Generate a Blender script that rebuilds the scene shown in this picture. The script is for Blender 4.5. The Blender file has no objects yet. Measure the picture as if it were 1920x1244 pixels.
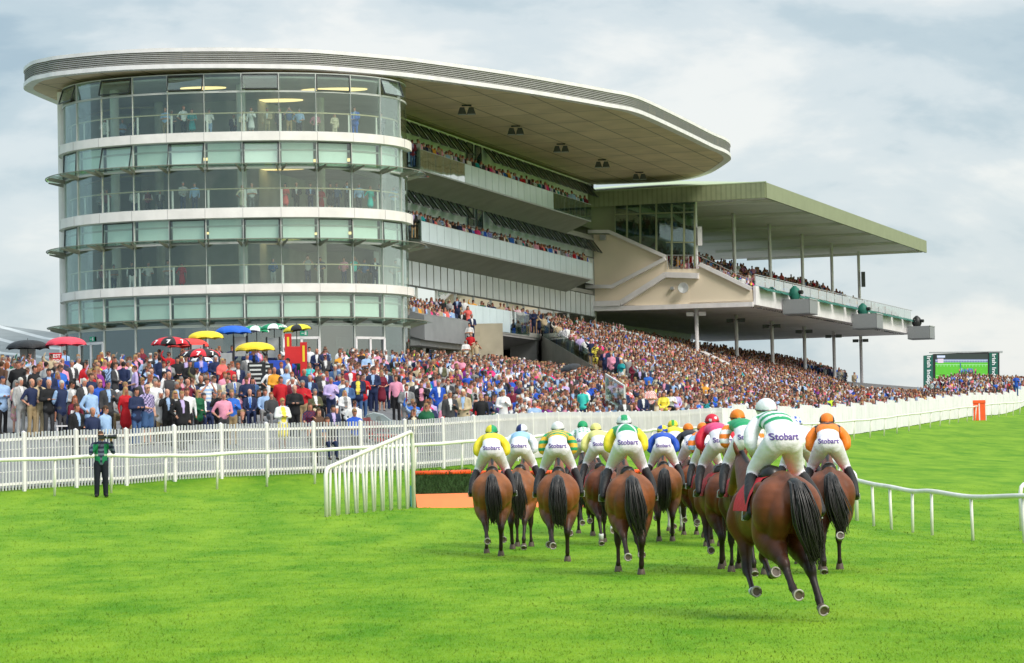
import bpy, bmesh, math, random
import numpy as np
from mathutils import Vector, Matrix, noise
from mathutils.geometry import tessellate_polygon
PI = math.pi
R = math.radians
SC = bpy.context.scene
COL = SC.collection
rnd = random.Random(7)

# ------------------------------------------------------------ camera
FPX = 5000.0
PITCH = R(2.748)
ROLL = R(1.2)
EYE = Vector((0, 0, 1.8))
fw = Vector((0, math.cos(PITCH), math.sin(PITCH)))
r0 = Vector((1, 0, 0))
u0 = Vector((0, -math.sin(PITCH), math.cos(PITCH)))
RT = r0 * math.cos(ROLL) - u0 * math.sin(ROLL)
UP = u0 * math.cos(ROLL) + r0 * math.sin(ROLL)
cd = bpy.data.cameras.new('camera')
cam = bpy.data.objects.new('camera', cd)
COL.objects.link(cam)
cd.sensor_width = 36
cd.lens = FPX / 1920 * 36
cd.clip_end = 3000
cam.matrix_world = Matrix(((RT.x, UP.x, -fw.x, EYE.x), (RT.y, UP.y, -fw.y, EYE.y), (RT.z, UP.z, -fw.z, EYE.z), (0, 0, 0, 1)))
SC.camera = cam
SC.render.resolution_x = 1024
SC.render.resolution_y = 663

# ------------------------------------------------------------ sky, sun, exposure
SUN_EL, SUN_AZ = R(40), R(140)      # azimuth: clockwise from +Y
w = bpy.data.worlds.new("World")
SC.world = w
w.use_nodes = True
nt = w.node_tree
N, L = nt.nodes, nt.links
N.clear()
out = N.new('ShaderNodeOutputWorld')
bg = N.new('ShaderNodeBackground')
sky = N.new('ShaderNodeTexSky')
sky.sky_type = 'NISHITA'
sky.sun_disc = False
sky.sun_elevation = SUN_EL
sky.sun_rotation = SUN_AZ
sky.air_density = 1.0
sky.dust_density = 2.0
bg.inputs['Strength'].default_value = 0.1
tc = N.new('ShaderNodeTexCoord')
mp = N.new('ShaderNodeMapping')
mp.inputs['Scale'].default_value = (1.0, 1.0, 2.4)
mp.inputs['Location'].default_value = (0.37, 0.0, 0.21)
L.new(tc.outputs['Generated'], mp.inputs['Vector'])
def wnoise(scale, detail, rough, dist=0.0):
    n = N.new('ShaderNodeTexNoise')
    n.inputs['Scale'].default_value = scale
    n.inputs['Detail'].default_value = detail
    n.inputs['Roughness'].default_value = rough
    n.inputs['Distortion'].default_value = dist
    L.new(mp.outputs['Vector'], n.inputs['Vector'])
    return n
def wramp(src, stops):
    r = N.new('ShaderNodeValToRGB')
    r.color_ramp.interpolation = 'EASE'
    while len(r.color_ramp.elements) < len(stops):
        r.color_ramp.elements.new(0.5)
    for e, (p, c) in zip(r.color_ramp.elements, stops):
        e.position = p
        e.color = (*c, 1)
    L.new(src, r.inputs['Fac'])
    return r
sx = N.new('ShaderNodeSeparateXYZ'); L.new(tc.outputs['Generated'], sx.inputs[0])
n1 = wnoise(7.5, 7, 0.55, 0.35)
n2 = wnoise(19.0, 6, 0.55, 0.2)
mixn = N.new('ShaderNodeMath'); mixn.operation = 'MULTIPLY_ADD'
L.new(n2.outputs['Fac'], mixn.inputs[0]); mixn.inputs[1].default_value = 0.35
L.new(n1.outputs['Fac'], mixn.inputs[2])
# cloud tones as sky radiance over 0.1 (strength)
tone = N.new('ShaderNodeMath'); tone.operation = 'MULTIPLY_ADD'; tone.use_clamp = True
L.new(sx.outputs['X'], tone.inputs[0]); tone.inputs[1].default_value = 0.46; L.new(mixn.outputs[0], tone.inputs[2])
cr = wramp(tone.outputs[0], [(0.46, (2.75, 3.6, 4.15)), (0.59, (3.75, 4.5, 4.85)), (0.71, (4.9, 5.4, 5.55)), (0.86, (6.3, 6.4, 6.2))])
mx = N.new('ShaderNodeMix'); mx.data_type = 'RGBA'
mx.inputs[0].default_value = 0.86
L.new(sky.outputs['Color'], mx.inputs[6])
L.new(cr.outputs['Color'], mx.inputs[7])
# an overcast dome is brighter overhead than near the horizon
zr = N.new('ShaderNodeMapRange'); zr.inputs['From Min'].default_value = 0.22; zr.inputs['From Max'].default_value = 1.0
zr.inputs['To Min'].default_value = 1.0; zr.inputs['To Max'].default_value = 2.3
L.new(sx.outputs['Z'], zr.inputs['Value'])
zs = N.new('ShaderNodeVectorMath'); zs.operation = 'SCALE'
L.new(mx.outputs[2], zs.inputs[0]); L.new(zr.outputs['Result'], zs.inputs['Scale'])
L.new(zs.outputs['Vector'], bg.inputs['Color'])
L.new(bg.outputs['Background'], out.inputs['Surface'])
sd = bpy.data.lights.new('sun', 'SUN')
sd.energy = 1.5
sd.angle = R(20)
sd.color = (1.0, 0.95, 0.87)
sun = bpy.data.objects.new('sun', sd)
COL.objects.link(sun)
sdir = Vector((math.sin(SUN_AZ) * math.cos(SUN_EL), math.cos(SUN_AZ) * math.cos(SUN_EL), math.sin(SUN_EL)))
sun.rotation_euler = sdir.to_track_quat('Z', 'Y').to_euler()
SC.view_settings.view_transform = 'Standard'
SC.view_settings.look = 'None'
SC.view_settings.gamma = 1
SC.view_settings.use_curve_mapping = False
SC.view_settings.exposure = 0.58
SC.cycles.max_bounces = 6
SC.cycles.transparent_max_bounces = 12

# ------------------------------------------------------------ ray helpers (a photograph point plus a depth gives a world point)
def ray(px, py):
    return fw + RT * ((px - 960) / FPX) + UP * ((622 - py) / FPX)
def at_y(px, py, Y):
    d = ray(px, py)
    return EYE + d * (Y / d.y)
def at_z(px, py, Z):
    d = ray(px, py)
    return EYE + d * ((Z - EYE.z) / d.z)
def on_plane(px, py, P, n):
    d = ray(px, py)
    return EYE + d * ((P - EYE).dot(n) / d.dot(n))

# ------------------------------------------------------------ facade frame: s runs away along the stand, t towards the track
FO = Vector((-5.5, 163, 0))
FU = Vector((0.290, 0.957, 0)).normalized()
FV = Vector((FU.y, -FU.x, 0))
def st(s, t, z=0.0):
    p = FO + FU * s + FV * t
    return Vector((p.x, p.y, z))
def to_st(x, y):
    q = Vector((x, y, 0)) - FO
    return q.dot(FU), q.dot(FV)

# ------------------------------------------------------------ terrain (thin plate spline through surveyed heights)
CTRL = [(0,15,0),(-6,24,0),(6,24,0),(0,35,0),(-6,40,.03),(8,40,-.03),(0,50,0),(-8,52,.22),(10,52,-.18),(0,60,.12),(6,60,.05),(-4.5,65,.55),(-2.3,72,.6),(5,72,.4),
 (8.8,69,.01),(10.4,60,-.25),(12,58,-.27),(20,50,-.3),(-11.2,73,1.12),(-19,66,1.0),(-7.7,79.4,1.42),(-11,75.5,1.28),(-4.5,83,1.54),(-13.9,72,1.18),(-30,60,1.0),(-1.1,87,1.66),(7.1,118,2.2),(18.6,149,2.76),(44,230,5.47),(62,288,7.3),(90,380,9.2),
 (14,85,.4),(24,110,1.0),(34,149,1.9),(64,230,4.6),(110,230,3.5),(120,380,8),(60,110,.5),(40,70,-.4),
 (-19,76,2.0),(-13,80,2.7),(-4.8,88.5,2.15),(3.2,102,1.93),(12.6,133,2.42),(31.4,190,4.0),(25,190,4.7),(-22,110,4.8),(-10,110,4.5),(0,116,3.2),(-16,147,6.5),(-27,150,6.5),(-5.5,150,6.4),(0,163,6.3),(-40,150,6.8),(-40,110,5),(-50,240,8),(20,240,8),(-30,190,7)]
for s_, t_, z_ in [(0, 17, 4.3), (20, 19, 4.3), (45, 18.5, 5.1), (80, 16, 6.4), (110, 18, 7.6), (-30, 15, 4.6), (30, 5, 5.5), (80, 4, 6.5), (130, 5, 8.0)]:
    p_ = st(s_, t_)
    CTRL.append((p_.x, p_.y, z_))
CT = np.array(CTRL)
def _tps(r2):
    return np.where(r2 > 1e-9, r2 * np.log(r2 + 1e-12) * 0.5, 0.0)
_n = len(CT)
_P = CT[:, :2] / 50.0
_K = _tps(((_P[:, None] - _P[None]) ** 2).sum(-1)) + np.eye(_n) * 0.0004
_Q = np.hstack([np.ones((_n, 1)), _P])
_A = np.zeros((_n + 3, _n + 3))
_A[:_n, :_n] = _K; _A[:_n, _n:] = _Q; _A[_n:, :_n] = _Q.T
_W = np.linalg.solve(_A, np.concatenate([CT[:, 2], np.zeros(3)]))
def zg_np(x, y):
    P = np.stack([x, y], -1) / 50.0
    r2 = ((P[..., None, :] - _P) ** 2).sum(-1)
    z = _tps(r2) @ _W[:_n] + _W[_n] + P @ _W[_n + 1:]
    return np.clip(z, -1.5, 10.5)
def zg(x, y):
    return float(zg_np(np.array([x]), np.array([y]))[0])
FENCE = [(-24, 60.5), (-19, 66), (-13.9, 72), (-7.7, 79.4), (-1.1, 87), (3.2, 102), (7.1, 118), (12.6, 133), (18.6, 149), (31.4, 190), (44, 230), (62, 288), (78, 340)]
TER0, TERZ, TERK = 1.2, 10.0, 0.33
def ter_start(t):
    return 22 - 2.15 * (t - TER0)
def zsurf(x, y):
    """walking surface: ground, or the stepped terrace where it rises above it"""
    z = zg(x, y)
    s, t = to_st(x, y)
    if TER0 < t < 20 and ter_start(t) < s < 128:
        z = max(z, TERZ - (t - TER0) * TERK)
    return z
def head_point(px, py, h):
    d = ray(px, py)
    Y = 60.0
    for i in range(900):
        p = EYE + d * (Y / d.y)
        if p.z - h - zsurf(p.x, p.y) < 0 and Y > 70:
            break
        Y += 0.2
        if p.z - h < zsurf(p.x, p.y):
            break
    return p
def foot_from_head(px, py, h, y0=74.0, y1=None):
    if y1 is None: y1 = 158.0 if px < 1100 else 280.0
    """first place behind y0 where a person of height h has the top of the head at px, py"""
    d = ray(px, py)
    prev = None
    best = None
    Y = yb = y0
    while Y < y1:
        p = EYE + d * (Y / d.y)
        g = p.z - h - zsurf(p.x, p.y)
        if prev is not None and (g > 0) != (prev > 0):
            return p.x, p.y, zsurf(p.x, p.y)
        if p.x > float(np.interp(Y, [q_[1] for q_ in FENCE], [q_[0] for q_ in FENCE])) - .6:
            Y += 0.25; yb = Y; continue
        if best is None or abs(g) < best[0]: best = (abs(g), p.x, p.y)
        prev = g
        if px > 1330 and Y > yb + 14: break
        Y += 0.25
    return best[1], best[2], zsurf(best[1], best[2])

# ------------------------------------------------------------ materials
def newmat(name):
    m = bpy.data.materials.new(name)
    m.use_nodes = True
    n = m.node_tree.nodes
    n.clear()
    o = n.new('ShaderNodeOutputMaterial')
    b = n.new('ShaderNodeBsdfPrincipled')
    m.node_tree.links.new(b.outputs[0], o.inputs[0])
    return m, m.node_tree, b
def mat(name, color, rough=0.6, var=0.12, scale=3.0, metal=0.0, bump=0.0, bscale=40.0, attr=False, emit=0.0, spec=0.5):
    m, t, b = newmat(name)
    n, l = t.nodes, t.links
    b.inputs['Roughness'].default_value = rough
    b.inputs['Metallic'].default_value = metal
    b.inputs['Specular IOR Level'].default_value = spec
    tc = n.new('ShaderNodeTexCoord')
    nz = n.new('ShaderNodeTexNoise'); nz.inputs['Scale'].default_value = scale; nz.inputs['Detail'].default_value = 5
    l.new(tc.outputs['Object'], nz.inputs['Vector'])
    mr = n.new('ShaderNodeMapRange')
    mr.inputs['From Min'].default_value = 0.3; mr.inputs['From Max'].default_value = 0.7
    mr.inputs['To Min'].default_value = 1 - var; mr.inputs['To Max'].default_value = 1 + var
    l.new(nz.outputs['Fac'], mr.inputs['Value'])
    mu = n.new('ShaderNodeVectorMath'); mu.operation = 'SCALE'
    if attr:
        a = n.new('ShaderNodeAttribute'); a.attribute_name = 'Col'
        l.new(a.outputs['Color'], mu.inputs[0])
    else:
        mu.inputs[0].default_value = color
    l.new(mr.outputs['Result'], mu.inputs['Scale'])
    l.new(mu.outputs['Vector'], b.inputs['Base Color'])
    if bump:
        nb = n.new('ShaderNodeTexNoise'); nb.inputs['Scale'].default_value = bscale; nb.inputs['Detail'].default_value = 4
        l.new(tc.outputs['Object'], nb.inputs['Vector'])
        bp = n.new('ShaderNodeBump'); bp.inputs['Strength'].default_value = bump; bp.inputs['Distance'].default_value = 0.02
        l.new(nb.outputs['Fac'], bp.inputs['Height'])
        l.new(bp.outputs['Normal'], b.inputs['Normal'])
    if emit:
        l.new(mu.outputs['Vector'], b.inputs['Emission Color'])
        b.inputs['Emission Strength'].default_value = emit
    return m
def glassmat(name, tint, refl, rough=0.03):
    m = bpy.data.materials.new(name)
    m.use_nodes = True
    n, l = m.node_tree.nodes, m.node_tree.links
    n.clear()
    o = n.new('ShaderNodeOutputMaterial')
    tr = n.new('ShaderNodeBsdfTransparent'); tr.inputs[0].default_value = (*tint, 1)
    gl = n.new('ShaderNodeBsdfGlossy'); gl.inputs['Roughness'].default_value = rough
    gl.inputs['Color'].default_value = (0.92, 0.97, 0.95, 1)
    tc = n.new('ShaderNodeTexCoord')
    nz = n.new('ShaderNodeTexNoise'); nz.inputs['Scale'].default_value = 0.6; nz.inputs['Detail'].default_value = 1
    l.new(tc.outputs['Object'], nz.inputs['Vector'])
    bp = n.new('ShaderNodeBump'); bp.inputs['Strength'].default_value = 0.05; bp.inputs['Distance'].default_value = 0.2
    l.new(nz.outputs['Fac'], bp.inputs['Height']); l.new(bp.outputs['Normal'], gl.inputs['Normal'])
    fr = n.new('ShaderNodeLayerWeight'); fr.inputs['Blend'].default_value = 0.25
    ad = n.new('ShaderNodeMath'); ad.operation = 'MULTIPLY_ADD'; ad.use_clamp = True
    l.new(fr.outputs['Fresnel'], ad.inputs[0]); ad.inputs[1].default_value = 0.5; ad.inputs[2].default_value = refl
    mx = n.new('ShaderNodeMixShader')
    l.new(ad.outputs[0], mx.inputs[0]); l.new(tr.outputs[0], mx.inputs[1]); l.new(gl.outputs[0], mx.inputs[2])
    l.new(mx.outputs[0], o.inputs[0])
    return m
M = dict(
    white=mat('white_paint', (.80, .76, .77), .45, .09, 1.5, bump=.1),
    white2=mat('weathered_white_paint', (.66, .67, .64), .6, .14, 1.3, bump=.15),
    wood_white=mat('white_boards', (.82, .79, .83), .6, .09, .9, bump=.2),
    rail=mat('cream_plastic', (.80, .77, .70), .4, .1, 2.5, bump=.15),
    cream=mat('cream_render', (.84, .72, .56), .85, .05, .35, bump=.1),
    stone=mat('pale_cladding', (.84, .79, .75), .6, .09, 1.1),
    grey=mat('grey_metal', (.30, .31, .31), .45, .1, 2),
    dgrey=mat('dark_grey_metal', (.08, .085, .085), .5, .12, 2),
    black=mat('black_metal', (.02, .021, .022), .45, .15, 2),
    steel=mat('galvanised_steel', (.45, .46, .46), .4, .1, 4, metal=.3),
    mesh_grey=mat('perforated_grey_sheet', (.25, .26, .27), .6, .2, 30),
    concrete=mat('concrete', (.36, .35, .32), .85, .12, .8, bump=.2),
    step=mat('terrace_concrete', (.42, .38, .29), .9, .15, .8, bump=.2),
    asphalt=mat('asphalt', (.17, .17, .175), .9, .15, .7, bump=.3),
    louvre=mat('grey_louvre', (.36, .35, .34), .5, .08, 2),
    green_roof=mat('olive_green_cladding', (.25, .275, .16), .55, .06, 1),
    green_roof_top=mat('pale_green_roof_sheet', (.42, .50, .30), .5, .06, 1),
    soffit2=mat('light_grey_soffit', (.74, .70, .69), .8, .08, .5),
    room=mat('room_wall', (.80, .82, .76), .8, .1, .4),
    roomdark=mat('dark_room_wall', (.42, .42, .39), .8, .2, .6),
    ceil=mat('room_ceiling', (.5, .5, .46), .8, .1, .6),
    roomfloor=mat('carpet', (.2, .21, .19), .9, .2, 1),
    blind=mat('roller_blind', (.74, .82, .76), .8, .05, 1),
    wood=mat('oak_handrail', (.52, .43, .26), .5, .1, 5),
    lamp=mat('warm_ceiling_light', (.9, .68, .3), .5, .02, 1, emit=1.1),
    bracket=mat('bronze_bracket', (.24, .23, .18), .5, .1, 3),
    red=mat('red_plastic', (.62, .02, .02), .4, .08, 3),
    blue=mat('blue_sheet', (.02, .07, .45), .5, .1, 3, bump=.3, bscale=8),
    dgreen=mat('dark_green_canvas', (.01, .14, .10), .6, .12, 3, bump=.3, bscale=8),
    yellow=mat('yellow_fabric', (.85, .62, .03), .6, .06, 3),
    orange=mat('orange_plastic', (.95, .19, .03), .45, .06, 2),
    tape=mat('red_orange_padding', (.92, .10, .015), .5, .08, 4),
    brush=mat('birch_brush', (.03, .07, .016), .9, .35, 20, bump=1.0, bscale=60),
    screen_green=mat('deep_green_banner', (.005, .12, .08), .5, .05, 1),
    lwhite=mat('white_lettering', (.85, .85, .85), .6, .02, 1),
    lblack=mat('black_lettering', (.02, .02, .02), .6, .02, 1),
    lpurple=mat('purple_lettering', (.12, .05, .30), .6, .03, 1),
    person=mat('cloth_and_skin', (1, 1, 1), .75, .09, 9, attr=True, bump=.25, bscale=26, spec=.3),
    horse=mat('horse_coat', (1, 1, 1), .46, .22, 6, attr=True, bump=.35, bscale=8, spec=.32),
    silk=mat('riding_silks', (1, 1, 1), .5, .06, 9, attr=True, bump=1.0, bscale=8, spec=.35),
    hair=mat('tail_hair', (.012, .009, .008), .38, .3, 30, spec=.6),
    paint=mat('coloured_panels', (1, 1, 1), .5, .04, 4, attr=True),
    hoof=mat('hoof', (.10, .07, .05), .5, .2, 9),
    shoe=mat('horseshoe', (.40, .37, .32), .5, .2, 9, metal=.3),
    sole=mat('hoof_sole', (.16, .10, .06), .7, .3, 30),
    cloth_red=mat('red_saddle_cloth', (.55, .01, .02), .7, .1, 9, bump=.4, bscale=20),
    leather=mat('black_leather', (.015, .013, .012), .35, .2, 9),
    clear=glassmat('balustrade_glass', (.62, .75, .71), .16),
    frost=mat('frosted_glass', (.60, .72, .77), .25, .08, .5, spec=.8),
    glass=glassmat('tower_glass', (.92, .98, .95), .07),
    glass2=glassmat('stand_glass', (.35, .42, .40), .62),
    glassg=glassmat('ground_floor_glass', (.42, .52, .52), .22),
    canopy=glassmat('canopy_glass', (.82, .90, .84), .12),
)
def striped(name, c1, c2, axis, period, duty, rough=.6, bump=.0):
    m, t, b = newmat(name)
    n, l = t.nodes, t.links
    b.inputs['Roughness'].default_value = rough
    tc = n.new('ShaderNodeTexCoord')
    dp = n.new('ShaderNodeVectorMath'); dp.operation = 'DOT_PRODUCT'
    l.new(tc.outputs['Object'], dp.inputs[0]); dp.inputs[1].default_value = axis
    md = n.new('ShaderNodeMath'); md.operation = 'PINGPONG'; md.inputs[1].default_value = period / 2
    l.new(dp.outputs['Value'], md.inputs[0])
    gt = n.new('ShaderNodeMath'); gt.operation = 'GREATER_THAN'; gt.inputs[1].default_value = period / 2 * (1 - duty)
    l.new(md.outputs[0], gt.inputs[0])
    mx = n.new('ShaderNodeMix'); mx.data_type = 'RGBA'
    mx.inputs[6].default_value = (*c1, 1); mx.inputs[7].default_value = (*c2, 1)
    l.new(gt.outputs[0], mx.inputs[0])
    nz = n.new('ShaderNodeTexNoise'); nz.inputs['Scale'].default_value = .8; nz.inputs['Detail'].default_value = 6
    l.new(tc.outputs['Object'], nz.inputs['Vector'])
    mr = n.new('ShaderNodeMapRange'); mr.inputs['From Min'].default_value = .3; mr.inputs['From Max'].default_value = .7
    mr.inputs['To Min'].default_value = .85; mr.inputs['To Max'].default_value = 1.15
    l.new(nz.outputs['Fac'], mr.inputs['Value'])
    sc_ = n.new('ShaderNodeVectorMath'); sc_.operation = 'SCALE'
    l.new(mx.outputs[2], sc_.inputs[0]); l.new(mr.outputs[0], sc_.inputs['Scale'])
    l.new(sc_.outputs['Vector'], b.inputs['Base Color'])
    if bump:
        bp = n.new('ShaderNodeBump'); bp.inputs['Strength'].default_value = bump; bp.inputs['Distance'].default_value = .05
        l.new(md.outputs[0], bp.inputs['Height']); l.new(bp.outputs[0], b.inputs['Normal'])
    return m
M['shed_roof'] = striped('shed_roof_sheet', (.27, .29, .29), (.6, .62, .62), (.75, .66, 0), 3.2, .22)
M['ribbed_green'] = striped('ribbed_olive_cladding', (.26, .29, .165), (.21, .235, .13), (.93, .36, 0), .3, .35, bump=.4)
def soffit():
    m, t, b = newmat('panelled_timber_soffit')
    n, l = t.nodes, t.links
    b.inputs['Roughness'].default_value = .75
    tc = n.new('ShaderNodeTexCoord')
    mp = n.new('ShaderNodeMapping'); mp.inputs['Rotation'].default_value = (0, 0, math.atan2(FU.x, FU.y) + PI / 2)
    l.new(tc.outputs['Object'], mp.inputs['Vector'])
    br = n.new('ShaderNodeTexBrick')
    br.offset = 0.0
    br.inputs['Color1'].default_value = (.74, .58, .42, 1); br.inputs['Color2'].default_value = (.66, .52, .37, 1)
    br.inputs['Mortar'].default_value = (.34, .26, .19, 1)
    br.inputs['Scale'].default_value = 1.0; br.inputs['Mortar Size'].default_value = .06
    br.inputs['Brick Width'].default_value = 5.0; br.inputs['Row Height'].default_value = 2.4
    l.new(mp.outputs['Vector'], br.inputs['Vector'])
    wv = n.new('ShaderNodeTexWave'); wv.inputs['Scale'].default_value = 2.2; wv.inputs['Distortion'].default_value = .4; wv.bands_direction = 'Y'
    l.new(mp.outputs['Vector'], wv.inputs['Vector'])
    nz = n.new('ShaderNodeTexNoise'); nz.inputs['Scale'].default_value = .35; nz.inputs['Detail'].default_value = 6
    l.new(mp.outputs['Vector'], nz.inputs['Vector'])
    a = n.new('ShaderNodeMath'); a.operation = 'MULTIPLY_ADD'; l.new(wv.outputs['Fac'], a.inputs[0]); a.inputs[1].default_value = .12; a.inputs[2].default_value = .62
    b2 = n.new('ShaderNodeMath'); b2.operation = 'MULTIPLY_ADD'; l.new(nz.outputs['Fac'], b2.inputs[0]); b2.inputs[1].default_value = .7; l.new(a.outputs[0], b2.inputs[2])
    s_ = n.new('ShaderNodeVectorMath'); s_.operation = 'SCALE'; l.new(br.outputs['Color'], s_.inputs[0]); l.new(b2.outputs[0], s_.inputs['Scale'])
    l.new(s_.outputs[0], b.inputs['Base Color'])
    return m
M['soffit'] = soffit()
def turfmat():
    m, t, b = newmat('mown_turf')
    n, l = t.nodes, t.links
    b.inputs['Roughness'].default_value = .85
    b.inputs['Specular IOR Level'].default_value = .15
    tc = n.new('ShaderNodeTexCoord')
    def nz(scale, detail=5, vec=None, rough=.6):
        x = n.new('ShaderNodeTexNoise'); x.inputs['Scale'].default_value = scale; x.inputs['Detail'].default_value = detail
        x.inputs['Roughness'].default_value = rough
        l.new(vec or tc.outputs['Object'], x.inputs['Vector'])
        return x
    mpn = n.new('ShaderNodeMapping'); mpn.inputs['Scale'].default_value = (1.5, .55, 1.0); mpn.inputs['Rotation'].default_value = (0, 0, -.35)
    l.new(tc.outputs['Object'], mpn.inputs['Vector'])
    a = nz(.42, 7, vec=mpn.outputs['Vector'], rough=.7); c = nz(1.0, 6, rough=.7); d = nz(7, 6, rough=.75)
    ad = n.new('ShaderNodeMath'); ad.operation = 'MULTIPLY_ADD'; l.new(a.outputs['Fac'], ad.inputs[0]); ad.inputs[1].default_value = .80; ad.inputs[2].default_value = 0.0
    ad2 = n.new('ShaderNodeMath'); ad2.operation = 'MULTIPLY_ADD'; l.new(c.outputs['Fac'], ad2.inputs[0]); ad2.inputs[1].default_value = .30; l.new(ad.outputs[0], ad2.inputs[2])
    ad3 = n.new('ShaderNodeMath'); ad3.operation = 'MULTIPLY_ADD'; l.new(d.outputs['Fac'], ad3.inputs[0]); ad3.inputs[1].default_value = .22; l.new(ad2.outputs[0], ad3.inputs[2])
    r = n.new('ShaderNodeValToRGB')
    for e, (p, cc) in zip(r.color_ramp.elements, [(.54, GRASS_D), (.78, GRASS_L)]):
        e.position = p; e.color = (*cc, 1)
    l.new(ad3.outputs[0], r.inputs['Fac'])
    l.new(r.outputs['Color'], b.inputs['Base Color'])
    bp = n.new('ShaderNodeBump'); bp.inputs['Strength'].default_value = .22; bp.inputs['Distance'].default_value = .05
    upn = n.new('ShaderNodeCombineXYZ'); upn.inputs[2].default_value = 1.0
    l.new(upn.outputs[0], bp.inputs['Normal'])
    l.new(d.outputs['Fac'], bp.inputs['Height']); l.new(bp.outputs[0], b.inputs['Normal'])
    return m
GRASS_D, GRASS_L = (.080, .232, .003), (.210, .362, .016)
M['turf'] = turfmat()

# ------------------------------------------------------------ mesh building
def link(name, me, parent=None, loc=(0, 0, 0)):
    o = bpy.data.objects.new(name, me)
    COL.objects.link(o)
    if parent is not None:
        o.parent = parent
    o.location = loc
    return o
def tag(o, label=None, cat=None, group=None, kind=None):
    if label: o['label'] = label
    if cat: o['category'] = cat
    if group: o['group'] = group
    if kind: o['kind'] = kind
    return o
def empty(name, loc, label, cat, group=None, rz=0.0):
    o = bpy.data.objects.new(name, None)
    COL.objects.link(o)
    o.empty_display_size = 0.3
    o.location = loc
    o.rotation_euler = (0, 0, rz)
    return tag(o, label, cat, group)
def wpos(o):
    v = Vector((0, 0, 0))
    while o is not None:
        v += Vector(o.location)
        o = o.parent
    return v
class MB:
    """collects shapes in world coordinates; build() links them as one mesh object"""
    def __init__(s):
        s.v, s.f, s.c, s.cur = [], [], [], (1, 1, 1)
    def add(s, vs, fs):
        k = len(s.v)
        s.v += [tuple(p) for p in vs]
        s.f += [tuple(i + k for i in f) for f in fs]
        s.c += [s.cur] * len(fs)
        return s
    def box8(s, p):
        return s.add(p, [(0, 3, 2, 1), (4, 5, 6, 7), (0, 1, 5, 4), (1, 2, 6, 5), (2, 3, 7, 6), (3, 0, 4, 7)])
    def box(s, c, size, ux=Vector((1, 0, 0)), uy=None):
        c = Vector(c); ux = Vector(ux).normalized()
        uy = Vector((-ux.y, ux.x, 0)) if uy is None else uy
        uz = ux.cross(uy)
        a, b, d = ux * size[0] / 2, uy * size[1] / 2, uz * size[2] / 2
        return s.box8([c - a - b - d, c + a - b - d, c + a + b - d, c - a + b - d, c - a - b + d, c + a - b + d, c + a + b + d, c - a + b + d])
    def bar(s, p, q, wd, dp, up=Vector((0, 0, 1))):
        p, q = Vector(p), Vector(q)
        t = (q - p).normalized()
        x = t.cross(up)
        if x.length < 1e-4: x = Vector((1, 0, 0))
        x.normalize()
        y = x.cross(t)
        a, b = x * wd / 2, y * dp / 2
        return s.box8([p - a - b, p + a - b, p + a + b, p - a + b, q - a - b, q + a - b, q + a + b, q - a + b])
    def tube(s, pts, rad, n=8, cap=True):
        pts = [Vector(p) for p in pts]
        rads = rad if isinstance(rad, (list, tuple)) else [rad] * len(pts)
        k = len(s.v)
        ref = None
        vs = []
        for i, p in enumerate(pts):
            t = (pts[min(i + 1, len(pts) - 1)] - pts[max(i - 1, 0)]).normalized()
            if ref is None:
                ref = Vector((0, 0, 1)) if abs(t.z) < .9 else Vector((1, 0, 0))
            x = t.cross(ref).normalized()
            y = x.cross(t)
            ref = y if y.length > .5 else ref
            for j in range(n):
                a = 2 * PI * j / n
                vs.append(p + (x * math.cos(a) + y * math.sin(a)) * rads[i])
        fs = []
        for i in range(len(pts) - 1):
            for j in range(n):
                fs.append((i * n + j, i * n + (j + 1) % n, (i + 1) * n + (j + 1) % n, (i + 1) * n + j))
        if cap:
            fs.append(tuple(range(n - 1, -1, -1)))
            fs.append(tuple((len(pts) - 1) * n + j for j in range(n)))
        return s.add(vs, fs)
    def lathe(s, c, prof, n=24, tilt=None):
        c = Vector(c)
        vs = []
        for (r, z) in prof:
            for j in range(n):
                v = Vector((math.cos(2 * PI * j / n) * r, math.sin(2 * PI * j / n) * r, z))
                if tilt is not None: v = tilt @ v
                vs.append(c + v)
        fs = [(i * n + j, i * n + (j + 1) % n, (i + 1) * n + (j + 1) % n, (i + 1) * n + j) for i in range(len(prof) - 1) for j in range(n)]
        return s.add(vs, fs)
    def quad(s, a, b, c, d):
        return s.add([a, b, c, d], [(0, 1, 2, 3)])
    def poly_prism(s, pts, z0, z1, top=True, bottom=True, sides=True):
        n = len(pts)
        tris = tessellate_polygon([[Vector((p[0], p[1], 0)) for p in pts]])
        vs = [(p[0], p[1], z0) for p in pts] + [(p[0], p[1], z1) for p in pts]
        fs = []
        if bottom: fs += [tuple(t) for t in tris]
        if top: fs += [tuple(i + n for i in t[::-1]) for t in tris]
        if sides: fs += [(i, (i + 1) % n, n + (i + 1) % n, n + i) for i in range(n)]
        return s.add(vs, fs)
    def ring(s, inner, outer, z0, z1):
        """closed or open strip wall with thickness: two polylines of equal length"""
        n = len(inner)
        vs = [(p[0], p[1], z0) for p in inner] + [(p[0], p[1], z0) for p in outer] + [(p[0], p[1], z1) for p in outer] + [(p[0], p[1], z1) for p in inner]
        fs = []
        for i in range(n - 1):
            j = i + 1
            fs += [(i, j, n + j, n + i), (n + i, n + j, 2 * n + j, 2 * n + i), (2 * n + i, 2 * n + j, 3 * n + j, 3 * n + i), (3 * n + i, 3 * n + j, j, i)]
        fs += [(0, n, 2 * n, 3 * n), (n - 1, 4 * n - 1, 3 * n - 1, 2 * n - 1)]
        return s.add(vs, fs)
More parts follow.
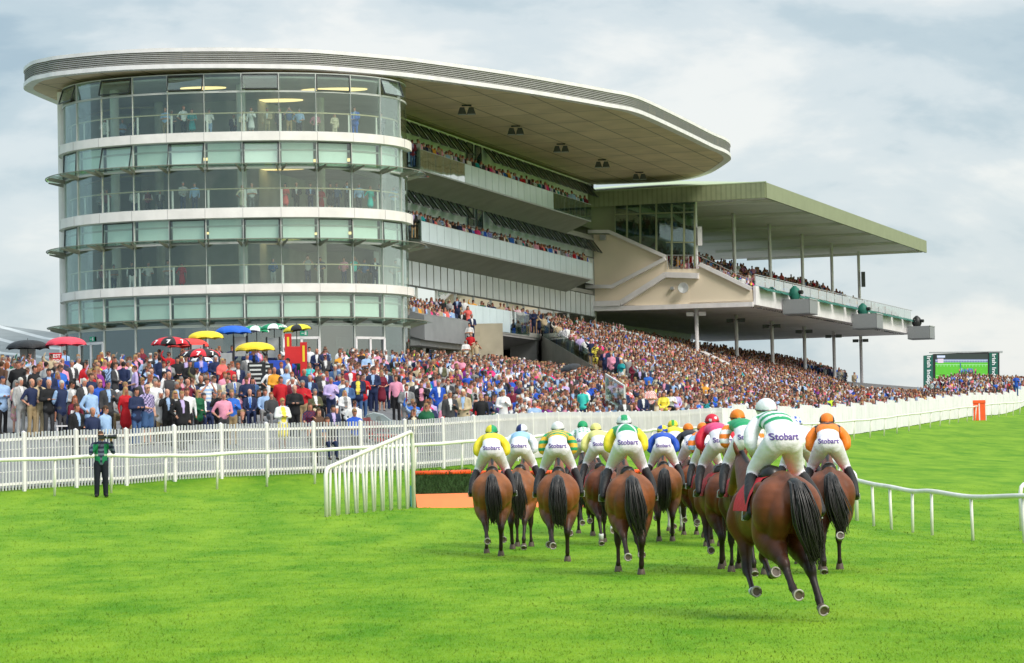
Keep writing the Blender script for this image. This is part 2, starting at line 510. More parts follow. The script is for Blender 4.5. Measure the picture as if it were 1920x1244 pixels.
    def build(s, name, m, parent=None, smooth=False, colored=False):
        o_ = wpos(parent) if parent is not None else Vector((0, 0, 0))
        me = bpy.data.meshes.new(name)
        me.from_pydata([(x - o_.x, y - o_.y, z - o_.z) for x, y, z in s.v], [], s.f)
        me.materials.append(m)
        if smooth:
            me.polygons.foreach_set('use_smooth', [True] * len(me.polygons))
        if colored:
            at = me.color_attributes.new('Col', 'FLOAT_COLOR', 'CORNER')
            buf = []
            for f, c in zip(s.f, s.c):
                buf += [c[0], c[1], c[2], 1.0] * len(f)
            at.data.foreach_set('color', buf)
        me.update()
        o = link(name, me, parent)
        return o
def recalc(o):
    bm = bmesh.new(); bm.from_mesh(o.data)
    bmesh.ops.recalc_face_normals(bm, faces=bm.faces)
    bm.to_mesh(o.data); bm.free()
    return o
_tcache = {}
def text_geo(s, bold=0.0):
    """flat lettering, height about 1, returns verts (n,2) and faces"""
    if (s, bold) in _tcache: return _tcache[(s, bold)]
    cu = bpy.data.curves.new('t', 'FONT')
    cu.body = s; cu.size = 1.0; cu.align_x = 'CENTER'; cu.offset = bold; cu.resolution_u = 4
    o = bpy.data.objects.new('t', cu)
    COL.objects.link(o)
    dg = bpy.context.evaluated_depsgraph_get()
    me = bpy.data.meshes.new_from_object(o.evaluated_get(dg))
    vs = [(v.co.x, v.co.y) for v in me.vertices]
    fs = [tuple(p.vertices) for p in me.polygons]
    bpy.data.objects.remove(o); bpy.data.meshes.remove(me); bpy.data.curves.remove(cu)
    _tcache[(s, bold)] = (vs, fs)
    return vs, fs
def put_text(s, name, m, parent, origin, ux, uy, size, bold=0.02):
    vs, fs = text_geo(s, bold)
    b = MB()
    origin, ux, uy = Vector(origin), Vector(ux), Vector(uy)
    b.add([origin + ux * (x * size) + uy * (y * size) for x, y in vs], fs)
    return b.build(name, m, parent)
def spline(pts, k=6, closed=False):
    """Catmull-Rom through 2D or 3D points"""
    P = [Vector(p) for p in pts]
    n = len(P)
    outp = []
    rng = range(n if closed else n - 1)
    for i in rng:
        a = P[(i - 1) % n] if closed or i > 0 else P[0] * 2 - P[1]
        b, c = P[i], P[(i + 1) % n]
        d = P[(i + 2) % n] if closed or i + 2 < n else P[-1] * 2 - P[-2]
        for j in range(k):
            t = j / k
            outp.append(0.5 * ((2 * b) + (c - a) * t + (2 * a - 5 * b + 4 * c - d) * t * t + (3 * b - a - 3 * c + d) * t ** 3))
    if not closed: outp.append(P[-1])
    return outp
# ============================================================ THE SETTING
def grid_mesh(xs, ys, zf):
    X, Y = np.meshgrid(xs, ys)
    Z = zf(X.ravel(), Y.ravel())
    V = np.stack([X.ravel(), Y.ravel(), Z], -1)
    nx, ny = len(xs), len(ys)
    idx = np.arange(nx * ny).reshape(ny, nx)
    F = np.stack([idx[:-1, :-1], idx[:-1, 1:], idx[1:, 1:], idx[1:, :-1]], -1).reshape(-1, 4)
    return V, F
def np_mesh(name, V, F, m, parent=None, smooth=True, col=None, loc=(0, 0, 0)):
    me = bpy.data.meshes.new(name)
    k = F.shape[1]
    me.vertices.add(len(V)); me.vertices.foreach_set('co', np.ascontiguousarray(V, dtype=np.float32).ravel())
    me.loops.add(F.size); me.loops.foreach_set('vertex_index', F.astype(np.int32).ravel())
    me.polygons.add(len(F)); me.polygons.foreach_set('loop_start', np.arange(0, F.size, k, dtype=np.int32))
    me.polygons.foreach_set('loop_total', np.full(len(F), k, dtype=np.int32))
    me.polygons.foreach_set('use_smooth', np.full(len(F), smooth))
    me.update(calc_edges=True)
    if col is not None:
        at = me.color_attributes.new('Col', 'FLOAT_COLOR', 'POINT')
        c4 = np.ones((len(V), 4), dtype=np.float32); c4[:, :3] = col
        at.data.foreach_set('color', c4.ravel())
    me.materials.append(m)
    return link(name, me, parent, loc)
xs = np.concatenate([np.linspace(-900, -70, 12)[:-1], np.linspace(-70, -30, 12)[:-1], np.linspace(-30, 50, 110)[:-1], np.linspace(50, 140, 30)[:-1], np.linspace(140, 1200, 14)])
ys = np.concatenate([np.linspace(-60, 15, 6)[:-1], np.linspace(15, 160, 180)[:-1], np.linspace(160, 300, 70)[:-1], np.linspace(300, 2400, 30)])
def zturf(x, y):
    z = zg_np(np.clip(x, -60, 130), np.clip(y, 10, 390))
    return np.where(y > 390, z - (y - 390) * 0.004, z)
V, F = grid_mesh(xs, ys, zturf)
tag(np_mesh('ground', V, F, M['turf']), kind='structure')

def polyline_walk(pts):
    P = spline([(a, b, 0) for a, b in pts], 8)
    d = [0.0]
    for a, b in zip(P[:-1], P[1:]): d.append(d[-1] + (b - a).length)
    return P, d
def walk_at(W, s):
    P, d = W
    s = max(0, min(d[-1] - 1e-6, s))
    i = int(np.searchsorted(d, s, side='right')) - 1
    i = min(i, len(P) - 2)
    f = (s - d[i]) / max(1e-9, d[i + 1] - d[i])
    t = (P[i + 1] - P[i]).normalized()
    return P[i].lerp(P[i + 1], f), t
FW_ = polyline_walk(FENCE)
# paved concourse behind the fence: a sheet following the ground
def concourse():
    n = 150
    rows = []
    for i in range(n + 1):
        p, t = walk_at(FW_, FW_[1][-1] * i / n)
        nrm = Vector((-t.y, t.x, 0))
        rows.append((p, nrm))
    vs, fs = [], []
    m = 34
    for p, nr in rows:
        s, t_ = to_st(p.x, p.y)
        for j in range(m + 1):
            # blend the direction so that the sheet fans out without folding
            q = p + (FV * -1) * (0.35 + j / m * 75) * (1.0)
            vs.append((q.x, q.y, zg(q.x, q.y) + 0.07))
    for i in range(n):
        for j in range(m):
            a = i * (m + 1) + j
            fs.append((a, a + 1, a + m + 2, a + m + 1))
    return np_mesh('concourse', np.array(vs), np.array(fs), M['asphalt'])
tag(concourse(), kind='structure')

# grass blades (uncountable): denser close to the camera
def grass():
    g = np.random.default_rng(3)
    n = 160000
    u = g.random(n)
    # 1/y distribution keeps the density even in the picture
    y = 1.0 / (1 / 21.0 + u * (1 / 92.0 - 1 / 21.0))
    x = (g.random(n) * 2 - 1) * y * 0.21
    s_, t_ = (x - FO.x) * FU.x + (y - FO.y) * FU.y, (x - FO.x) * FV.x + (y - FO.y) * FV.y
    fx = np.interp(y, [60.5, 66, 72, 79.4, 87, 95], [-24, -19, -13.9, -7.7, -1.1, 1.2])
    keep = (y < 60) | (x > fx + 0.1)
    x, y = x[keep], y[keep]
    n = len(x)
    z = np.concatenate([zg_np(x[i:i + 20000], y[i:i + 20000]) for i in range(0, n, 20000)])
    h = (0.008 + 0.020 * g.random(n) ** 2) * np.clip(y / 45, .9, 1.4)
    wd = 0.005 * np.clip(y / 25, 1, 3.0)
    a = g.random(n) * 2 * PI
    lx, ly = np.cos(a) * h * .8, h * np.where(g.random(n) < .2, -.2 + .8 * g.random(n), 1.6 + 1.4 * g.random(n))
    b = g.random(n) * .9 - .45
    wx, wy = np.cos(b) * wd, np.sin(b) * wd
    V = np.empty((n, 4, 3))
    V[:, 0] = np.stack([x - wx, y - wy, z - .005], -1)
    V[:, 1] = np.stack([x + wx, y + wy, z - .005], -1)
    V[:, 2] = np.stack([x + wx * .35 + lx, y + wy * .35 + ly, z + h], -1)
    V[:, 3] = np.stack([x - wx * .35 + lx, y - wy * .35 + ly, z + h], -1)
    F = np.arange(n * 4).reshape(n, 4)
    tag(np_mesh('grass', V.reshape(-1, 3), F, M['turf'], smooth=False), 'short bright green turf grass across the racecourse', 'grass', kind='stuff')
grass()

# terrace: wide concrete steps parallel to the facade
def terrace():
    b = MB()
    n = 23
    for i in range(n):
        t0 = TER0 + i * 0.82
        t1 = t0 + 0.82
        z = TERZ - (t0 + .41 - TER0) * TERK
        sa, sb = ter_start(t0), ter_start(t1)
        b.box8([st(sa, t0, -1), st(128, t0, -1), st(128, t1, -1), st(sb, t1, -1), st(sa, t0, z), st(128, t0, z), st(128, t1, z), st(sb, t1, z)])
    tag(b.build('terrace', M['step']), kind='structure')
terrace()

# ------------------------------------------------------------ picket fence, board fence, running rail
def fence():
    total = FW_[1][-1]
    # world start of the board fence
    s_b = None
    for i in range(4000):
        p, t = walk_at(FW_, total * i / 4000)
        if 960 + FPX * p.x / p.y > 1335 and p.y > 100:
            s_b = total * i / 4000; break
    p0, _ = walk_at(FW_, 0)
    root = empty('picket_fence', (p0.x, p0.y, zg(p0.x, p0.y)), 'long white picket fence of thin vertical pales between the turf and the crowd', 'fence')
    s = 6.9
    L_ = 1.85
    while s < s_b:
        a, t = walk_at(FW_, s); c, t2 = walk_at(FW_, s + L_)
        za, zc = zg(a.x, a.y), zg(c.x, c.y)
        nr = Vector((t.y, -t.x, 0))
        pb = MB().box((a.x, a.y, za + .8), (.085, .09, 1.62), t)
        pb.add([(a + t * .042 * sx + nr * .045 * sy) + Vector((0, 0, za + 1.61)) for sx, sy in ((-1, -1), (1, -1), (1, 1), (-1, 1))] + [a + Vector((0, 0, za + 1.65))], [(0, 1, 4), (1, 2, 4), (2, 3, 4), (3, 0, 4)])
        pb.build('post', M['white'], root)
        f = MB()
        npk = 16
        for k in range(npk):
            u = (k + .6) / (npk + .2)
            q = a.lerp(c, u); z = za + (zc - za) * u
            hh = 1.6 + rnd.uniform(-.012, .012)
            lean = rnd.uniform(-.008, .008)
            f.bar(q + nr * .02 + Vector((0, 0, z + .05)), q + nr * .02 + t * lean + Vector((0, 0, z + hh)), .016, .060, up=nr)
        for hz in (.22, 1.42):
            f.bar(a + Vector((0, 0, za + hz)), c + Vector((0, 0, zc + hz)), .035, .07)
        for hz in (.55, .85, 1.15):
            f.bar(a - nr * .02 + Vector((0, 0, za + hz)), c - nr * .02 + Vector((0, 0, zc + hz)), .01, .018)
        f.build('picket_panel', M['white'], root)
        s += L_
    a, t = walk_at(FW_, s_b)
    root = empty('board_fence', (a.x, a.y, zg(a.x, a.y)), 'long white close boarded fence with a stepped top running uphill to the right', 'fence')
    L_ = 2.05
    k = 0
    s += .0
    while s < total - L_:
        a, t = walk_at(FW_, s); c, _ = walk_at(FW_, s + L_)
        za, zc = zg(a.x, a.y), zg(c.x, c.y)
        nr = Vector((t.y, -t.x, 0))
        h = 1.62 + (.16 if k % 2 else 0) + rnd.uniform(-.03, .03)
        f = MB()
        nb = 4
        for j in range(nb):
            u0_, u1_ = j / nb + .003, (j + 1) / nb - .003
            qa, qc = a.lerp(c, u0_), a.lerp(c, u1_)
            z0_, z1_ = za + (zc - za) * u0_, za + (zc - za) * u1_
            off = nr * rnd.uniform(-.008, .008)
            th = nr * .03
            g0 = rnd.uniform(.02, .06)
            zt = max(z0_, z1_) + h
            f.box8([qa + off - th + Vector((0, 0, z0_ + g0)), qc + off - th + Vector((0, 0, z1_ + g0)), qc + off + th + Vector((0, 0, z1_ + g0)), qa + off + th + Vector((0, 0, z0_ + g0)),
                    qa + off - th + Vector((0, 0, za + h)), qc + off - th + Vector((0, 0, za + h - .05)), qc + off + th + Vector((0, 0, za + h - .05)), qa + off + th + Vector((0, 0, za + h))])
        f.bar(a - nr * .06 + Vector((0, 0, za)), a - nr * .06 + Vector((0, 0, za + h + .04)), .08, .08)
        f.build('board_panel', M['wood_white'], root)
        s += L_
        k += 1
    # running rail, 1.5 m in front
    W = FW_
    def rp(s):
        p, t = walk_at(W, s)
        nr = Vector((t.y, -t.x, 0))
        off = 1.5 if p.y < 100 else 1.5
        q = p + nr * off
        return q, t, nr
    q0, _, _ = rp(0)
    root = empty('running_rail', (q0.x, q0.y, zg(q0.x, q0.y)), 'long cream plastic running rail on leaning posts in front of the white fence', 'rail')
    pts = []
    s = 4.0
    n = 0
    while s < total - 2:
        q, t, nr = rp(s)
        z = zg(q.x, q.y)
        wob = rnd.uniform(-.02, .02)
        pts.append(q + Vector((0, 0, z + 1.03 + wob)))
        if n % 2 == 0:
            pb = MB().tube([q - nr * .12 + t * .05 + Vector((0, 0, zg(q.x - nr.x * .12, q.y - nr.y * .12) - .05)), q - nr * .02 + Vector((0, 0, z + 1.0 + wob))], .036, 8)
            pb.build('post', M['rail'], root, smooth=True)
        s += 1.0 if q.y < 110 else 2.2
        n += 1
    b = MB().tube(spline([tuple(p) for p in pts], 2), .055, 10)
    b.build('rail_tube', M['rail'], root, smooth=True)
    # orange furlong marker board on the rail
    pm = at_y(1829, 770, 178)
    best = min((rp(i * .5) for i in range(int(total * 2))), key=lambda r_: abs(960 + FPX * r_[0].x / r_[0].y - 1829) if r_[0].y > 100 else 1e9)
    q, t, nr = best
    z = zg(q.x, q.y)
    root = empty('marker_board', (q.x, q.y, z), 'bright orange red marker board with a white centre stripe fixed on the far rail', 'marker')
    mb = MB()
    for x0, x1 in ((-.42, -.05), (.05, .42)):
        c0 = q + nr * .14
        mb.box8([c0 + RT * 0 + Vector((1, 0, 0)) * a_ + Vector((0, .03 * k_, zz)) for (zz, kk) in ((z + .02, 0), (z + 1.25, 1)) for (a_, k_) in ((x0, 1), (x1, 1), (x1, -1), (x0, -1))])
    mb.box((q.x + nr.x * .14, q.y + nr.y * .14, z + 1.34), (.9, .06, .24))
    mb.build('board', M['tape'], root)
    m2 = MB().box((q.x + nr.x * .14, q.y + nr.y * .14, z + .62), (.09, .05, 1.2))
    m2.build('centre_stripe', M['white'], root)
    m3 = MB()
    for sx in (-.47, .47):
        m3.bar(q + nr * .14 + Vector((sx, 0, z)), q + nr * .14 + Vector((sx, 0, z + 1.5)), .05, .05)
    m3.build('frame', M['white'], root)
fence()

def wing(name, A, B, hA, hB, label, slats=14, group=None):
    """fence wing: bent tube frame that rises from A to B, with upright slats"""
    A, B = Vector((A[0], A[1], 0)), Vector((B[0], B[1], 0))
    zA, zB = zg(A.x, A.y), zg(B.x, B.y)
    root = empty(name, (A.x, A.y, zA), label, 'fence wing', group)
    d = (B - A).normalized()
    Z = lambda z: Vector((0, 0, z))
    path = [A + Z(zA - .03), A + Z(zA + hA - .18), A + d * .05 + Z(zA + hA - .06), A + d * .18 + Z(zA + hA), B - d * .16 + Z(zB + hB), B - d * .04 + Z(zB + hB - .05), B + Z(zB + hB - .2), B + d * .03 + Z(zB - .03)]
    MB().tube(path, .052, 10).build('frame', M['rail'], root, smooth=True)
    Lh = (B - A).length
    nr = Vector((d.y, -d.x, 0))
    for k in range(slats):
        u = (k + 1) / (slats + 1)
        q = A.lerp(B, u)
        z0 = zg(q.x, q.y)
        zt = (zA + hA) * (1 - u) + (zB + hB) * u
        b = MB().tube([q + nr * (.04 if k % 2 else -.04) + Z(z0 - .02), q + Z(zt - .02)], .033, 8)
        b.build('slat', M['rail'], root, smooth=True)
wing('fence_wing', (-4.55, 64.2), (-2.68, 70.2), 1.18, 2.0, 'white tubular fence wing with upright slats rising to the right, left of the hurdle', 19)
wing('fence_wing', (8.85, 69.4), (8.0, 74), 1.25, 1.75, 'white tubular fence wing half hidden behind the jockey in orange and black', 12)
wing('fence_wing', (12.55, 66.4), (14.9, 69.5), 1.15, 1.6, 'white tubular fence wing cut off by the right edge of the photo', 10)
def side_rail():
    pts_ = [(1598, 69.6), (1637, 67), (1670, 65.3), (1712, 63.8), (1748, 62.6), (1822, 60), (1918, 57.4), (2010, 56)]
    P = []
    for px, Y in pts_:
        x = at_y(px, 980, Y).x
        P.append(Vector((x, Y, zg(x, Y))))
    root = empty('side_rail', tuple(P[0]), 'cream plastic rail on upright posts curving across the turf at the right', 'rail')
    hs = [1.07, 1.05, 1.04, .99, 1.03, .98, 1.02, 1.0]
    MB().tube(spline([tuple(p + Vector((0, 0, h))) for p, h in zip(P, hs)], 5), .058, 10).build('rail_tube', M['rail'], root, smooth=True)
    for p, h in list(zip(P, hs))[0:]:
        lean = rnd.uniform(-.05, .05)
        MB().tube([p + Vector((lean, 0, -.06)), p + Vector((0, 0, h - .03))], .036, 8).build('post', M['rail'], root, smooth=True)
side_rail()
def hurdles():
    A = Vector((at_y(776, 950, 71).x, 71, 0)); B = Vector((at_y(1306, 950, 72.6).x, 72.6, 0))
    d = (B - A).normalized(); nr = Vector((d.y, -d.x, 0))
    n = 5
    Ls = (B - A).length / n
    where = ['leftmost dark brush hurdle panel with orange base beside the white wing', 'second brush hurdle panel from the left, behind the hoop shirted jockey', 'middle brush hurdle panel almost hidden behind the pack of horses', 'fourth brush hurdle panel from the left, hidden behind the blue jockey', 'rightmost brush hurdle panel with orange base seen between the horses']
    for i in range(n):
        a, c = A + d * (Ls * i + .02), A + d * (Ls * (i + 1) - .02)
        m = (a + c) / 2
        z = zg(m.x, m.y)
        root = empty('hurdle', (m.x, m.y, z), where[i], 'hurdle', 'hurdle panels across the course')
        b = MB()
        g = random.Random(50 + i)
        b.box((m.x, m.y, z + .58), (Ls - .06, .26, .62), d)
        for k in range(900):
            q = a.lerp(c, g.random()) + nr * g.uniform(.06, .17)
            zz = z + g.uniform(.28, .9)
            b.bar(q + Vector((0, 0, zz)), q + nr * g.uniform(.0, .05) + d * g.uniform(-.03, .03) + Vector((0, 0, zz + g.uniform(.04, .12))), .007, .007)
        for k in range(160):
            q = a.lerp(c, g.random()) + nr * g.uniform(-.1, .08)
            b.bar(q + Vector((0, 0, z + .9)), q + d * g.uniform(-.03, .03) + Vector((0, 0, z + g.uniform(.96, 1.06))), .008, .008)
        b.build('brush_body', M['brush'], root)
        MB().tube([a + nr * .1 + Vector((0, 0, z + .92)), c + nr * .1 + Vector((0, 0, z + .92))], .062, 10).build('padded_top', M['tape'], root, smooth=True)
        bb = MB()
        bb.box8([a + nr * .42 + Vector((0, 0, z - .02)), c + nr * .42 + Vector((0, 0, z - .02)), c + nr * .16 + Vector((0, 0, z - .02)), a + nr * .16 + Vector((0, 0, z - .02)),
                 a + nr * .2 + Vector((0, 0, z + .36)), c + nr * .2 + Vector((0, 0, z + .36)), c + nr * .15 + Vector((0, 0, z + .36)), a + nr * .15 + Vector((0, 0, z + .36))])
        bb.build('base_board', M['orange'], root)
    root = empty('hurdle_frame_end', (A.x - .12, A.y, zg(A.x, A.y)), 'dark green steel end post of the hurdle beside the white wing', 'post')
    MB().bar(A - d * .08 + nr * .3 + Vector((0, 0, zg(A.x, A.y) - .02)), A - d * .08 + Vector((0, 0, zg(A.x, A.y) + .55)), .1, .1).build('strut', M['dgreen'], root)
    MB().bar(A - d * .08 - nr * .1 + Vector((0, 0, zg(A.x, A.y) - .02)), A - d * .08 - nr * .1 + Vector((0, 0, zg(A.x, A.y) + .4)), .08, .08).build('upright', M['dgreen'], root)
hurdles()
# ============================================================ MAIN GRANDSTAND
GB = Vector((-15.72, 153.3, 6.5))
GR = empty('grandstand', tuple(GB), 'large modern grandstand with rounded glass end and sweeping flat roof edged in grey louvres', 'grandstand')
TA, TB, TN = 9.85, 6.7, 2.25
def _outline():
    P = []
    for i in range(721):
        th = PI + PI * i / 720
        c, s = math.cos(th), math.sin(th)
        x = TA * (abs(c) ** (2 / TN)) * (1 if c > 0 else -1)
        y = TB * (abs(s) ** (2 / TN)) * (1 if s > 0 else -1)
        P.append(Vector((GB.x + x, GB.y + y, 0)))
    d = [0.0]
    for a, b in zip(P[:-1], P[1:]): d.append(d[-1] + (b - a).length)
    return P, d
OL = _outline()
TL = OL[1][-1]
def tow(u, off=0.0, z=0.0):
    P, d = OL
    s = min(max(u, 0), 1) * TL
    i = min(int(np.searchsorted(d, s, side='right')) - 1, len(P) - 2)
    i = max(i, 0)
    f = (s - d[i]) / (d[i + 1] - d[i])
    t = (P[min(i + 6, 720)] - P[max(i - 6, 0)]).normalized()
    n = Vector((t.y, -t.x, 0))
    p = P[i].lerp(P[i + 1], f) + n * off
    p.z = z
    return p
def tower_ring(mb, z0, z1, o0, o1, u0=0.0, u1=1.0, k=48):
    us = [u0 + (u1 - u0) * i / k for i in range(k + 1)]
    mb.ring([tow(u, o0) for u in us], [tow(u, o1) for u in us], z0, z1)
NB = 13
US = [i / NB for i in range(NB + 1)]
BACKY = 176
def floorplan(off=0.0):
    p = [tow(i / 60, off) for i in range(61)]
    return p + [Vector((-6.2, 160.5, 0)), Vector((-8.5, BACKY, 0)), Vector((-25.4, BACKY, 0))]
def mirror_wall(): pass
# floor z, ceiling z, spandrel bottom, clerestory bottom
LEV = [(11.70, 15.05), (15.95, 19.25), (20.15, 23.35)]
# slabs (behind the spandrels) with dark carpet and ceiling
for zf in (11.5, 15.72, 19.95):
    MB().poly_prism(floorplan(-.12), zf - .35, zf + .02).build('floor_slab', M['roomfloor'], GR)
for zc in (10.7, 14.95, 19.15, 23.2):
    MB().poly_prism(floorplan(-.2), zc, zc + .1).build('ceiling', M['ceil'], GR)
# spandrel bands
for z0, z1 in ((11.27, 11.72), (15.42, 15.95), (19.68, 20.16)):
    b = MB(); tower_ring(b, z0, z1, -.25, .30)
    o = b.build('spandrel_band', M['stone'], GR)
    j = MB()
    for u in US[1:-1]:
        p, q = tow(u, .303), tow(u, .303)
        t = (tow(u + .001) - tow(u - .001)).normalized()
        j.box((p.x, p.y, (z0 + z1) / 2), (.018, .01, z1 - z0 - .01), t)
    j.build('panel_joint', M['louvre'], o)
# rooms: back wall, columns, warm ceiling ellipses
for zf, zc in ((11.55, 14.95), (15.75, 19.15), (19.98, 23.2)):
    b = MB().box8([(-25.5, 161, zf), (-16.5, 161, zf), (-16.5, 161.2, zf), (-25.5, 161.2, zf), (-25.5, 161, zc), (-16.5, 161, zc), (-16.5, 161.2, zc), (-25.5, 161.2, zc)])
    b.build('room_wall', M['room'], GR)
    b = MB().box8([(-16.5, 162.5, zf), (-7, 162.5, zf), (-7, 162.7, zf), (-16.5, 162.7, zf), (-16.5, 162.5, zc), (-7, 162.5, zc), (-7, 162.7, zc), (-16.5, 162.7, zc)])
    b.build('room_wall', M['roomdark'], GR)
    b = MB()
    for (cx, cy) in ((-22.3, 150.6), (-15.0, 149.4), (-20.5, 156), (-11, 155.5)):
        b.lathe((cx, cy, 0), [(.26, zf), (.26, zc)], 16)
    b.build('room_column', M['white2'], GR, smooth=True)
    b = MB()
    for (cx, cy, a_, c_) in ((-17.2, 150.2, 1.3, .5), (-9.9, 152.0, 1.9, .7), (-13.5, 156, 1.5, .6)):
        rr = [Vector((cx + a_ * math.cos(2 * PI * i / 28), cy + c_ * math.sin(2 * PI * i / 28), 0)) for i in range(28)]
        b.poly_prism(rr, zc - .05, zc - .01)
    b.build('ceiling_light', M['lamp'], GR)
    b = MB()
    b.tube(spline([(-25.6, 158.5, zc - .5), (-23, 156.2, zc - .28), (-20, 157.2, zc - .16), (-17, 158.6, zc - .2)], 6), .07, 6)
    b.build('curved_bulkhead', M['wood'], GR, smooth=True)
# window walls
def bay_ring(z0, z1, i, o0, o1, pad=0.02):
    b = MB()
    du = pad / TL
    tower_ring(b, z0, z1, o0, o1, US[i] + du, US[i + 1] - du, 5)
    return b
def bay_frame(z0, z1, i, wd=.07, o=.03, vw=None):
    f = MB()
    k = 5
    for zz in (z0, z1):
        tower_ring(f, zz - wd / 2, zz + wd / 2, -.06, o + .02, US[i] + .0003, US[i + 1] - .0003, 5)
    p = tow(US[i])
    t = (tow(US[i] + .002) - tow(US[i] - .002)).normalized()
    f.box((p.x, p.y, (z0 + z1) / 2), (vw or wd, .16, z1 - z0 - wd), t)
    return f
M['frame_pale'] = mat('pale_window_frame', (.55, .56, .53), .4, .05, 2)
M['frame_dark'] = mat('dark_window_frame', (.03, .035, .035), .4, .05, 2)
ROWS = [  # (glass z0, z1, clerestory z0, z1)
    (11.74, 14.02, 14.05, 15.40), (15.97, 18.16, 18.2, 19.66), (20.18, 22.42, 22.46, 23.45)]
OPEN = {0: (1, 3, 5, 7, 9, 11), 1: (1, 3, 5, 7, 9), 2: (1, 3, 5, 7, 9, 11)}
for li, (g0, g1, c0, c1) in enumerate(ROWS):
    for i in range(NB):
        o = bay_ring(g0, g1, i, .0, .018).build('window', M['glass'], GR)
        fr = bay_frame(g0, g1, i, vw=.02)
        if i == NB - 1:
            pass
        fr.build('frame', M['frame_pale'], o)
        # clerestory
        opn = i in OPEN[li]
        if opn:
            tilt = {0: .04, 1: .26 if i in (3, 7) else .05, 2: .32 if i != 9 else .06}[li]
            if li == 1 and i == 5: tilt = .36
            a, c = tow(US[i] + .06 / TL, .06), tow(US[i + 1] - .06 / TL, .06)
            nr = Vector(((c - a).y, -(c - a).x, 0)).normalized()
            top, bot = c1 - .06, c0 + .05
            dz = (top - bot) * (1 - math.cos(tilt))
            off = nr * math.sin(tilt) * (top - bot)
            A0, C0 = a + off + Vector((0, 0, bot + dz)), c + off + Vector((0, 0, bot + dz))
            A1, C1 = a + Vector((0, 0, top)), c + Vector((0, 0, top))
            w_ = MB()
            w_.box8([A0, C0, C0 - nr * .02, A0 - nr * .02, A1, C1, C1 - nr * .02, A1 - nr * .02])
            o = w_.build('vent_window', M['glass'], GR)
            f = MB()
            f.bar(A0, C0, .06, .06); f.bar(A1, C1, .06, .06); f.bar(A0, A1, .06, .06, up=nr); f.bar(C0, C1, .06, .06, up=nr)
            f.build('frame', M['frame_dark'], o)
            bay_frame(c0, c1, i, .05).build('surround', M['frame_pale'], o)
        else:
            o = bay_ring(c0, c1, i, .0, .018).build('vent_window', M['glass'], GR)
            bay_frame(c0, c1, i, .05).build('frame', M['frame_pale'], o)
        if li < 2:
            bl = bay_ring(c0 + (.08 if i % 2 else .2), c1 - .02, i, -.25, -.23, .12)
            bl.build('roller_blind', M['blind'], GR)
    # inner balustrade with an oak handrail
    b = MB(); tower_ring(b, g0 + 1.08, g0 + 1.15, -.42, -.32, .02, .985)
    hr = b.build('handrail', M['wood'], GR)
    b = MB()
    for i in range(1, NB * 1):
        p = tow(US[i] + .004, -.37)
        t = (tow(US[i] + .006) - tow(US[i] + .002)).normalized()
        b.box((p.x, p.y, g0 + .52), (.11, .04, 1.1), t)
    b.build('baluster', M['stone'], hr)
# ground floor: tall glazing with blinds band, doors
for i in range(NB):
    o = bay_ring(9.52, 11.22, i, .0, .018).build('upper_window', M['glass'], GR)
    bay_frame(9.52, 11.24, i, .07).build('frame', M['frame_pale'], o)
    if 1 <= i <= 11:
        bay_ring(9.95, 11.1, i, -.25, -.23, .12).build('roller_blind', M['blind'], GR)
    o = bay_ring(6.3, 9.46, i, .0, .018).build('ground_window', M['glassg'], GR)
    bay_frame(6.3, 9.46, i, .09).build('frame', M['frame_pale'], o)
b = MB().box8([(-25.5, 158.5, 5.5), (-7, 158.5, 5.5), (-7, 158.7, 5.5), (-25.5, 158.7, 5.5), (-25.5, 158.5, 10.7), (-7, 158.5, 10.7), (-7, 158.7, 10.7), (-25.5, 158.7, 10.7)])
b.build('lobby_wall', M['roomdark'], GR)
MB().poly_prism(floorplan(-.3), 6.2, 6.42).build('lobby_floor', M['roomfloor'], GR)
def tower_door(i, label=None):
    zb, zt = 6.45, 8.75
    a, c = tow(US[i] + .05 / TL, .05), tow(US[i + 1] - .05 / TL, .05)
    d = (c - a).normalized(); nr = Vector((d.y, -d.x, 0)); mid = (a + c) / 2
    f = MB()
    for q in (a, mid, c):
        f.bar(q + nr * .04 + Vector((0, 0, zb)), q + nr * .04 + Vector((0, 0, zt)), .13, .1, up=nr)
    for zz in (zt, zb + .08):
        f.bar(a + nr * .04 + Vector((0, 0, zz)), c + nr * .04 + Vector((0, 0, zz)), .1, .14)
    o = f.build('door', M['white'], GR)
    h = MB()
    for q in (mid - d * .14, mid + d * .14):
        h.tube([q + nr * .12 + Vector((0, 0, 7.3)), q + nr * .12 + Vector((0, 0, 7.9))], .02, 6)
    h.build('handle', M['steel'], o)
for i in (2, 8, 10): tower_door(i)
for i, w_ in ((2, 9.0), (8, 9.0)):
    p = tow((US[i] + US[i + 1]) / 2 + .005, .07)
    t = (tow(US[i] + .03) - tow(US[i] + .02)).normalized()
    o = MB().box((p.x, p.y, w_), (.42, .03, .26), t).build('exit_sign', mat('green_exit_sign', (.02, .38, .22), .5, .02, 1), GR)
    nr = Vector((t.y, -t.x, 0))
    q_ = p + nr * .02
    MB().box((q_.x + t.x * .09, q_.y + t.y * .09, w_), (.1, .012, .18), t).build('door_symbol', M['lwhite'], o)
    MB().bar(q_ - t * .14 + Vector((0, 0, w_)), q_ - t * .0 + Vector((0, 0, w_)), .012, .04).build('arrow_symbol', M['lwhite'], o)
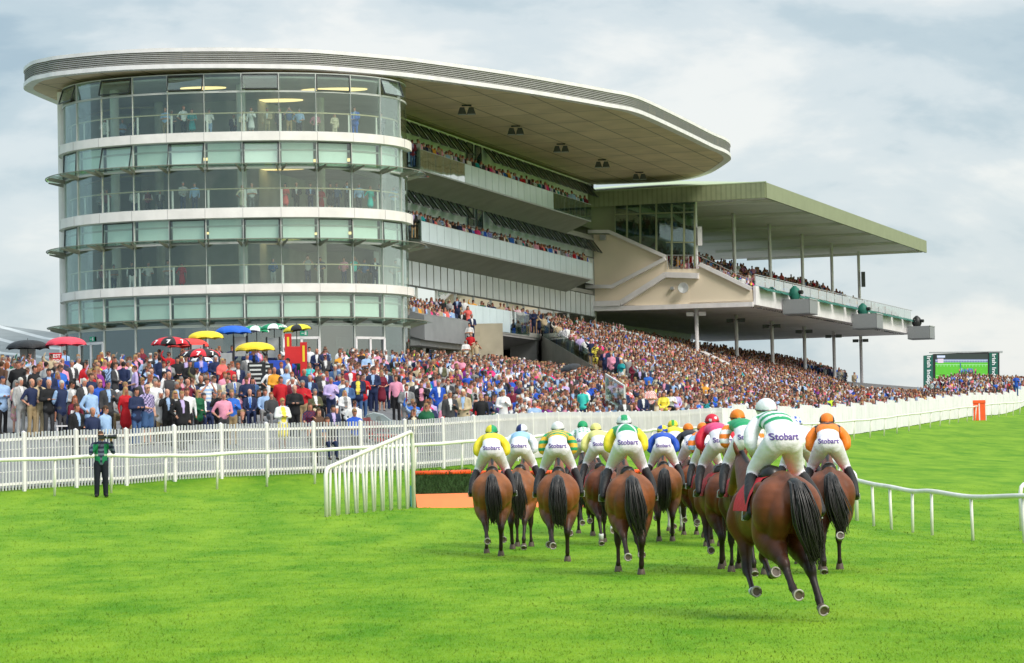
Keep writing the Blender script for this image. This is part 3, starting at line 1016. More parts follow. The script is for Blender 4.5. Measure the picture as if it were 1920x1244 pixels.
# brise soleil rings of glass on bronze brackets
for zc in (9.60, 13.97, 18.12):
    us = [-.0 + i / 60 for i in range(61)]
    b = MB()
    n = len(us)
    inn = [tow(u, .12, zc + .10) for u in us]; outr = [tow(u, 1.05, zc + .22) for u in us]
    ext = Vector((FU.x, FU.y, 0))
    inn += [inn[-1] + Vector((.25, .9, 0))]; outr += [outr[-1] + Vector((.2, 1.6, 0))]
    vs = inn + outr + [p + Vector((0, 0, .02)) for p in outr] + [p + Vector((0, 0, .02)) for p in inn]
    n += 1
    fs = []
    for i in range(n - 1):
        fs += [(i, i + 1, n + i + 1, n + i), (n + i, n + i + 1, 2 * n + i + 1, 2 * n + i), (2 * n + i, 2 * n + i + 1, 3 * n + i + 1, 3 * n + i)]
    b.add(vs, fs)
    o = b.build('glass_canopy', M['canopy'], GR)
    e = MB(); tower_ring(e, zc + .20, zc + .235, 1.04, 1.07); e.build('edge_trim', M['bracket'], o)
    for i in range(NB + 1):
        u = min(US[i] + .0, .999)
        for du in ((0,) if i in (0, NB) else (-.0035, .0035)):
            p = tow(u + du, .03); q = tow(u + du * 3, 1.0)
            t = (q - p).normalized(); sd_ = Vector((-t.y, t.x, 0)) * .025
            Z = lambda z: Vector((0, 0, z))
            bk = MB().box8([p - sd_ + Z(zc - .14), p + sd_ + Z(zc - .14), q + sd_ + Z(zc + .12), q - sd_ + Z(zc + .12), p - sd_ + Z(zc + .08), p + sd_ + Z(zc + .08), q + sd_ + Z(zc + .2), q - sd_ + Z(zc + .2)])
            bk.build('bracket', M['bracket'], o)
# white end pillar on the left, and side wall behind it
MB().poly_prism([Vector((-25.72 + .38 * math.cos(2 * PI * i / 20), 153.3 + .6 + .38 * math.sin(2 * PI * i / 20), 0)) for i in range(20)], 5.5, 23.6).build('end_pillar', M['stone'], GR, smooth=False)
MB().box((-25.75, (154.2 + BACKY) / 2, 14.5), (.3, BACKY - 154.2, 18)).build('side_wall', M['stone'], GR)

# ------------------------------------------------------------ roof
ZR = 23.7
rp_ = [(46, 167), (60, 153), (85, 146.5), (116, 141.5), (202, 133.5), (290, 129.5), (400, 128), (520, 129), (602, 131.5), (718, 140.5), (790, 148), (912, 164), (1000, 177), (1084, 191), (1140, 201), (1183, 209), (1221, 223), (1290, 255), (1335, 277), (1359, 287), (1369, 296), (1362, 306), (1321, 329), (1256, 341), (1118, 347)]
RO = [at_z(x, y, ZR) for x, y in rp_]
RO = [Vector((p.x, p.y, 0)) for p in RO]
RO = [Vector((-26.9, 160.5, 0)), Vector((-27.6, 155.5, 0))] + RO
RS = spline([tuple(p) for p in RO], 5)
_closing = [Vector((2.0, 214, 0)), Vector((-14, 216, 0)), Vector((-29, 180, 0))]
def roof_off(d):
    o_ = []
    n = len(RS)
    for i, p in enumerate(RS):
        t = (RS[min(i + 1, n - 1)] - RS[max(i - 1, 0)]).normalized()
        o_.append(p + Vector((t.y, -t.x, 0)) * d)
    return o_
MB().poly_prism(roof_off(-.12) + _closing, ZR + .02, ZR + .9).build('roof', M['soffit'], GR)
roof = [o for o in bpy.data.objects if o.name == 'roof'][0]
def rring(name, z0, z1, d0, d1, m, par):
    b = MB(); b.ring(roof_off(d0), roof_off(d1), z0, z1); return b.build(name, m, par)
rring('lower_trim', ZR, ZR + .24, -.5, .06, M['white'], roof)
lv = MB()
lv.ring(roof_off(-.2), roof_off(-.12), ZR + .24, ZR + .92)
for k in range(6):
    z = ZR + .28 + k * .107
    A_, B_ = roof_off(-.13), roof_off(.0)
    n = len(A_)
    vs = [(p.x, p.y, z + .065) for p in A_] + [(p.x, p.y, z) for p in B_] + [(p.x, p.y, z + .045) for p in B_] + [(p.x, p.y, z + .105) for p in A_]
    fs = []
    for i in range(n - 1):
        fs += [(i, i + 1, n + i + 1, n + i), (n + i, n + i + 1, 2 * n + i + 1, 2 * n + i), (2 * n + i, 2 * n + i + 1, 3 * n + i + 1, 3 * n + i)]
    lv.add(vs, fs)
lv.build('louvre', M['louvre'], roof)
rring('upper_trim', ZR + .92, ZR + 1.12, -.45, .05, M['white'], roof)
MB().poly_prism(roof_off(-.55) + _closing, ZR + 1.1, ZR + 1.22).build('roof_sheet', mat('cream_roof_sheet', (.62, .55, .36), .6, .1, .5), roof)
MB().poly_prism(roof_off(-.45) + _closing, ZR + .91, ZR + 1.05).build('roof_core', M['louvre'], roof)
for px, Y in ((315, 152), (1118, 172)):
    p = at_y(px, 95, Y)
    MB().tube([(p.x, p.y, ZR + 1.1), (p.x, p.y, ZR + 2.0)], .06, 6).build('vent_pipe', M['white'], roof)
# floodlights hung under the roof
for k, (px, py) in enumerate([(875, 211), (967, 249), (1052, 282), (1129, 311), (1199, 334)]):
    p = at_z(px, py, ZR - .45)
    root = empty('floodlight', (p.x, p.y, ZR), ['first', 'second', 'third', 'fourth', 'fifth and farthest'][k] + ' twin floodlight from the left under the brown roof soffit', 'floodlight', 'twin floodlights under the roof')
    MB().bar(p + Vector((-.3, 0, .42)), p + Vector((.3, 0, .42)), .08, .08).build('bracket', M['black'], root)
    for sx in (-.28, .28):
        c = p + Vector((sx, 0, 0))
        b = MB()
        b.box8([c + Vector(v) for v in ((-.27, -.2, -.12), (.27, -.2, -.12), (.27, .25, -.12), (-.27, .25, -.12), (-.14, -.1, .3), (.14, -.1, .3), (.14, .16, .3), (-.14, .16, .3))])
        o = b.build('lamp_head', M['dgrey'], root)
        MB().box((c.x, c.y, c.z - .135), (.46, .38, .02)).build('lens', M['steel'], o)

# ------------------------------------------------------------ long facade with balconies
S0, S1 = -1.0, 41.5
M['slate'] = mat('slate_grey_panel', (.24, .25, .26), .5, .12, 1)
M['pane_sky_tone'] = mat('painted_sky_pane', (.62, .68, .70), .15, .06, .4, spec=.8)  # pale colour painted in place of a sky reflection
WT = -2.3
def fbox(b, s0, s1, t0, t1, z0, z1):
    return b.box8([st(s0, t0, z0), st(s1, t0, z0), st(s1, t1, z0), st(s0, t1, z0), st(s0, t0, z1), st(s1, t0, z1), st(s1, t1, z1), st(s0, t1, z1)])
# solid core behind the glass
fbox(MB(), -10, 50, -14, -6.5, 5, 23.4).build('core_wall', M['roomdark'], GR)
for z in (10.4, 15.0, 19.4):
    fbox(MB(), -9, 49.4, -6.5, WT - .1, z - .3, z).build('floor_slab', M['concrete'], GR)
fbox(MB(), 49.2, 49.6, -9, WT + .05, 5, 23.5).build('gable_wall', M['concrete'], GR)
def balcony(z, name='balcony', frost=(), sN=0.0, sF=40.0):
    # wedge soffit: thin at the front, deep at the wall
    b = MB()
    for a_, c_ in ((sN, sF),):
        b.box8([st(a_, WT, z - .95), st(c_ + 1, WT, z - .95), st(c_, -.02, z - .16), st(a_, -.02, z - .16), st(a_, WT, z), st(c_ + 1, WT, z), st(c_, -.02, z), st(a_, -.02, z)])
    o = b.build(name, M['concrete'], GR)
    fbox(MB(), sN - .02, sF + .02, -.02, .06, z - .2, z + .03).build('edge_trim', M['steel'], o)
    n = 27
    L_ = (sF - sN) / n
    for i in range(n):
        m = M['frost'] if i in frost else M['clear']
        p = fbox(MB(), sN + L_ * i + .03, sN + L_ * (i + 1) - .03, .085, .1, z - .12, z + 1.08).build('glass_panel', m, o)
        b2 = MB()
        fbox(b2, sN + L_ * i - .03, sN + L_ * i + .03, .0, .08, z, z + 1.12)
        b2.build('clamp', M['steel'], p)
    fbox(MB(), sN, sF, .02, .08, z + 1.08, z + 1.12).build('top_rail', M['steel'], o)
    fbox(MB(), sN - .08, sN - .05, WT, .1, z - .1, z + 1.2).build('end_screen', M['clear'], o)
    return o
balcony(19.85, frost=range(6, 20))
balcony(15.42, frost=range(0, 27))
# facade wall behind the balconies
for (z0, z1, zt0, zt1, tl) in ((19.9, 22.0, 22.05, 23.3, 22), (15.5, 17.55, 17.6, 18.95, 22)):
    for i in range(26):
        a_, c_ = -1 + i * 1.93, -1 + (i + 1) * 1.93
        o = fbox(MB(), a_ + .03, c_ - .03, WT, WT + .02, z0, z1).build('facade_window', M['glass2'] if z0 > 19 else M['pane_sky_tone'], GR)  # lower storey: sky reflection put into the pane colour
    fbox(MB(), -1, 49.2, WT - .04, WT + .06, z1, z1 + .08).build('transom', M['frame_dark'], GR)
    for i in range(26):
        a_, c_ = -1 + i * 1.93 + .34, -1 + (i + 1) * 1.93 - .34
        ang = R(38)
        Ln = 1.25
        tt, zz = WT + .05 + Ln * math.sin(ang), zt1 - Ln * math.cos(ang)
        if i in (9, 10): tt, zz = WT + .08, zt1 - Ln
        b = MB().box8([st(a_, tt, zz), st(c_, tt, zz), st(c_, tt - .02, zz), st(a_, tt - .02, zz), st(a_, WT + .07, zt1), st(c_, WT + .07, zt1), st(c_, WT + .05, zt1), st(a_, WT + .05, zt1)])
        o = b.build('tilted_window', M['glassg'], GR)
        f = MB()
        P4 = [st(a_, tt, zz), st(c_, tt, zz), st(c_, WT + .07, zt1), st(a_, WT + .07, zt1)]
        for j in range(4): f.bar(P4[j], P4[(j + 1) % 4], .07, .07)
        f.build('frame', M['frame_dark'], o)
    fbox(MB(), -1, 49.2, WT - .14, WT - .06, z1, zt1 + .2).build('vent_recess', M['pane_sky_tone'] if z0 < 19 else M['room'], GR)  # lower storey recess carries the same painted sky tone
fbox(MB(), -1, 49.2, WT - .05, WT + .1, 18.95, 19.15).build('transom', M['louvre'], GR)
# level one facade: sky reflection painted pale on the upper row, reflective glass below
for i in range(36):
    a_, c_ = -2.2 + i * 1.43, -2.2 + (i + 1) * 1.43
    o = fbox(MB(), a_ + .04, c_ - .04, WT, WT + .02, 12.95, 14.62).build('sky_toned_pane', M['pane_sky_tone'], GR)
    fbox(MB(), a_ - .025, a_ + .025, WT - .02, WT + .05, 12.9, 14.65).build('mullion', M['louvre'], o)
for i in range(13):
    a_, c_ = -2.2 + i * 3.96, -2.2 + (i + 1) * 3.96
    o = fbox(MB(), a_ + .05, c_ - .05, WT, WT + .02, 10.4, 12.85).build('lower_pane', M['glass2'], GR)
    fbox(MB(), a_ - .05, a_ + .05, WT - .02, WT + .1, 10.4, 12.85).build('mullion', M['frame_pale'], o)
fbox(MB(), -2.2, 49.2, WT - .03, WT + .09, 12.85, 12.95).build('transom', M['frame_dark'], GR)
# viewing deck of level one with a tall glass balustrade, side flank and stair
dk = fbox(MB(), 5.6, 49.5, WT, 1.15, 10.1, 10.4).build('viewing_deck', M['concrete'], GR)
b = MB().box8([st(5.6, WT, 9.2), st(22, WT, 9.2), st(22, 1.1, 9.95), st(5.6, 1.1, 9.95), st(5.6, WT, 10.1), st(22, WT, 10.1), st(22, 1.1, 10.1), st(5.6, 1.1, 10.1)])
b.build('deck_soffit', M['louvre'], dk)
for i in range(9):
    a_ = 5.7 + i * 1.5
    fbox(MB(), a_, a_ + 1.46, 1.17, 1.19, 10.2, 11.65).build('glass_panel', M['frost'] if i < 6 else M['clear'], dk)
# seats block beside the tower, with dark raking flank
b = MB()
for i in range(5):
    t0 = -2.2 + i * .85
    fbox(b, -6.5, 2.0, t0, t0 + .85, 9.0 - i * 0.1, 11.55 - i * .36)
b.build('raked_seating', M['grey'], GR)
b = MB().box8([st(-6.6, -2.3, 10.2), st(2.1, -2.3, 10.2), st(2.1, 2.4, 8.9), st(-6.6, 2.4, 8.9), st(-6.6, -2.3, 11.9), st(2.1, -2.3, 11.9), st(2.1, 2.4, 10.35), st(-6.6, 2.4, 10.35)])
b.build('seating_flank', M['slate'], GR)
# ground floor walls beneath, with dark glazing
for i in range(10):
    a_ = -8 + i * 2.6
    o = fbox(MB(), a_ + .06, a_ + 2.54, -1.6, -1.58, 6.2, 9.0).build('ground_pane', M['glassg'], GR)
    fbox(MB(), a_ - .07, a_ + .07, -1.62, -1.5, 6.2, 9.05).build('mullion', M['frame_pale'], o)
fbox(MB(), -8, 21, -2.6, -2.4, 5.5, 9.2).build('lobby_wall', M['blind'], GR)
fbox(MB(), -8.1, 17.2, -1.65, -1.45, 9.05, 9.3).build('lintel', M['louvre'], GR)
for s_ in (6.4, 21.4):
    fbox(MB(), s_, s_ + .5, -.9, 1.0, 5.8, 10.1).build('deck_column', M['louvre'], GR)
# stair of beige steps running down from the deck towards the camera
b = MB()
ns = 26
AX = Vector((-.0196, 1, 0)).normalized(); AN = Vector((AX.y, -AX.x, 0))
ST0 = Vector((-3.3, 168, 0))
for i in range(ns):
    p = ST0 - AX * (i * .36 + .18)
    z = 10.4 - (i + 1) * .148
    b.box((p.x, p.y, (z + 5) / 2), (.36, 2.55, z - 5), AX)
b.box((ST0.x + .6, ST0.y + .9, 7.7), (1.9, 4.2, 5.4), AX)
so = b.build('stair', M['step'], GR)
b = MB()
for sd_ in (-1.3,):
    a0, a1 = ST0 + AN * sd_, ST0 - AX * 9.3 + AN * sd_
    b.bar(a0 + Vector((0, 0, 11.4)), a1 + Vector((0, 0, 7.55)), .05, .05)
    for i in range(8):
        q = ST0 - AX * (i * 1.3) + AN * sd_
        b.bar(q + Vector((0, 0, 10.2 - i * .535)), q + Vector((0, 0, 11.38 - i * .535)), .05, .05)
b.build('stair_rail', M['steel'], so)
# flank of the terrace, dark, facing the tower
b = MB().box8([st(21.9, 1.2, 5), st(22.0, 1.2, 5), st(ter_start(10), 10, 5), st(ter_start(10) - .1, 10, 5), st(21.9, 1.2, 10.3), st(22.0, 1.2, 10.3), st(ter_start(10), 10, 7.4), st(ter_start(10) - .1, 10, 7.4)])
b.build('terrace_flank', M['concrete'], GR)
b = MB()
for i in range(6):
    t_ = 1.4 + i * 1.3
    z = TERZ - (t_ - TER0) * TERK
    a_, c_ = st(ter_start(t_) - .05, t_), st(ter_start(t_ + 1.25) - .05, t_ + 1.25)
    q_ = FU * .02
    Z = lambda v: Vector((0, 0, v))
    b.box8([a_ + Z(z), a_ + q_ + Z(z), c_ + q_ + Z(z - .42), c_ + Z(z - .42), a_ + Z(z + 1.15), a_ + q_ + Z(z + 1.15), c_ + q_ + Z(z + .73), c_ + Z(z + .73)])
b.build('flank_glass', M['clear'], GR)
# glass barrier across the terrace
gb = empty('glass_barrier', tuple(st(34, 6.5, 8.3)), 'long frosted glass barrier among the standing crowd below the cream wall', 'barrier')
def barrier(root):
    A = at_y(1130, 640, 200); B = at_y(1280, 652, 214)
    A = st(*[v for v in to_st(A.x, A.y)], 0); B = st(*[v for v in to_st(B.x, B.y)], 0)
    n = 8
    for i in range(n):
        a, c = A.lerp(B, i / n), A.lerp(B, (i + .96) / n)
        za, zc = zsurf(a.x, a.y), zsurf(c.x, c.y)
        z0 = at_y(1130 + 150 * i / n, 612 + 32 * i / n, a.y).z
        z1 = at_y(1130 + 150 * (i + .96) / n, 612 + 32 * (i + .96) / n, c.y).z
        d = (c - a).normalized(); nr = Vector((d.y, -d.x, 0)) * .015
        b = MB().box8([a + nr + Vector((0, 0, za)), c + nr + Vector((0, 0, zc)), c - nr + Vector((0, 0, zc)), a - nr + Vector((0, 0, za)), a + nr + Vector((0, 0, z0)), c + nr + Vector((0, 0, z1)), c - nr + Vector((0, 0, z1)), a - nr + Vector((0, 0, z0))])
        b.build('glass_panel', M['frost'], root)
barrier(gb)

# ============================================================ SECOND GRANDSTAND
C0 = at_z(1444, 370, 21.56); C0.z = 0
U2 = Vector((.337, .9415, 0)).normalized()
V2 = Vector((U2.y, -U2.x, 0))
K0 = Vector((14.5, 209, 0))       # first column
def s2(s, t, z=0.0):
    p = K0 + U2 * s + V2 * t
    return Vector((p.x, p.y, z))
G2 = empty('grandstand', (14.5, 209, 6), 'older open grandstand with olive green roof, cream end wall and white columns', 'grandstand')
def b2(b, s0, s1, t0, t1, z0, z1):
    return b.box8([s2(s0, t0, z0), s2(s1, t0, z0), s2(s1, t1, z0), s2(s0, t1, z0), s2(s0, t0, z1), s2(s1, t0, z1), s2(s1, t1, z1), s2(s0, t1, z1)])
ZB, ZT = 21.56, 22.75
se = 62.5
rf = b2(MB(), -1.9, se, -17, 6.2, ZB + .25, ZT - .05).build('roof', M['soffit2'], G2)
b2(MB(), -2.1, -1.9, -17, 6.3, ZB, ZT).build('gable_fascia', M['ribbed_green'], rf)
b2(MB(), -1.9, se, 6.2, 6.4, ZB, ZT).build('front_fascia', M['green_roof'], rf)
b2(MB(), -2.12, -2.0, -17, 6.42, ZT, ZT + .08).build('ridge_cap', M['green_roof_top'], rf)
# low pitched roof sheet above
vs = [s2(-2, -17, ZT + .02), s2(-2, 6.3, ZT + .02), s2(se, 6.3, ZT + .02), s2(se, -17, ZT + .02), s2(8, -4, ZT + 1.6), s2(se - 8, -4, ZT + 1.6)]
MB().add(vs, [(0, 1, 4), (1, 2, 5, 4), (2, 3, 5), (3, 0, 4, 5)]).build('roof_sheet', M['green_roof_top'], rf)
# beams under the roof (stepped soffit panels)
b = MB()
for i in range(6):
    b2(b, 2 + i * 12, 2.3 + i * 12, -12, 6.0, ZB + .02, ZB + .24)
b.build('roof_beam', M['soffit2'], rf)
for i in range(6):
    s_ = i * 12.0
    z0, z1 = 13.4, ZB + .24
    b = MB()
    if i == 0: b2(b, -.18, .18, -.2, .2, z0 + 0.5, z1)
    else: b.tube([s2(s_, 0, z0), s2(s_, 0, z1)], .15, 10)
    o = b.build('upper_column', M['white'], G2, smooth=i > 0)
    if i in (0, 5):
        bb = MB().box(tuple(s2(s_ - .1, .45, 19.0)), (.35, .4, 1.5)); bb.build('loudspeaker', M['white'] if i == 0 else M['dgrey'], o)
    b = MB().tube([s2(s_, 0, 6), s2(s_, 0, 13.35)], .16, 10)
    o = b.build('lower_column', M['white'], G2, smooth=True)
    hb = MB()
    for sx in (-.5, .5):
        hb.box(tuple(s2(s_ - .1, sx, 12.9)), (.55, .35, .3))
    hb.bar(s2(s_ - .1, -.5, 12.95), s2(s_ - .1, .5, 12.95), .06, .06)
    hb.build('lamp', M['white'] if i == 0 else M['dgrey'], o)
# deck slab of the upper tier: deep white front beam and grey soffit
ZS = 13.4
o = MB().box8([s2(-1, -16, ZS), s2(se - 1, -16, ZS), s2(se - 1, 4.9, ZS), s2(-1, 4.9, ZS), s2(-1, -16, ZS + .35), s2(se - 1, -16, ZS + .35), s2(se - 1, 4.9, ZS + .35), s2(-1, 4.9, ZS + .35)]).build('deck_slab', M['soffit2'], G2)
b2(MB(), -1.02, se - 1, 4.9, 5.1, ZS - .02, ZS + 1.45).build('front_beam', M['white'], o)
# raked seats behind the beam
b = MB()
for i in range(14):
    b2(b, -.6, se - 1.2, 4.6 - (i + 1) * .85, 4.6 - i * .85, ZS + .3, ZS + .75 + i * .36)
b.build('raked_seating', M['concrete'], G2)
# railing along the beam
b = MB()
for i in range(64):
    b.bar(s2(-.8 + i * .97, 5.0, ZS + 1.4), s2(-.8 + i * .97, 5.0, ZS + 2.35), .03, .03)
rl = b.build('railing', M['steel'], G2)
b2(MB(), -.9, se - 1.2, 4.97, 5.03, ZS + 2.33, ZS + 2.38).build('top_rail', M['steel'], rl)
for i in range(20):
    b2(MB(), -.8 + i * 3.05, 2.1 + i * 3.05, 5.03, 5.045, ZS + 1.5, ZS + 2.25).build('glass_panel', M['clear'], rl)
b = MB()
for i in range(12):
    s_ = i * 5.1
    b.box8([s2(s_, 5.1, ZS + 1.42), s2(s_ + 4.4, 5.1, ZS + 1.42), s2(s_ + 4.4, 5.75, ZS + 1.1), s2(s_, 5.75, ZS + 1.1), s2(s_, 5.1, ZS + 1.46), s2(s_ + 4.4, 5.1, ZS + 1.46), s2(s_ + 4.4, 5.75, ZS + 1.14), s2(s_, 5.75, ZS + 1.14)])
b.build('ledge_grille', M['dgreen'], rl)
# cream end wall in the gable plane with white copings: drawn from its real outline
PW = s2(-1.0, 0, 0); NW = U2
def gw(px, py, off=0.0):
    p = on_plane(px, py, PW, NW)
    return p - U2 * off
def gable_shape(pts, name, m, par, thick=.35, off=0.0):
    P = [gw(x, y, off) for x, y in pts]
    n = len(P)
    tris = tessellate_polygon([[Vector((x, -y, 0)) for x, y in pts]])
    Q = [p + U2 * thick for p in P]
    fs = [tuple(t) for t in tris] + [tuple(i + n for i in t[::-1]) for t in tris] + [(i, (i + 1) % n, n + (i + 1) % n, n + i) for i in range(n)]
    return recalc(MB().add(P + Q, fs).build(name, m, par))
ew = gable_shape([(1080, 436), (1142, 435), (1249, 481), (1252, 505), (1310, 504), (1312, 497), (1410, 543), (1413, 571), (1225, 580), (1080, 582)], 'end_wall', M['cream'], G2)
def coping(pts, wpx, name='coping', off=.12):
    b = MB()
    for (x0, y0), (x1, y1) in zip(pts[:-1], pts[1:]):
        p, q = gw(x0, y0, off / 2), gw(x1, y1, off / 2)
        b.bar(p, q, .35 + off, wpx)
    b.build(name, M['white'], ew)
coping([(1104, 435), (1143, 435), (1249, 482)], .26)
coping([(1313, 496), (1409, 542)], .3)
coping([(1100, 538), (1149, 538), (1249, 486)], .28, off=.2)
coping([(1100, 571), (1166, 569), (1250, 516), (1311, 518)], .42, off=.3)
coping([(1110, 580), (1225, 577), (1413, 571)], .35, off=.14)
gable_shape([(1190, 562), (1246, 524), (1292, 524), (1292, 574), (1190, 576)], 'shaded_panel', M['cream'], G2, .1, .01)
for px, py, s_ in ((1132, 446, .9), (1262, 541, .5)):
    p = gw(px, py, .2)
    MB().box(tuple(p), (s_ * .5, .3, s_ * .45), V2).build('wall_light', M['steel'], ew)
p = gw(1284, 541, .5)
MB().lathe(tuple(p), [(.02, 0), (.35, .02), (.42, .12), (.4, .14), (.02, .06)], 18, Matrix.Rotation(R(90), 3, 'X')).build('satellite_dish', M['steel'], ew)
# glazed upper end with green mullions
go = gable_shape([(1153, 384), (1304, 379), (1304, 481), (1250, 481), (1153, 440)], 'end_glazing', M['glassg'], G2, .03, .02)
f = MB()
for x0 in (1153, 1176, 1201, 1231, 1260, 1283, 1303):
    yb = min(481, 440 + (x0 - 1153) * .43) if x0 < 1249 else 500
    f.bar(gw(x0, 383, .08), gw(x0, yb, .08), .12, .12)
f.bar(gw(1153, 403, .08), gw(1303, 398, .08), .1, .1)
f.bar(gw(1249, 455, .08), gw(1303, 455, .08), .08, .08)
f.build('mullion', M['green_roof'], go)
gable_shape([(1080, 384), (1152, 384), (1152, 440), (1080, 440)], 'end_cladding', M['green_roof'], G2, .1, .05)
# landing railing
f = MB()
for x0 in range(1252, 1312, 10):
    f.bar(gw(x0, 505, .1), gw(x0, 479, .1), .04, .04)
f.bar(gw(1250, 479, .1), gw(1310, 479, .1), .05, .05)
f.bar(gw(1310, 479, .1), gw(1409, 527, .1), .05, .05)
f.build('landing_rail', M['steel'], ew)
# back wall and rooms, upper and lower
b2(MB(), -.6, 34, -12.6, -12.3, ZS + .3, ZB).build('back_wall', M['roomdark'], G2)
b2(MB(), 36, 58, -12.6, -12.5, ZS + 5, ZS + 6.1).build('glass_screen', M['clear'], G2)
for i in range(4):
    b2(MB(), 4 + i * 9, 7.5 + i * 9, -9.6, -9.2, ZS + 4.3, ZS + 6.4).build('commentary_box', M['dgrey'], G2)
bl = b2(MB(), -1, 44, -13.3, -13.0, 5, ZS).build('lower_back_wall', M['grey'], G2)
# lower back windows in a bright strip
for i in range(44):
    b2(MB(), 15 + i * .7, 15.38 + i * .7, -12.98, -12.95, 10.9, 12.2).build('slot_window', M['frost'], bl)
b2(MB(), -.8, -.3, -11.0, -9.8, 5, ZS).build('end_pier', M['cream'], G2)
# camera platforms hung from the front beam
for px, py0, py1, tx, lab in ((1492, 563, 591, 0, ''), (1618, 590, 618, 0, ''), (1718, 613, 637, 0, '')):
    # find s where the beam is at px
    s_ = min((i * .1 for i in range(0, 700)), key=lambda q: abs(960 + FPX * s2(q, 6.2).x / s2(q, 6.2).y - px - 8))
    zt = at_y(px, py0, s2(s_, 6.2).y).z; zb = at_y(px, py1, s2(s_, 6.2).y).z
    b = MB()
    ln = 1.35 if px < 1700 else 1.3
    b2(b, s_ - ln, s_ + ln, 5.2, 7.4, zb, zb + .08)
    b2(b, s_ - ln, s_ + ln, 7.36, 7.4, zb, zt); b2(b, s_ - ln, s_ - ln + .04, 5.2, 7.4, zb, zt); b2(b, s_ + ln - .04, s_ + ln, 5.2, 7.4, zb, zt)
    b.build('camera_platform', M['mesh_grey'], G2)
    bm_ = MB(); b2(bm_, s_ - ln - .03, s_ + ln + .03, 7.38, 7.44, zt - .04, zt + .04); bm_.build('platform_rail', M['steel'], G2)
    if px == 1618: CAMP2 = (s_, zb)
    root = empty('broadcast_camera', tuple(s2(s_, 6.2, zb + .08)), {1492: 'camera under a dark green cover on the platform nearest the cream wall', 1618: 'camera under a dark green cover on the middle hanging platform', 1718: 'black broadcast camera silhouetted on the farthest hanging platform'}[px], 'camera', 'broadcast cameras on the stand')
    c = s2(s_ - .5, 6.0, zb + .08)
    b = MB()
    b.tube([c, c + Vector((0, 0, 1.2)), c + Vector((0, 0, 1.5)), c + Vector((0, 0, 2.0)), c + Vector((0, 0, 2.25))], [.42, .36, .5, .38, .1], 9)
    b.build('cover', M['dgreen'] if px < 1700 else M['black'], root, smooth=True)
    MB().tube([c + Vector((0, 0, 1.75)), c + V2 * .7 - U2 * .2 + Vector((0, 0, 1.7))], .16, 8).build('lens_hood', M['black'], root)
# white capped stair walls in the terrace
for (P_, hgt, lab) in (([(1296, 662), (1318, 660), (1400, 700)], 1.25, 'upper'), ([(1403, 687), (1425, 697), (1427, 708)], 1.2, 'lower')):
    Y0 = 214 if lab == 'upper' else 208
    W3 = []
    for k, (x0, y0) in enumerate(P_):
        Y = Y0 - k * (9 if lab == 'upper' else 4)
        W3.append(at_y(x0, y0, Y))
    root = empty('stair_wall', (W3[0].x, W3[0].y, zsurf(W3[0].x, W3[0].y)), 'cream stair wall with a white coping, %s one in the crowded terrace' % lab, 'wall', 'capped stair walls in the terrace')
    b = MB()
    for p, q in zip(W3[:-1], W3[1:]):
        b.bar(p - Vector((0, 0, .1)), q - Vector((0, 0, .1)), .42, .24)
    b.build('coping', M['white'], root)
    b = MB()
    for p, q in zip(W3[:-1], W3[1:]):
        d = (q - p); d.z = 0
        d.normalize(); nr = Vector((d.y, -d.x, 0)) * .15
        zz = Vector((0, 0, 1))
        g0, g1 = zsurf(p.x, p.y) - .5, zsurf(q.x, q.y) - .5
        b.box8([Vector((p.x, p.y, g0)) + nr, Vector((q.x, q.y, g1)) + nr, Vector((q.x, q.y, g1)) - nr, Vector((p.x, p.y, g0)) - nr, p + nr - zz * .1, q + nr - zz * .1, q - nr - zz * .1, p - nr - zz * .1])
    b.build('wall', M['cream'], root)

# ============================================================ grey shed, screen
def shed():
    root = empty('shed', (-34, 186, 7), 'long grey shed with a striped sloping roof beyond the bookmakers at the left', 'building')
    A, B = at_y(-60, 686, 180), at_y(112, 688, 176)
    C, D = at_y(112, 628, 196), at_y(-60, 605, 200)
    n = Vector((0, 0, .12))
    MB().box8([A, B, C, D, A + n, B + n, C + n, D + n]).build('roof', M['shed_roof'], root)
    MB().box8([Vector((A.x + .3, A.y + .6, 5)), Vector((B.x - .3, B.y + .6, 5)), Vector((C.x - .3, C.y, 5)), Vector((D.x, D.y, 5)), Vector((A.x + .3, A.y + .6, A.z)), Vector((B.x - .3, B.y + .6, B.z)), Vector((C.x - .3, C.y, C.z - .1)), Vector((D.x, D.y, D.z - .1))]).build('wall', M['white2'], root)
    MB().bar(A + Vector((0, -.1, 0)), B + Vector((0, -.1, 0)), .3, .3).build('gutter', M['steel'], root)
shed()
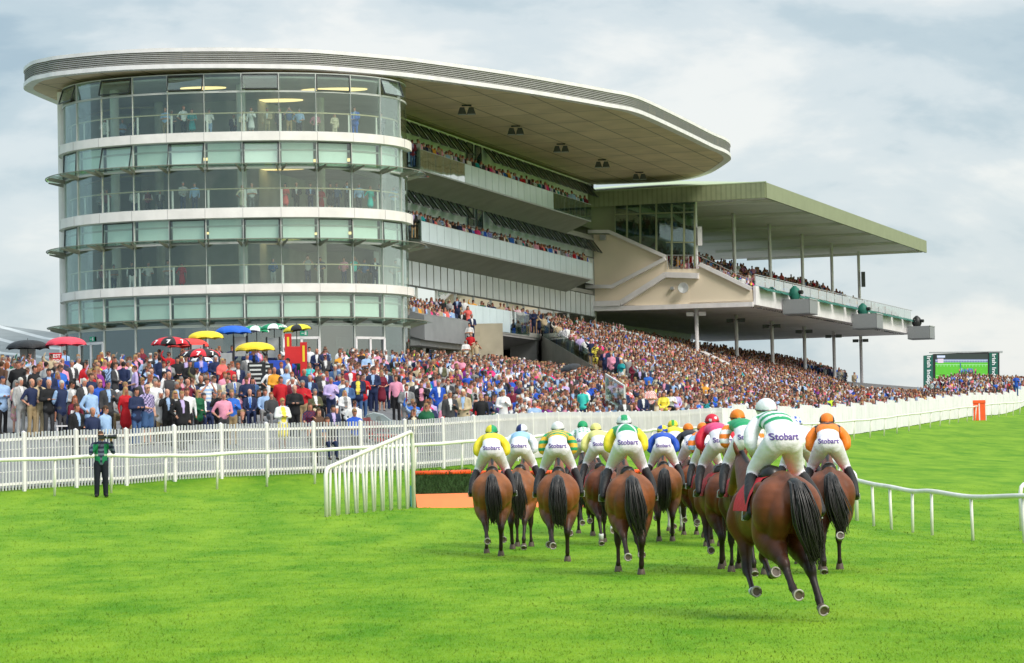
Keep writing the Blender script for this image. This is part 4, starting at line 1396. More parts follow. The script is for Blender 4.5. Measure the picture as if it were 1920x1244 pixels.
def screen():
    Y = 330.0
    root = empty('video_screen', tuple(at_y(1800, 740, Y)), 'big outdoor video screen showing the race between two dark green banners', 'screen')
    p = lambda x, y, dy=0: at_y(x, y, Y + dy)
    def panel(x0, x1, yt0, yt1, yb, name, m, d=.8, dy=0, par=root):
        a, b_, c, e = p(x0, yb, dy), p(x1, yb, dy), p(x1, yt1, dy), p(x0, yt0, dy)
        k = Vector((0, d, 0))
        return MB().box8([a, b_, b_ + k, a + k, e, c, c + k, e + k]).build(name, m, par)
    panel(1751, 1854, 664, 660.5, 760, 'casing', M['black'])
    bl = panel(1733, 1749, 667, 666, 760, 'left_banner', M['screen_green'])
    br = panel(1855, 1871, 661, 661, 760, 'right_banner', M['screen_green'])
    panel(1749, 1751, 665, 665, 760, 'banner_edge', M['black']); panel(1871, 1874, 661, 661, 760, 'banner_edge', M['black'])
    panel(1744, 1880, 660.4, 658.4, 662, 'top_truss', M['steel'])
    # picture: turf, dark tree band, white rails, pack of runners
    b = MB()
    def q(x0, y0, x1, y1, c, dy=-.05):
        b.cur = c
        b.quad(p(x0, y1, dy), p(x1, y1, dy), p(x1, y0, dy), p(x0, y0, dy))
    q(1754, 664, 1852, 674, (.02, .03, .025))
    q(1754, 674, 1852, 680, (.10, .13, .22), -.051)
    q(1754, 679.8, 1852, 756, (.07, .32, .02), -.052)
    g = random.Random(5)
    for i in range(160):
        x = g.uniform(1754, 1849); y = g.uniform(681, 740)
        q(x, y, x + g.uniform(1, 3), y + g.uniform(.4, 1.2), (.06 + g.random() * .04, .28 + g.random() * .12, .015), -.056)
    q(1754, 675.5, 1852, 676.1, (.6, .65, .75), -.06)
    q(1754, 684, 1852, 684.4, (.5, .7, .55), -.06)
    for i in range(32):
        q(1755 + i * 3, 676, 1755.3 + i * 3, 680, (.5, .55, .65), -.06)
        if i % 2: q(1755 + i * 3, 684, 1755.3 + i * 3, 688, (.5, .7, .55), -.06)
    for i in range(14):
        xx = 1755 + i * 3
        q(xx, 704 + i * .6, xx + 3, 704.5 + i * .6, (.4, .6, .35), -.061)
    for i in range(26):
        x = 1797 + g.random() * 36; y = 690 + g.random() * 6
        q(x, y + 3, x + 2.2, y + g.uniform(9, 14), (g.uniform(.02, .08), .03, .04), -.063 - i * .0006)
        q(x + .2, y, x + 1.8, y + 3.4, g.choice([(.05, .1, .45), (.3, .35, .5), (.1, .12, .3), (.4, .1, .12), (.03, .2, .1)]), -.083 - i * .0006)
    q(1800, 681, 1801.5, 690, (.02, .05, .2), -.1)
    q(1757, 667, 1772, 671, (.4, .45, .6), -.09)
    q(1758, 673, 1769, 681, (.45, .38, .45), -.09)
    b.build('picture', mat('lit_led_screen', (1, 1, 1), .6, .03, 2, attr=True, emit=.55), root, colored=True)
    for ban, x, y in ((bl, 1741, 668.5), (br, 1863, 664)):
        o = p(x - 2.6, y, -.06)
        vs, fs = text_geo('Irish Independent', .02)
        xm = min(v[0] for v in vs)
        sz = .68
        down, across = (p(x, y + 50) - p(x, y)).normalized(), Vector((1, 0, 0))
        MB().add([o + down * ((vx - xm) * sz * 1.22) + across * (vy * sz) for vx, vy in vs], fs).build('lettering', M['lwhite'], ban)
    for x0 in (1760, 1845):
        MB().bar(p(x0, 720, .6), Vector((p(x0, 760, .6).x, Y + .6, 4)), .4, .4).build('support', M['dgrey'], root)
screen()
# ============================================================ SKINNED FIGURES: shapes are merged by a voxel remesh into one continuous surface
class Fig:
    def __init__(s, fine=False): s.p = []; s.fine = fine
    def tube(s, region, pts, ra, rb=None, side=(1, 0, 0), cap=.6):
        pts = np.array(pts, float)
        n = len(pts)
        ra = np.array(ra if hasattr(ra, '__len__') else [ra] * n, float)
        rb = ra.copy() if rb is None else np.array(rb if hasattr(rb, '__len__') else [rb] * n, float)
        s.p.append((region, pts, ra, rb, np.array(side, float), cap))
        return s
    def ball(s, region, c, r):
        r = (r, r, r) if not hasattr(r, '__len__') else r
        c = np.array(c, float)
        k = [-1, -.92, -.7, -.38, 0, .38, .7, .92, 1]
        pts = [c + np.array([0, 0, r[2] * q]) for q in k]
        w_ = [max(.06, math.sqrt(max(0, 1 - q * q))) for q in k]
        s.p.append((region, np.array(pts), np.array([r[0] * q for q in w_]), np.array([r[1] * q for q in w_]), np.array([1., 0, 0]), 0.3))
        return s
    def mesh(s):
        V, F = [], []
        nr = 28 if s.fine else 14
        for region, P, ra, rb, side, cap in s.p:
            if s.fine and len(P) > 2:
                Q = np.column_stack([P, ra, rb]); m_ = len(Q); o_ = []
                for i in range(m_ - 1):
                    a = Q[i - 1] if i > 0 else 2 * Q[0] - Q[1]
                    b, c = Q[i], Q[i + 1]
                    d = Q[i + 2] if i + 2 < m_ else 2 * Q[-1] - Q[-2]
                    for t in (0, .25, .5, .75):
                        o_.append(.5 * ((2 * b) + (c - a) * t + (2 * a - 5 * b + 4 * c - d) * t * t + (3 * b - a - 3 * c + d) * t ** 3))
                o_.append(Q[-1]); o_ = np.array(o_)
                P, ra, rb = o_[:, :3], np.maximum(o_[:, 3], .006), np.maximum(o_[:, 4], .006)
            n = len(P)
            rings, c_ = [], []
            T = np.zeros_like(P)
            for i in range(n):
                t = P[min(i + 1, n - 1)] - P[max(i - 1, 0)]
                T[i] = t / (np.linalg.norm(t) + 1e-9)
            fr = []
            for i in range(n):
                t = T[i]
                x = side - t * side.dot(t)
                if np.linalg.norm(x) < .2:
                    q = np.array([0, 1., 0]); x = q - t * q.dot(t)
                x /= np.linalg.norm(x)
                fr.append((x, np.cross(t, x)))
            def ring(c, x, y, a, b):
                return [c + x * (a * math.cos(2 * PI * j / nr)) + y * (b * math.sin(2 * PI * j / nr)) for j in range(nr)]
            m0 = min(ra[0], rb[0]) * cap; m1 = min(ra[-1], rb[-1]) * cap
            rings.append(ring(P[0] - T[0] * m0, *fr[0], ra[0] * .55, rb[0] * .55))
            rings.append(ring(P[0] - T[0] * m0 * .55, *fr[0], ra[0] * .86, rb[0] * .86))
            for i in range(n): rings.append(ring(P[i], *fr[i], ra[i], rb[i]))
            rings.append(ring(P[-1] + T[-1] * m1 * .55, *fr[-1], ra[-1] * .86, rb[-1] * .86))
            rings.append(ring(P[-1] + T[-1] * m1, *fr[-1], ra[-1] * .55, rb[-1] * .55))
            k = len(V)
            for r_ in rings: V += r_
            for i in range(len(rings) - 1):
                for j in range(nr):
                    F.append((k + i * nr + j, k + i * nr + (j + 1) % nr, k + (i + 1) * nr + (j + 1) % nr, k + (i + 1) * nr + j))
            F.append(tuple(k + j for j in range(nr - 1, -1, -1)))
            F.append(tuple(k + (len(rings) - 1) * nr + j for j in range(nr)))
        return V, F
    def bake(s, voxel, smooth=2):
        V, F = s.mesh()
        me = bpy.data.meshes.new('tmp')
        me.from_pydata([tuple(v) for v in V], [], F)
        o = bpy.data.objects.new('tmp', me); COL.objects.link(o)
        md = o.modifiers.new('r', 'REMESH'); md.mode = 'VOXEL'; md.voxel_size = voxel
        dg = bpy.context.evaluated_depsgraph_get()
        m2 = bpy.data.meshes.new_from_object(o.evaluated_get(dg))
        nv = len(m2.vertices)
        co = np.empty(nv * 3); m2.vertices.foreach_get('co', co); co = co.reshape(-1, 3)
        q = np.empty(len(m2.loops), dtype=np.int64); m2.loops.foreach_get('vertex_index', q)
        F = q.reshape(-1, 4)
        bpy.data.objects.remove(o); bpy.data.meshes.remove(me); bpy.data.meshes.remove(m2)
        E = np.vstack([F[:, [0, 1]], F[:, [1, 2]], F[:, [2, 3]], F[:, [3, 0]]])
        cnt = np.zeros(nv); np.add.at(cnt, E[:, 0], 1); np.add.at(cnt, E[:, 1], 1)
        for _ in range(smooth):
            a = np.zeros((nv, 3)); np.add.at(a, E[:, 0], co[E[:, 1]]); np.add.at(a, E[:, 1], co[E[:, 0]])
            co = co * .5 + (a / cnt[:, None]) * .5
        best = np.full(nv, 1e9); reg = np.zeros(nv, dtype=int)
        for region, P, ra, rb, side, cap in s.p:
            for i in range(len(P) - 1):
                a, b = P[i], P[i + 1]
                ab = b - a; L2 = ab.dot(ab) + 1e-12
                t = np.clip(((co - a) @ ab) / L2, 0, 1)
                off = co - (a + t[:, None] * ab)
                tt = ab / math.sqrt(L2)
                x = side - tt * side.dot(tt)
                if np.linalg.norm(x) < .2:
                    qq = np.array([0, 1., 0]); x = qq - tt * qq.dot(tt)
                x /= np.linalg.norm(x); y = np.cross(tt, x)
                A = ra[i] * (1 - t) + ra[i + 1] * t; B = rb[i] * (1 - t) + rb[i + 1] * t
                al = off @ tt
                d = (np.sqrt((off @ x / A) ** 2 + (off @ y / B) ** 2 + (al / np.minimum(A, B)) ** 2) - 1) * np.minimum(A, B)
                mk = d < best
                best[mk] = d[mk]; reg[mk] = region
        return co, F, reg
SKIN, TOP, BOT, SHOE, HAIR, SHIRT, PROP = range(7)

# ------------------------------------------------------------ spectators: prototypes facing -Y, about 1.75 m tall
def arm(f, sx, kind, jacket, sh=(.195, .0, 1.41), sleeve=True):
    s_ = np.array([sh[0] * sx, sh[1], sh[2]])
    J = {'down': ((.25, .03, 1.12), (.26, -.06, .86)), 'fold': ((.27, -.03, 1.14), (-.08, -.22, 1.16)), 'front': ((.26, -.02, 1.12), (.05, -.25, 1.06)),
         'face': ((.30, -.12, 1.25), (.07, -.2, 1.56)), 'hip': ((.36, .06, 1.15), (.2, -.04, 1.0)), 'chest': ((.26, -.05, 1.15), (.08, -.24, 1.28)),
         'up': ((.33, -.02, 1.55), (.25, -.05, 1.82)), 'back': ((.26, .1, 1.14), (.08, .18, .98)), 'lap': ((.24, -.08, 1.15), (.1, -.3, 1.0))}[kind]
    e = np.array([J[0][0] * sx, J[0][1], J[0][2]]); h = np.array([J[1][0] * sx, J[1][1], J[1][2]])
    k = 1.15 if jacket else 1.0
    f.tube(TOP, [s_, (s_ + e) / 2, e], [.062 * k, .056 * k, .047 * k])
    lower = TOP if sleeve else SKIN
    w_ = e + (h - e) * .8
    f.tube(lower, [e, (e + w_) / 2, w_], [.046 * k if sleeve else .042, .042 * k if sleeve else .038, .034 * k if sleeve else .028])
    d = (h - e) / np.linalg.norm(h - e)
    f.tube(SKIN, [w_, h, h + d * .05], [.026, .036, .026], [.026, .026, .018])
def head(f, z=1.64, y=-.02, female=False, longhair=False, bun=False, x=0.0, cap=False):
    f.tube(SKIN, [(x * .3, .015, z - .2), (x * .7, .0 + y * .4, z - .06)], [.058, .054])
    f.ball(SKIN, (x, y, z), (.073, .092, .112))
    f.tube(SKIN, [(x, y - .07, z - .055), (x, y - .045, z - .085)], [.035, .04])          # chin and jaw
    f.tube(SKIN, [(x, y - .088, z + .01), (x, y - .108, z - .022)], [.012, .018], cap=.4)   # nose
    for sx in (-1, 1): f.tube(SKIN, [(x + .075 * sx, y + .005, z + .01), (x + .074 * sx, y + .008, z - .03)], [.013, .011])
    f.ball(HAIR, (x, y + .010, z + .036), (.086, .101, .098))
    if longhair:
        f.tube(HAIR, [(x, y + .06, z + .02), (x, y + .075, z - .12), (x, y + .07, z - .25)], [.092, .095, .07], [.05, .045, .03])
        for sx in (-1, 1): f.tube(HAIR, [(x + .07 * sx, y + .01, z + .02), (x + .082 * sx, y + .0, z - .1), (x + .08 * sx, y - .01, z - .2)], [.028, .03, .018])
    if bun: f.ball(HAIR, (x, y + .11, z + .03), .045)
    if cap:
        f.tube(HAIR, [(x, y - .08, z + .055), (x, y - .15, z + .045)], [.07, .055], [.012, .008])
def standing(armL, armR, jacket=True, female=False, dress=False, shorts=False, sleeve=True, longhair=False, fat=1.0, cap=False, lean=0.0, tshirt=False):
    f = Fig()
    w_ = (.92 if female else 1.0)
    f_ = fat
    f.tube(TOP, [(0, 0, .93), (0, -.012 * f_, 1.06), (0, -.01, 1.22), (0, 0, 1.36), (0, .01, 1.44)], [.16 * f_, .15 * f_ if not female else .125, .165 * w_ * f_ ** .5, .185 * w_, .13], [.115 * f_, .12 * f_ if not female else .09, .12 * f_ ** .5, .108, .075])
    if female: f.tube(TOP, [(-.07, -.1, 1.26), (.07, -.1, 1.26)], [.05, .05])
    if jacket:
        f.tube(TOP, [(0, .005, 1.3), (0, .005, 1.05), (0, .0, .82)], [.178 * f_, .165 * f_, .19 * f_], [.118, .125 * f_, .135 * f_])
    if dress:
        f.tube(BOT if not female or dress == 'skirt' else TOP, [(0, 0, 1.04), (0, 0, .85), (0, 0, .56)], [.13, .185, .215], [.1, .14, .17])
    leg = SKIN if (dress or shorts) else BOT
    if shorts:
        for sx in (-1, 1): f.tube(BOT, [(.09 * sx, 0, .93), (.11 * sx, 0, .56)], [.11, .105])
    for sx in (-1, 1):
        f.tube(leg, [(.085 * sx, 0, .9), (.095 * sx, -.01, .52), (.10 * sx, .02, .1)], [.095 if not dress else .085, .065 if not dress else .052, .055 if leg == BOT else .036])
        if leg == BOT: f.tube(BOT, [(.1 * sx, .02, .3), (.1 * sx, .02, .05)], [.062, .068])
        f.tube(SHOE, [(.10 * sx, .04, .045), (.115 * sx, -.15, .035)], [.045, .04], [.045, .03])
    f.tube(BOT if not (dress is True and female) else TOP, [(-.07, 0, .92), (.07, 0, .92)], [.115 * f_, .115 * f_])
    for sx, k in ((-1, armL), (1, armR)):
        arm(f, sx, k, jacket, sh=(.195 * w_, 0, 1.41), sleeve=sleeve)
    f.tube(TOP, [(-.16 * w_, .0, 1.43), (0, .02, 1.47), (.16 * w_, .0, 1.43)], [.055, .075, .055])
    head(f, 1.64, -.02, female, longhair, cap=cap)
    return f
def sitting(armL, armR, female=False, jacket=True, longhair=False, crossed=False):
    """seated figure, hips at z .48"""
    f = standing(armL, armR, jacket=False, female=female, longhair=longhair, sleeve=jacket)
    g = Fig()
    for (region, P, ra, rb, side, cap) in f.p:
        if P[:, 2].max() < .98 and region in (BOT, SHOE, SKIN): continue
        Q = P.copy(); Q[:, 2] -= .42
        g.p.append((region, Q, ra, rb, side, cap))
    leg = SKIN if female else BOT
    g.tube(BOT, [(-.08, .02, .5), (.08, .02, .5)], [.13, .13])
    for sx in (-1, 1):
        dx = .06 if crossed and sx > 0 else .1
        kx = -.02 if crossed and sx > 0 else .12 * sx
        g.tube(BOT, [(.09 * sx, 0, .5), (kx, -.42, .53 if not crossed else .58)], [.1, .07])
        fx = (-.15 if crossed and sx > 0 else .12 * sx)
        g.tube(leg, [(kx, -.42, .5), (fx, -.45 if not crossed or sx < 0 else -.62, .12 if not (crossed and sx > 0) else .25)], [.062, .042])
        g.tube(SHOE, [(fx, -.44 - (.2 if crossed and sx > 0 else 0), .05 if not (crossed and sx > 0) else .2), (fx + .0, -.6 - (.14 if crossed and sx > 0 else 0), .04 if not (crossed and sx > 0) else .12)], [.042, .036], [.04, .03])
    return g
VX = .03
PR = {}
def proto(key, fig, vx=VX):
    V, F, G = fig.bake(vx, 1)
    PR[key] = (V, F, G)
MEN, WOM = [], []
for i, (a, b, jk, kw) in enumerate([('down', 'front', True, {}), ('fold', 'fold', True, {}), ('front', 'front', True, {}), ('face', 'chest', True, {}), ('hip', 'down', True, dict(fat=1.1)), ('back', 'back', True, {}),
        ('down', 'down', False, {}), ('fold', 'fold', False, dict(sleeve=False, fat=1.15)), ('front', 'chest', False, dict(fat=1.1)), ('face', 'face', False, dict(sleeve=False)), ('front', 'down', False, dict(shorts=True, sleeve=False, fat=1.15)), ('hip', 'front', False, dict(sleeve=False)), ('down', 'chest', True, dict(cap=True)), ('front', 'front', True, dict(fat=1.2))]):
    proto('m%d' % i, standing(a, b, jacket=jk, **kw)); MEN.append('m%d' % i)
for i, (a, b, kw) in enumerate([('front', 'front', dict(dress=True, jacket=False, longhair=True, sleeve=False)), ('down', 'chest', dict(dress=True, jacket=False, longhair=True)), ('fold', 'fold', dict(dress='skirt', jacket=True, longhair=False)), ('face', 'front', dict(jacket=True, longhair=True)), ('front', 'down', dict(jacket=True, longhair=True)), ('hip', 'down', dict(dress=True, jacket=False, longhair=True, sleeve=False)), ('front', 'chest', dict(dress=True, jacket=True, longhair=False))]):
    proto('w%d' % i, standing(a, b, female=True, **kw)); WOM.append('w%d' % i)
proto('sm0', sitting('lap', 'lap')); proto('sm1', sitting('fold', 'fold')); proto('sw0', sitting('lap', 'lap', True, True, True, True)); proto('sw1', sitting('lap', 'chest', True, False, True, True))
SITM, SITW = ['sm0', 'sm1'], ['sw0', 'sw1']
LOW = []
for i, (a, b, fem) in enumerate([('down', 'front', 0), ('fold', 'fold', 0), ('face', 'chest', 0), ('hip', 'down', 0), ('front', 'front', 1), ('down', 'chest', 1), ('up', 'front', 0)]):
    fg = standing(a, b, jacket=not fem, female=bool(fem), longhair=bool(fem), dress=bool(fem) and i == 4)
    V, F, G = fg.bake(.062, 0)
    LOW.append((V, F, G, fem))

CN = {  # clothing colours, real-world base colours
 'navy': (.015, .025, .075), 'black': (.012, .012, .014), 'charcoal': (.05, .05, .055), 'grey': (.22, .22, .22), 'light grey': (.42, .42, .42), 'white': (.74, .74, .74),
 'pale blue': (.32, .47, .72), 'blue': (.03, .14, .55), 'royal blue': (.02, .09, .5), 'pink': (.75, .30, .42), 'hot pink': (.75, .04, .2), 'coral': (.8, .15, .13), 'red': (.5, .012, .02), 'burgundy': (.16, .012, .03),
 'beige': (.50, .40, .26), 'cream': (.70, .62, .45), 'khaki': (.33, .24, .13), 'tan': (.38, .25, .13), 'olive': (.10, .10, .05), 'dark green': (.01, .11, .045), 'yellow': (.82, .68, .08), 'mustard': (.72, .32, .03), 'teal': (.01, .28, .30),
 'turquoise': (.05, .55, .50), 'lilac': (.50, .40, .68), 'brown': (.10, .05, .03), 'denim blue': (.05, .11, .25), 'hi-vis yellow': (.62, .85, .04), 'purple': (.22, .03, .25), 'orange': (.8, .22, .02)}
HN = {'grey': (.20, .19, .18), 'white': (.46, .44, .41), 'dark': (.018, .013, .010), 'brown': (.07, .035, .018), 'blonde': (.40, .25, .10), 'fair': (.27, .16, .07), 'red': (.25, .07, .02), 'bald': None}
SKINS = [(.55, .28, .19), (.50, .25, .165), (.58, .32, .23), (.46, .21, .135), (.54, .25, .17)]
def person_cols(V, G, d, rg):
    """d: top, bottom, shirt, hair, skin, flags. vertex colours of a spectator"""
    n = len(V)
    C = np.zeros((n, 3))
    sk = np.array(d['skin'])
    C[G == SKIN] = sk
    top = np.array(CN[d['top']]); bot = np.array(CN[d['bottom']])
    C[G == TOP] = top; C[G == BOT] = bot
    C[G == SHOE] = (.02, .016, .014) if not d.get('pale_shoes') else (.6, .58, .55)
    hz = 0.0 if not d.get('sit') else -.42
    hc = HN[d['hair']]
    x, y, z = V[:, 0], V[:, 1], V[:, 2] - hz
    if d.get('capcol'): hc = CN[d['capcol']]
    face = (G == HAIR) & (y < -.06) & (z < 1.69) & (z > 1.5)
    C[G == HAIR] = hc if hc is not None else sk * .95
    if hc is None:
        C[(G == HAIR) & (z < 1.665)] = HN['grey']
    C[face] = sk
    hd = ((G == SKIN) | face) & (z > 1.5)
    if d.get('glasses'):
        C[hd & (z > 1.635) & (z < 1.672) & (y < -.07)] = (.01, .01, .012)
    else:
        C[hd & (z > 1.635) & (z < 1.668) & (y < -.08) & (abs(x) > .016) & (abs(x) < .05)] *= .35
    C[hd & (z > 1.565) & (z < 1.585) & (y < -.085)] *= (.75, .5, .5)
    # warm cheeks
    C[hd & (z < 1.64) & (z > 1.58) & (y < -.05)] *= (1.08, .88, .86)
    body = (G == TOP)
    fr = body & (y < -.03) & (z > .95)
    st_ = d.get('style')
    if st_ in ('suit', 'jacket'):
        w_ = np.clip((z - 1.02) / .42, 0, 1) * .072
        m = fr & (abs(x) < w_) & (z > 1.02)
        C[m] = CN[d['shirt']]
        if d.get('tie'):
            C[m & (abs(x) < .022) & (z < 1.46)] = CN[d['tie']]
        C[fr & (abs(x) >= w_) & (abs(x) < w_ + .02) & (z > 1.02)] = top * .6
    elif st_ == 'check':
        k = ((np.floor(x / .05) + np.floor(z / .05)) % 2 == 0) & body
        C[k] = np.array(CN[d['shirt']])
    elif st_ == 'stripe':
        k = (np.floor(z / .07) % 2 == 0) & body
        C[k] = np.array(CN[d['shirt']])
    elif st_ == 'floral':
        k = body & (rg.random(n) < .45)
        C[k] = np.array(CN[d['shirt']])
    elif st_ == 'open':
        C[fr & (abs(x) < .075) & (z < 1.47)] = CN[d['shirt']]
    elif st_ == 'vest':
        am = body & (abs(x) > .2)
        C[am] = CN[d['shirt']]
    C[(G == SKIN) & (z > 1.4) & (z < 1.5)] = sk * .92
    if d.get('glasses') is None: pass
    return C
def yawmat(a):
    c, s = math.cos(a), math.sin(a)
    return np.array([[c, -s, 0], [s, c, 0], [0, 0, 1]])
npr = np.random.default_rng(11)
PEOPLE = []      # dictionaries, later labelled and built
def desc(d):
    """what a person looks like, in words"""
    who = 'woman' if d['f'] else 'man'
    if d.get('child'): who = 'child'
    h = {'bald': 'bald ', 'grey': 'grey haired ', 'white': 'white haired ', 'blonde': 'blonde ', 'red': 'red haired ', 'fair': 'fair haired ', 'dark': 'dark haired ', 'brown': 'brown haired '}[d['hair']]
    if d.get('capcol'): h = d['capcol'] + ' capped '
    st_, t, sh = d.get('style'), d['top'], d.get('shirt')
    g = {'suit': '%s suit' % t, 'jacket': '%s jacket over %s shirt' % (t, sh), 'check': '%s and %s checked shirt' % (t, sh), 'stripe': '%s and %s striped top' % (t, sh), 'floral': '%s and %s patterned dress' % (t, sh),
         'open': '%s jacket over %s top' % (t, sh), 'vest': '%s waistcoat with %s sleeves' % (t, sh), 'dress': '%s dress' % t, 'polo': '%s polo shirt' % t, 'sweater': '%s sweater' % t, 'coat': '%s coat' % t}.get(st_, '%s shirt' % t)
    if d.get('tie') and st_ in ('suit',): g = '%s suit with %s tie' % (t, d['tie'])
    return h, who, g
def spec(f=None, rg=None):
    rg = rg or npr
    f = bool(rg.random() < .33) if f is None else f
    ch = lambda L_: L_[int(rg.integers(len(L_)))]
    d = dict(f=f, skin=tuple(np.array(ch(SKINS)) * rg.uniform(.8, 1.05)), glasses=bool(rg.random() < .25))
    if f:
        d['hair'] = ch(['blonde', 'brown', 'dark', 'fair', 'blonde', 'red', 'brown'])
        d['style'] = ch(['dress', 'dress', 'floral', 'open', 'open', 'coat'])
        d['top'] = ch(['black', 'navy', 'white', 'cream', 'red', 'pink', 'hot pink', 'coral', 'teal', 'purple', 'burgundy', 'light grey', 'royal blue', 'black', 'beige', 'dark green'])
        d['shirt'] = ch(['white', 'pink', 'cream', 'black', 'yellow', 'coral']); d['bottom'] = ch(['black', 'navy', 'white', 'charcoal', 'denim blue'])
    else:
        d['hair'] = ch(['grey', 'bald', 'dark', 'brown', 'brown', 'white', 'dark', 'fair', 'dark', 'brown'])
        d['style'] = ch(['suit', 'suit', 'suit', 'jacket', 'jacket', 'shirt', 'shirt', 'check', 'polo', 'sweater', 'vest'])
        if d['style'] in ('suit', 'jacket'):
            d['top'] = ch(['navy', 'navy', 'black', 'charcoal', 'grey', 'navy', 'charcoal', 'tan', 'olive', 'grey', 'royal blue'])
        else:
            d['top'] = ch(['pale blue', 'white', 'pink', 'blue', 'lilac', 'navy', 'grey', 'pale blue', 'white', 'burgundy', 'red', 'dark green', 'royal blue', 'light grey', 'black', 'beige', 'mustard'])
        d['shirt'] = ch(['white', 'pale blue', 'white', 'pink', 'lilac', 'pale blue']); d['bottom'] = ch(['charcoal', 'black', 'navy', 'khaki', 'denim blue', 'grey', 'navy'])
        if d['style'] == 'suit':
            d['bottom'] = d['top']; d['tie'] = ch(['red', 'navy', 'purple', 'pink', 'blue', None, None])
        if rg.random() < .07: d['capcol'] = ch(['beige', 'navy', 'grey', 'white'])
    if d['shirt'] == d['top']: d['shirt'] = 'navy' if d['style'] in ('check', 'floral', 'stripe') else 'pale blue'
    if d['shirt'] == d['top']: d['shirt'] = 'white'
    return d
def add_person(x, y, z, d, yaw=0.0, key=None, h=None, zone='', px=None):
    if d.get('sit'):
        key = key or (SITW if d['f'] else SITM)[int(npr.integers(2))]
    elif key is None:
        if d['f']:
            key = {'dress': 'w0 w1 w5', 'floral': 'w0 w1 w5', 'open': 'w3 w4 w2', 'coat': 'w2 w6 w4'}.get(d['style'], 'w4').split()
            key = key[int(npr.integers(len(key)))]
        else:
            L_ = {'suit': ['m0', 'm1', 'm2', 'm3', 'm4', 'm5', 'm13', 'm0', 'm2'], 'jacket': ['m0', 'm1', 'm2', 'm4', 'm12', 'm13'], 'polo': ['m7', 'm9', 'm10', 'm11']}.get(d['style'], ['m6', 'm8', 'm9', 'm7', 'm11'])
            key = L_[int(npr.integers(len(L_)))]
    h = h or (npr.uniform(1.58, 1.70) if d['f'] else npr.uniform(1.68, 1.84))
    d = dict(d); d.update(x=x, y=y, z=z, yaw=yaw, key=key, h=h, zone=zone)
    d['px'] = 960 + FPX * x / y
    PEOPLE.append(d)
    return d
def look(x, y, extra=0.0):
    """yaw so that a figure facing -Y looks towards the runners in the course"""
    tx, ty = 3.5, 62.0
    return math.atan2(tx - x, -(ty - y)) + extra
# ============================================================ SPECTATORS
def P(px, py, txt, f=0, key=None, h=None, sit=0, yaw=None, y0=74.0, Y=None, zone='by the picket fence', **kw):
    """one spectator from the photograph: head top at px,py; txt = style/top/shirt/bottom/hair"""
    st_, top, shirt, bot, hair = txt.split('/')
    d = dict(f=bool(f), style=st_, top=top, shirt=shirt, bottom=bot, hair=hair, skin=SKINS[(px * 7 + py) % 5], glasses=False)
    d.update(kw)
    if sit: d['sit'] = True
    hh = h or (1.64 if f else 1.76)
    he = hh - (.42 if sit else 0)
    if Y is not None:
        p = at_y(px, py, Y); pos = (p.x, p.y, p.z - he)
    else:
        pos = foot_from_head(px, py, he, y0)
        if pos is None:
            p = at_y(px, py, y0 + 2); pos = (p.x, p.y, p.z - he)
    q = add_person(*pos, d, 0, key, hh, zone)
    q['yaw'] = yaw if yaw is not None else look(pos[0], pos[1], (px * 13 % 7 - 3) * .09)
    q['hand'] = True
    return q
# --- left block, front rows
P(4, 708, 'shirt/pale blue/white/black/dark', key='m1', capcol='navy')
P(29, 714, 'floral/beige/pink/beige/grey', f=1, key='w0', glasses=True)
P(59, 712, 'polo/navy/white/khaki/bald', key='m11')
P(38, 709, 'suit/light grey/white/light grey/white', key='m0')
P(73, 710, 'jacket/beige/black/beige/grey', key='m12')
P(91, 713, 'shirt/black/white/charcoal/bald', key='m1')
P(115, 716, 'vest/navy/pale blue/charcoal/white', key='m5')
P(134, 715, 'open/light grey/white/black/dark', f=1, key='w6', glasses=True)
P(117, 734, 'suit/navy/pale blue/navy/grey', sit=1, y0=75)
P(140, 745, 'dress/burgundy/white/black/red', f=1, sit=1, y0=75)
P(157, 710, 'suit/charcoal/white/charcoal/white', key='m0')
P(170, 726, 'shirt/pale blue/white/charcoal/bald', key='m4')
P(186, 712, 'coat/royal blue/white/khaki/bald', key='m5', glasses=True)
P(143, 757, 'jacket/black/pale blue/black/brown', key='m0', y0=74, Y=76.5)
P(173, 765, 'sweater/navy/white/navy/bald', key='m6', Y=76.8)
P(197, 761, 'shirt/pale blue/white/navy/brown', key='m6', Y=77.3, glasses=True)
P(207, 731, 'jacket/navy/beige/khaki/grey', sit=1, y0=78, glasses=True)
P(219, 733, 'shirt/light grey/white/khaki/white', sit=1, y0=78, capcol='white')
P(202, 716, 'jacket/charcoal/pale blue/black/dark', key='m12', capcol='navy')
P(235, 728, 'dress/red/white/red/blonde', f=1, key='w1')
P(255, 729, 'shirt/navy/white/denim blue/dark', key='m1')
P(275, 722, 'check/lilac/navy/denim blue/bald', key='m10', glasses=True, h=1.84)
P(290, 712, 'shirt/white/white/grey/grey', key='m5', h=1.84)
P(313, 731, 'jacket/black/pale blue/black/bald', key='m3')
P(301, 734, 'shirt/white/pink/khaki/white', f=1, key='w3', capcol='white')
P(328, 734, 'open/black/light grey/black/blonde', f=1, key='w4', glasses=True)
P(340, 735, 'suit/black/lilac/black/fair', key='m4', fat=1, tie='lilac', h=1.84)
P(350, 729, 'shirt/white/black/black/brown', key='m6')
P(372, 733, 'coat/dark green/white/black/blonde', f=1, key='w4', glasses=True)
P(382, 738, 'suit/navy/white/navy/grey', sit=1, capcol='charcoal')
P(401, 733, 'sweater/black/white/navy/grey', sit=1, capcol='navy')
P(412, 733, 'sweater/black/white/black/fair', key='m3')
P(419, 737, 'polo/pink/white/charcoal/grey', key='m11', h=1.8)
P(434, 732, 'polo/blue/white/khaki/fair', key='m8', h=1.8)
P(452, 735, 'open/cream/pink/tan/brown', f=1, sit=1)
P(468, 731, 'suit/navy/pale blue/navy/bald', sit=1, tie='blue')
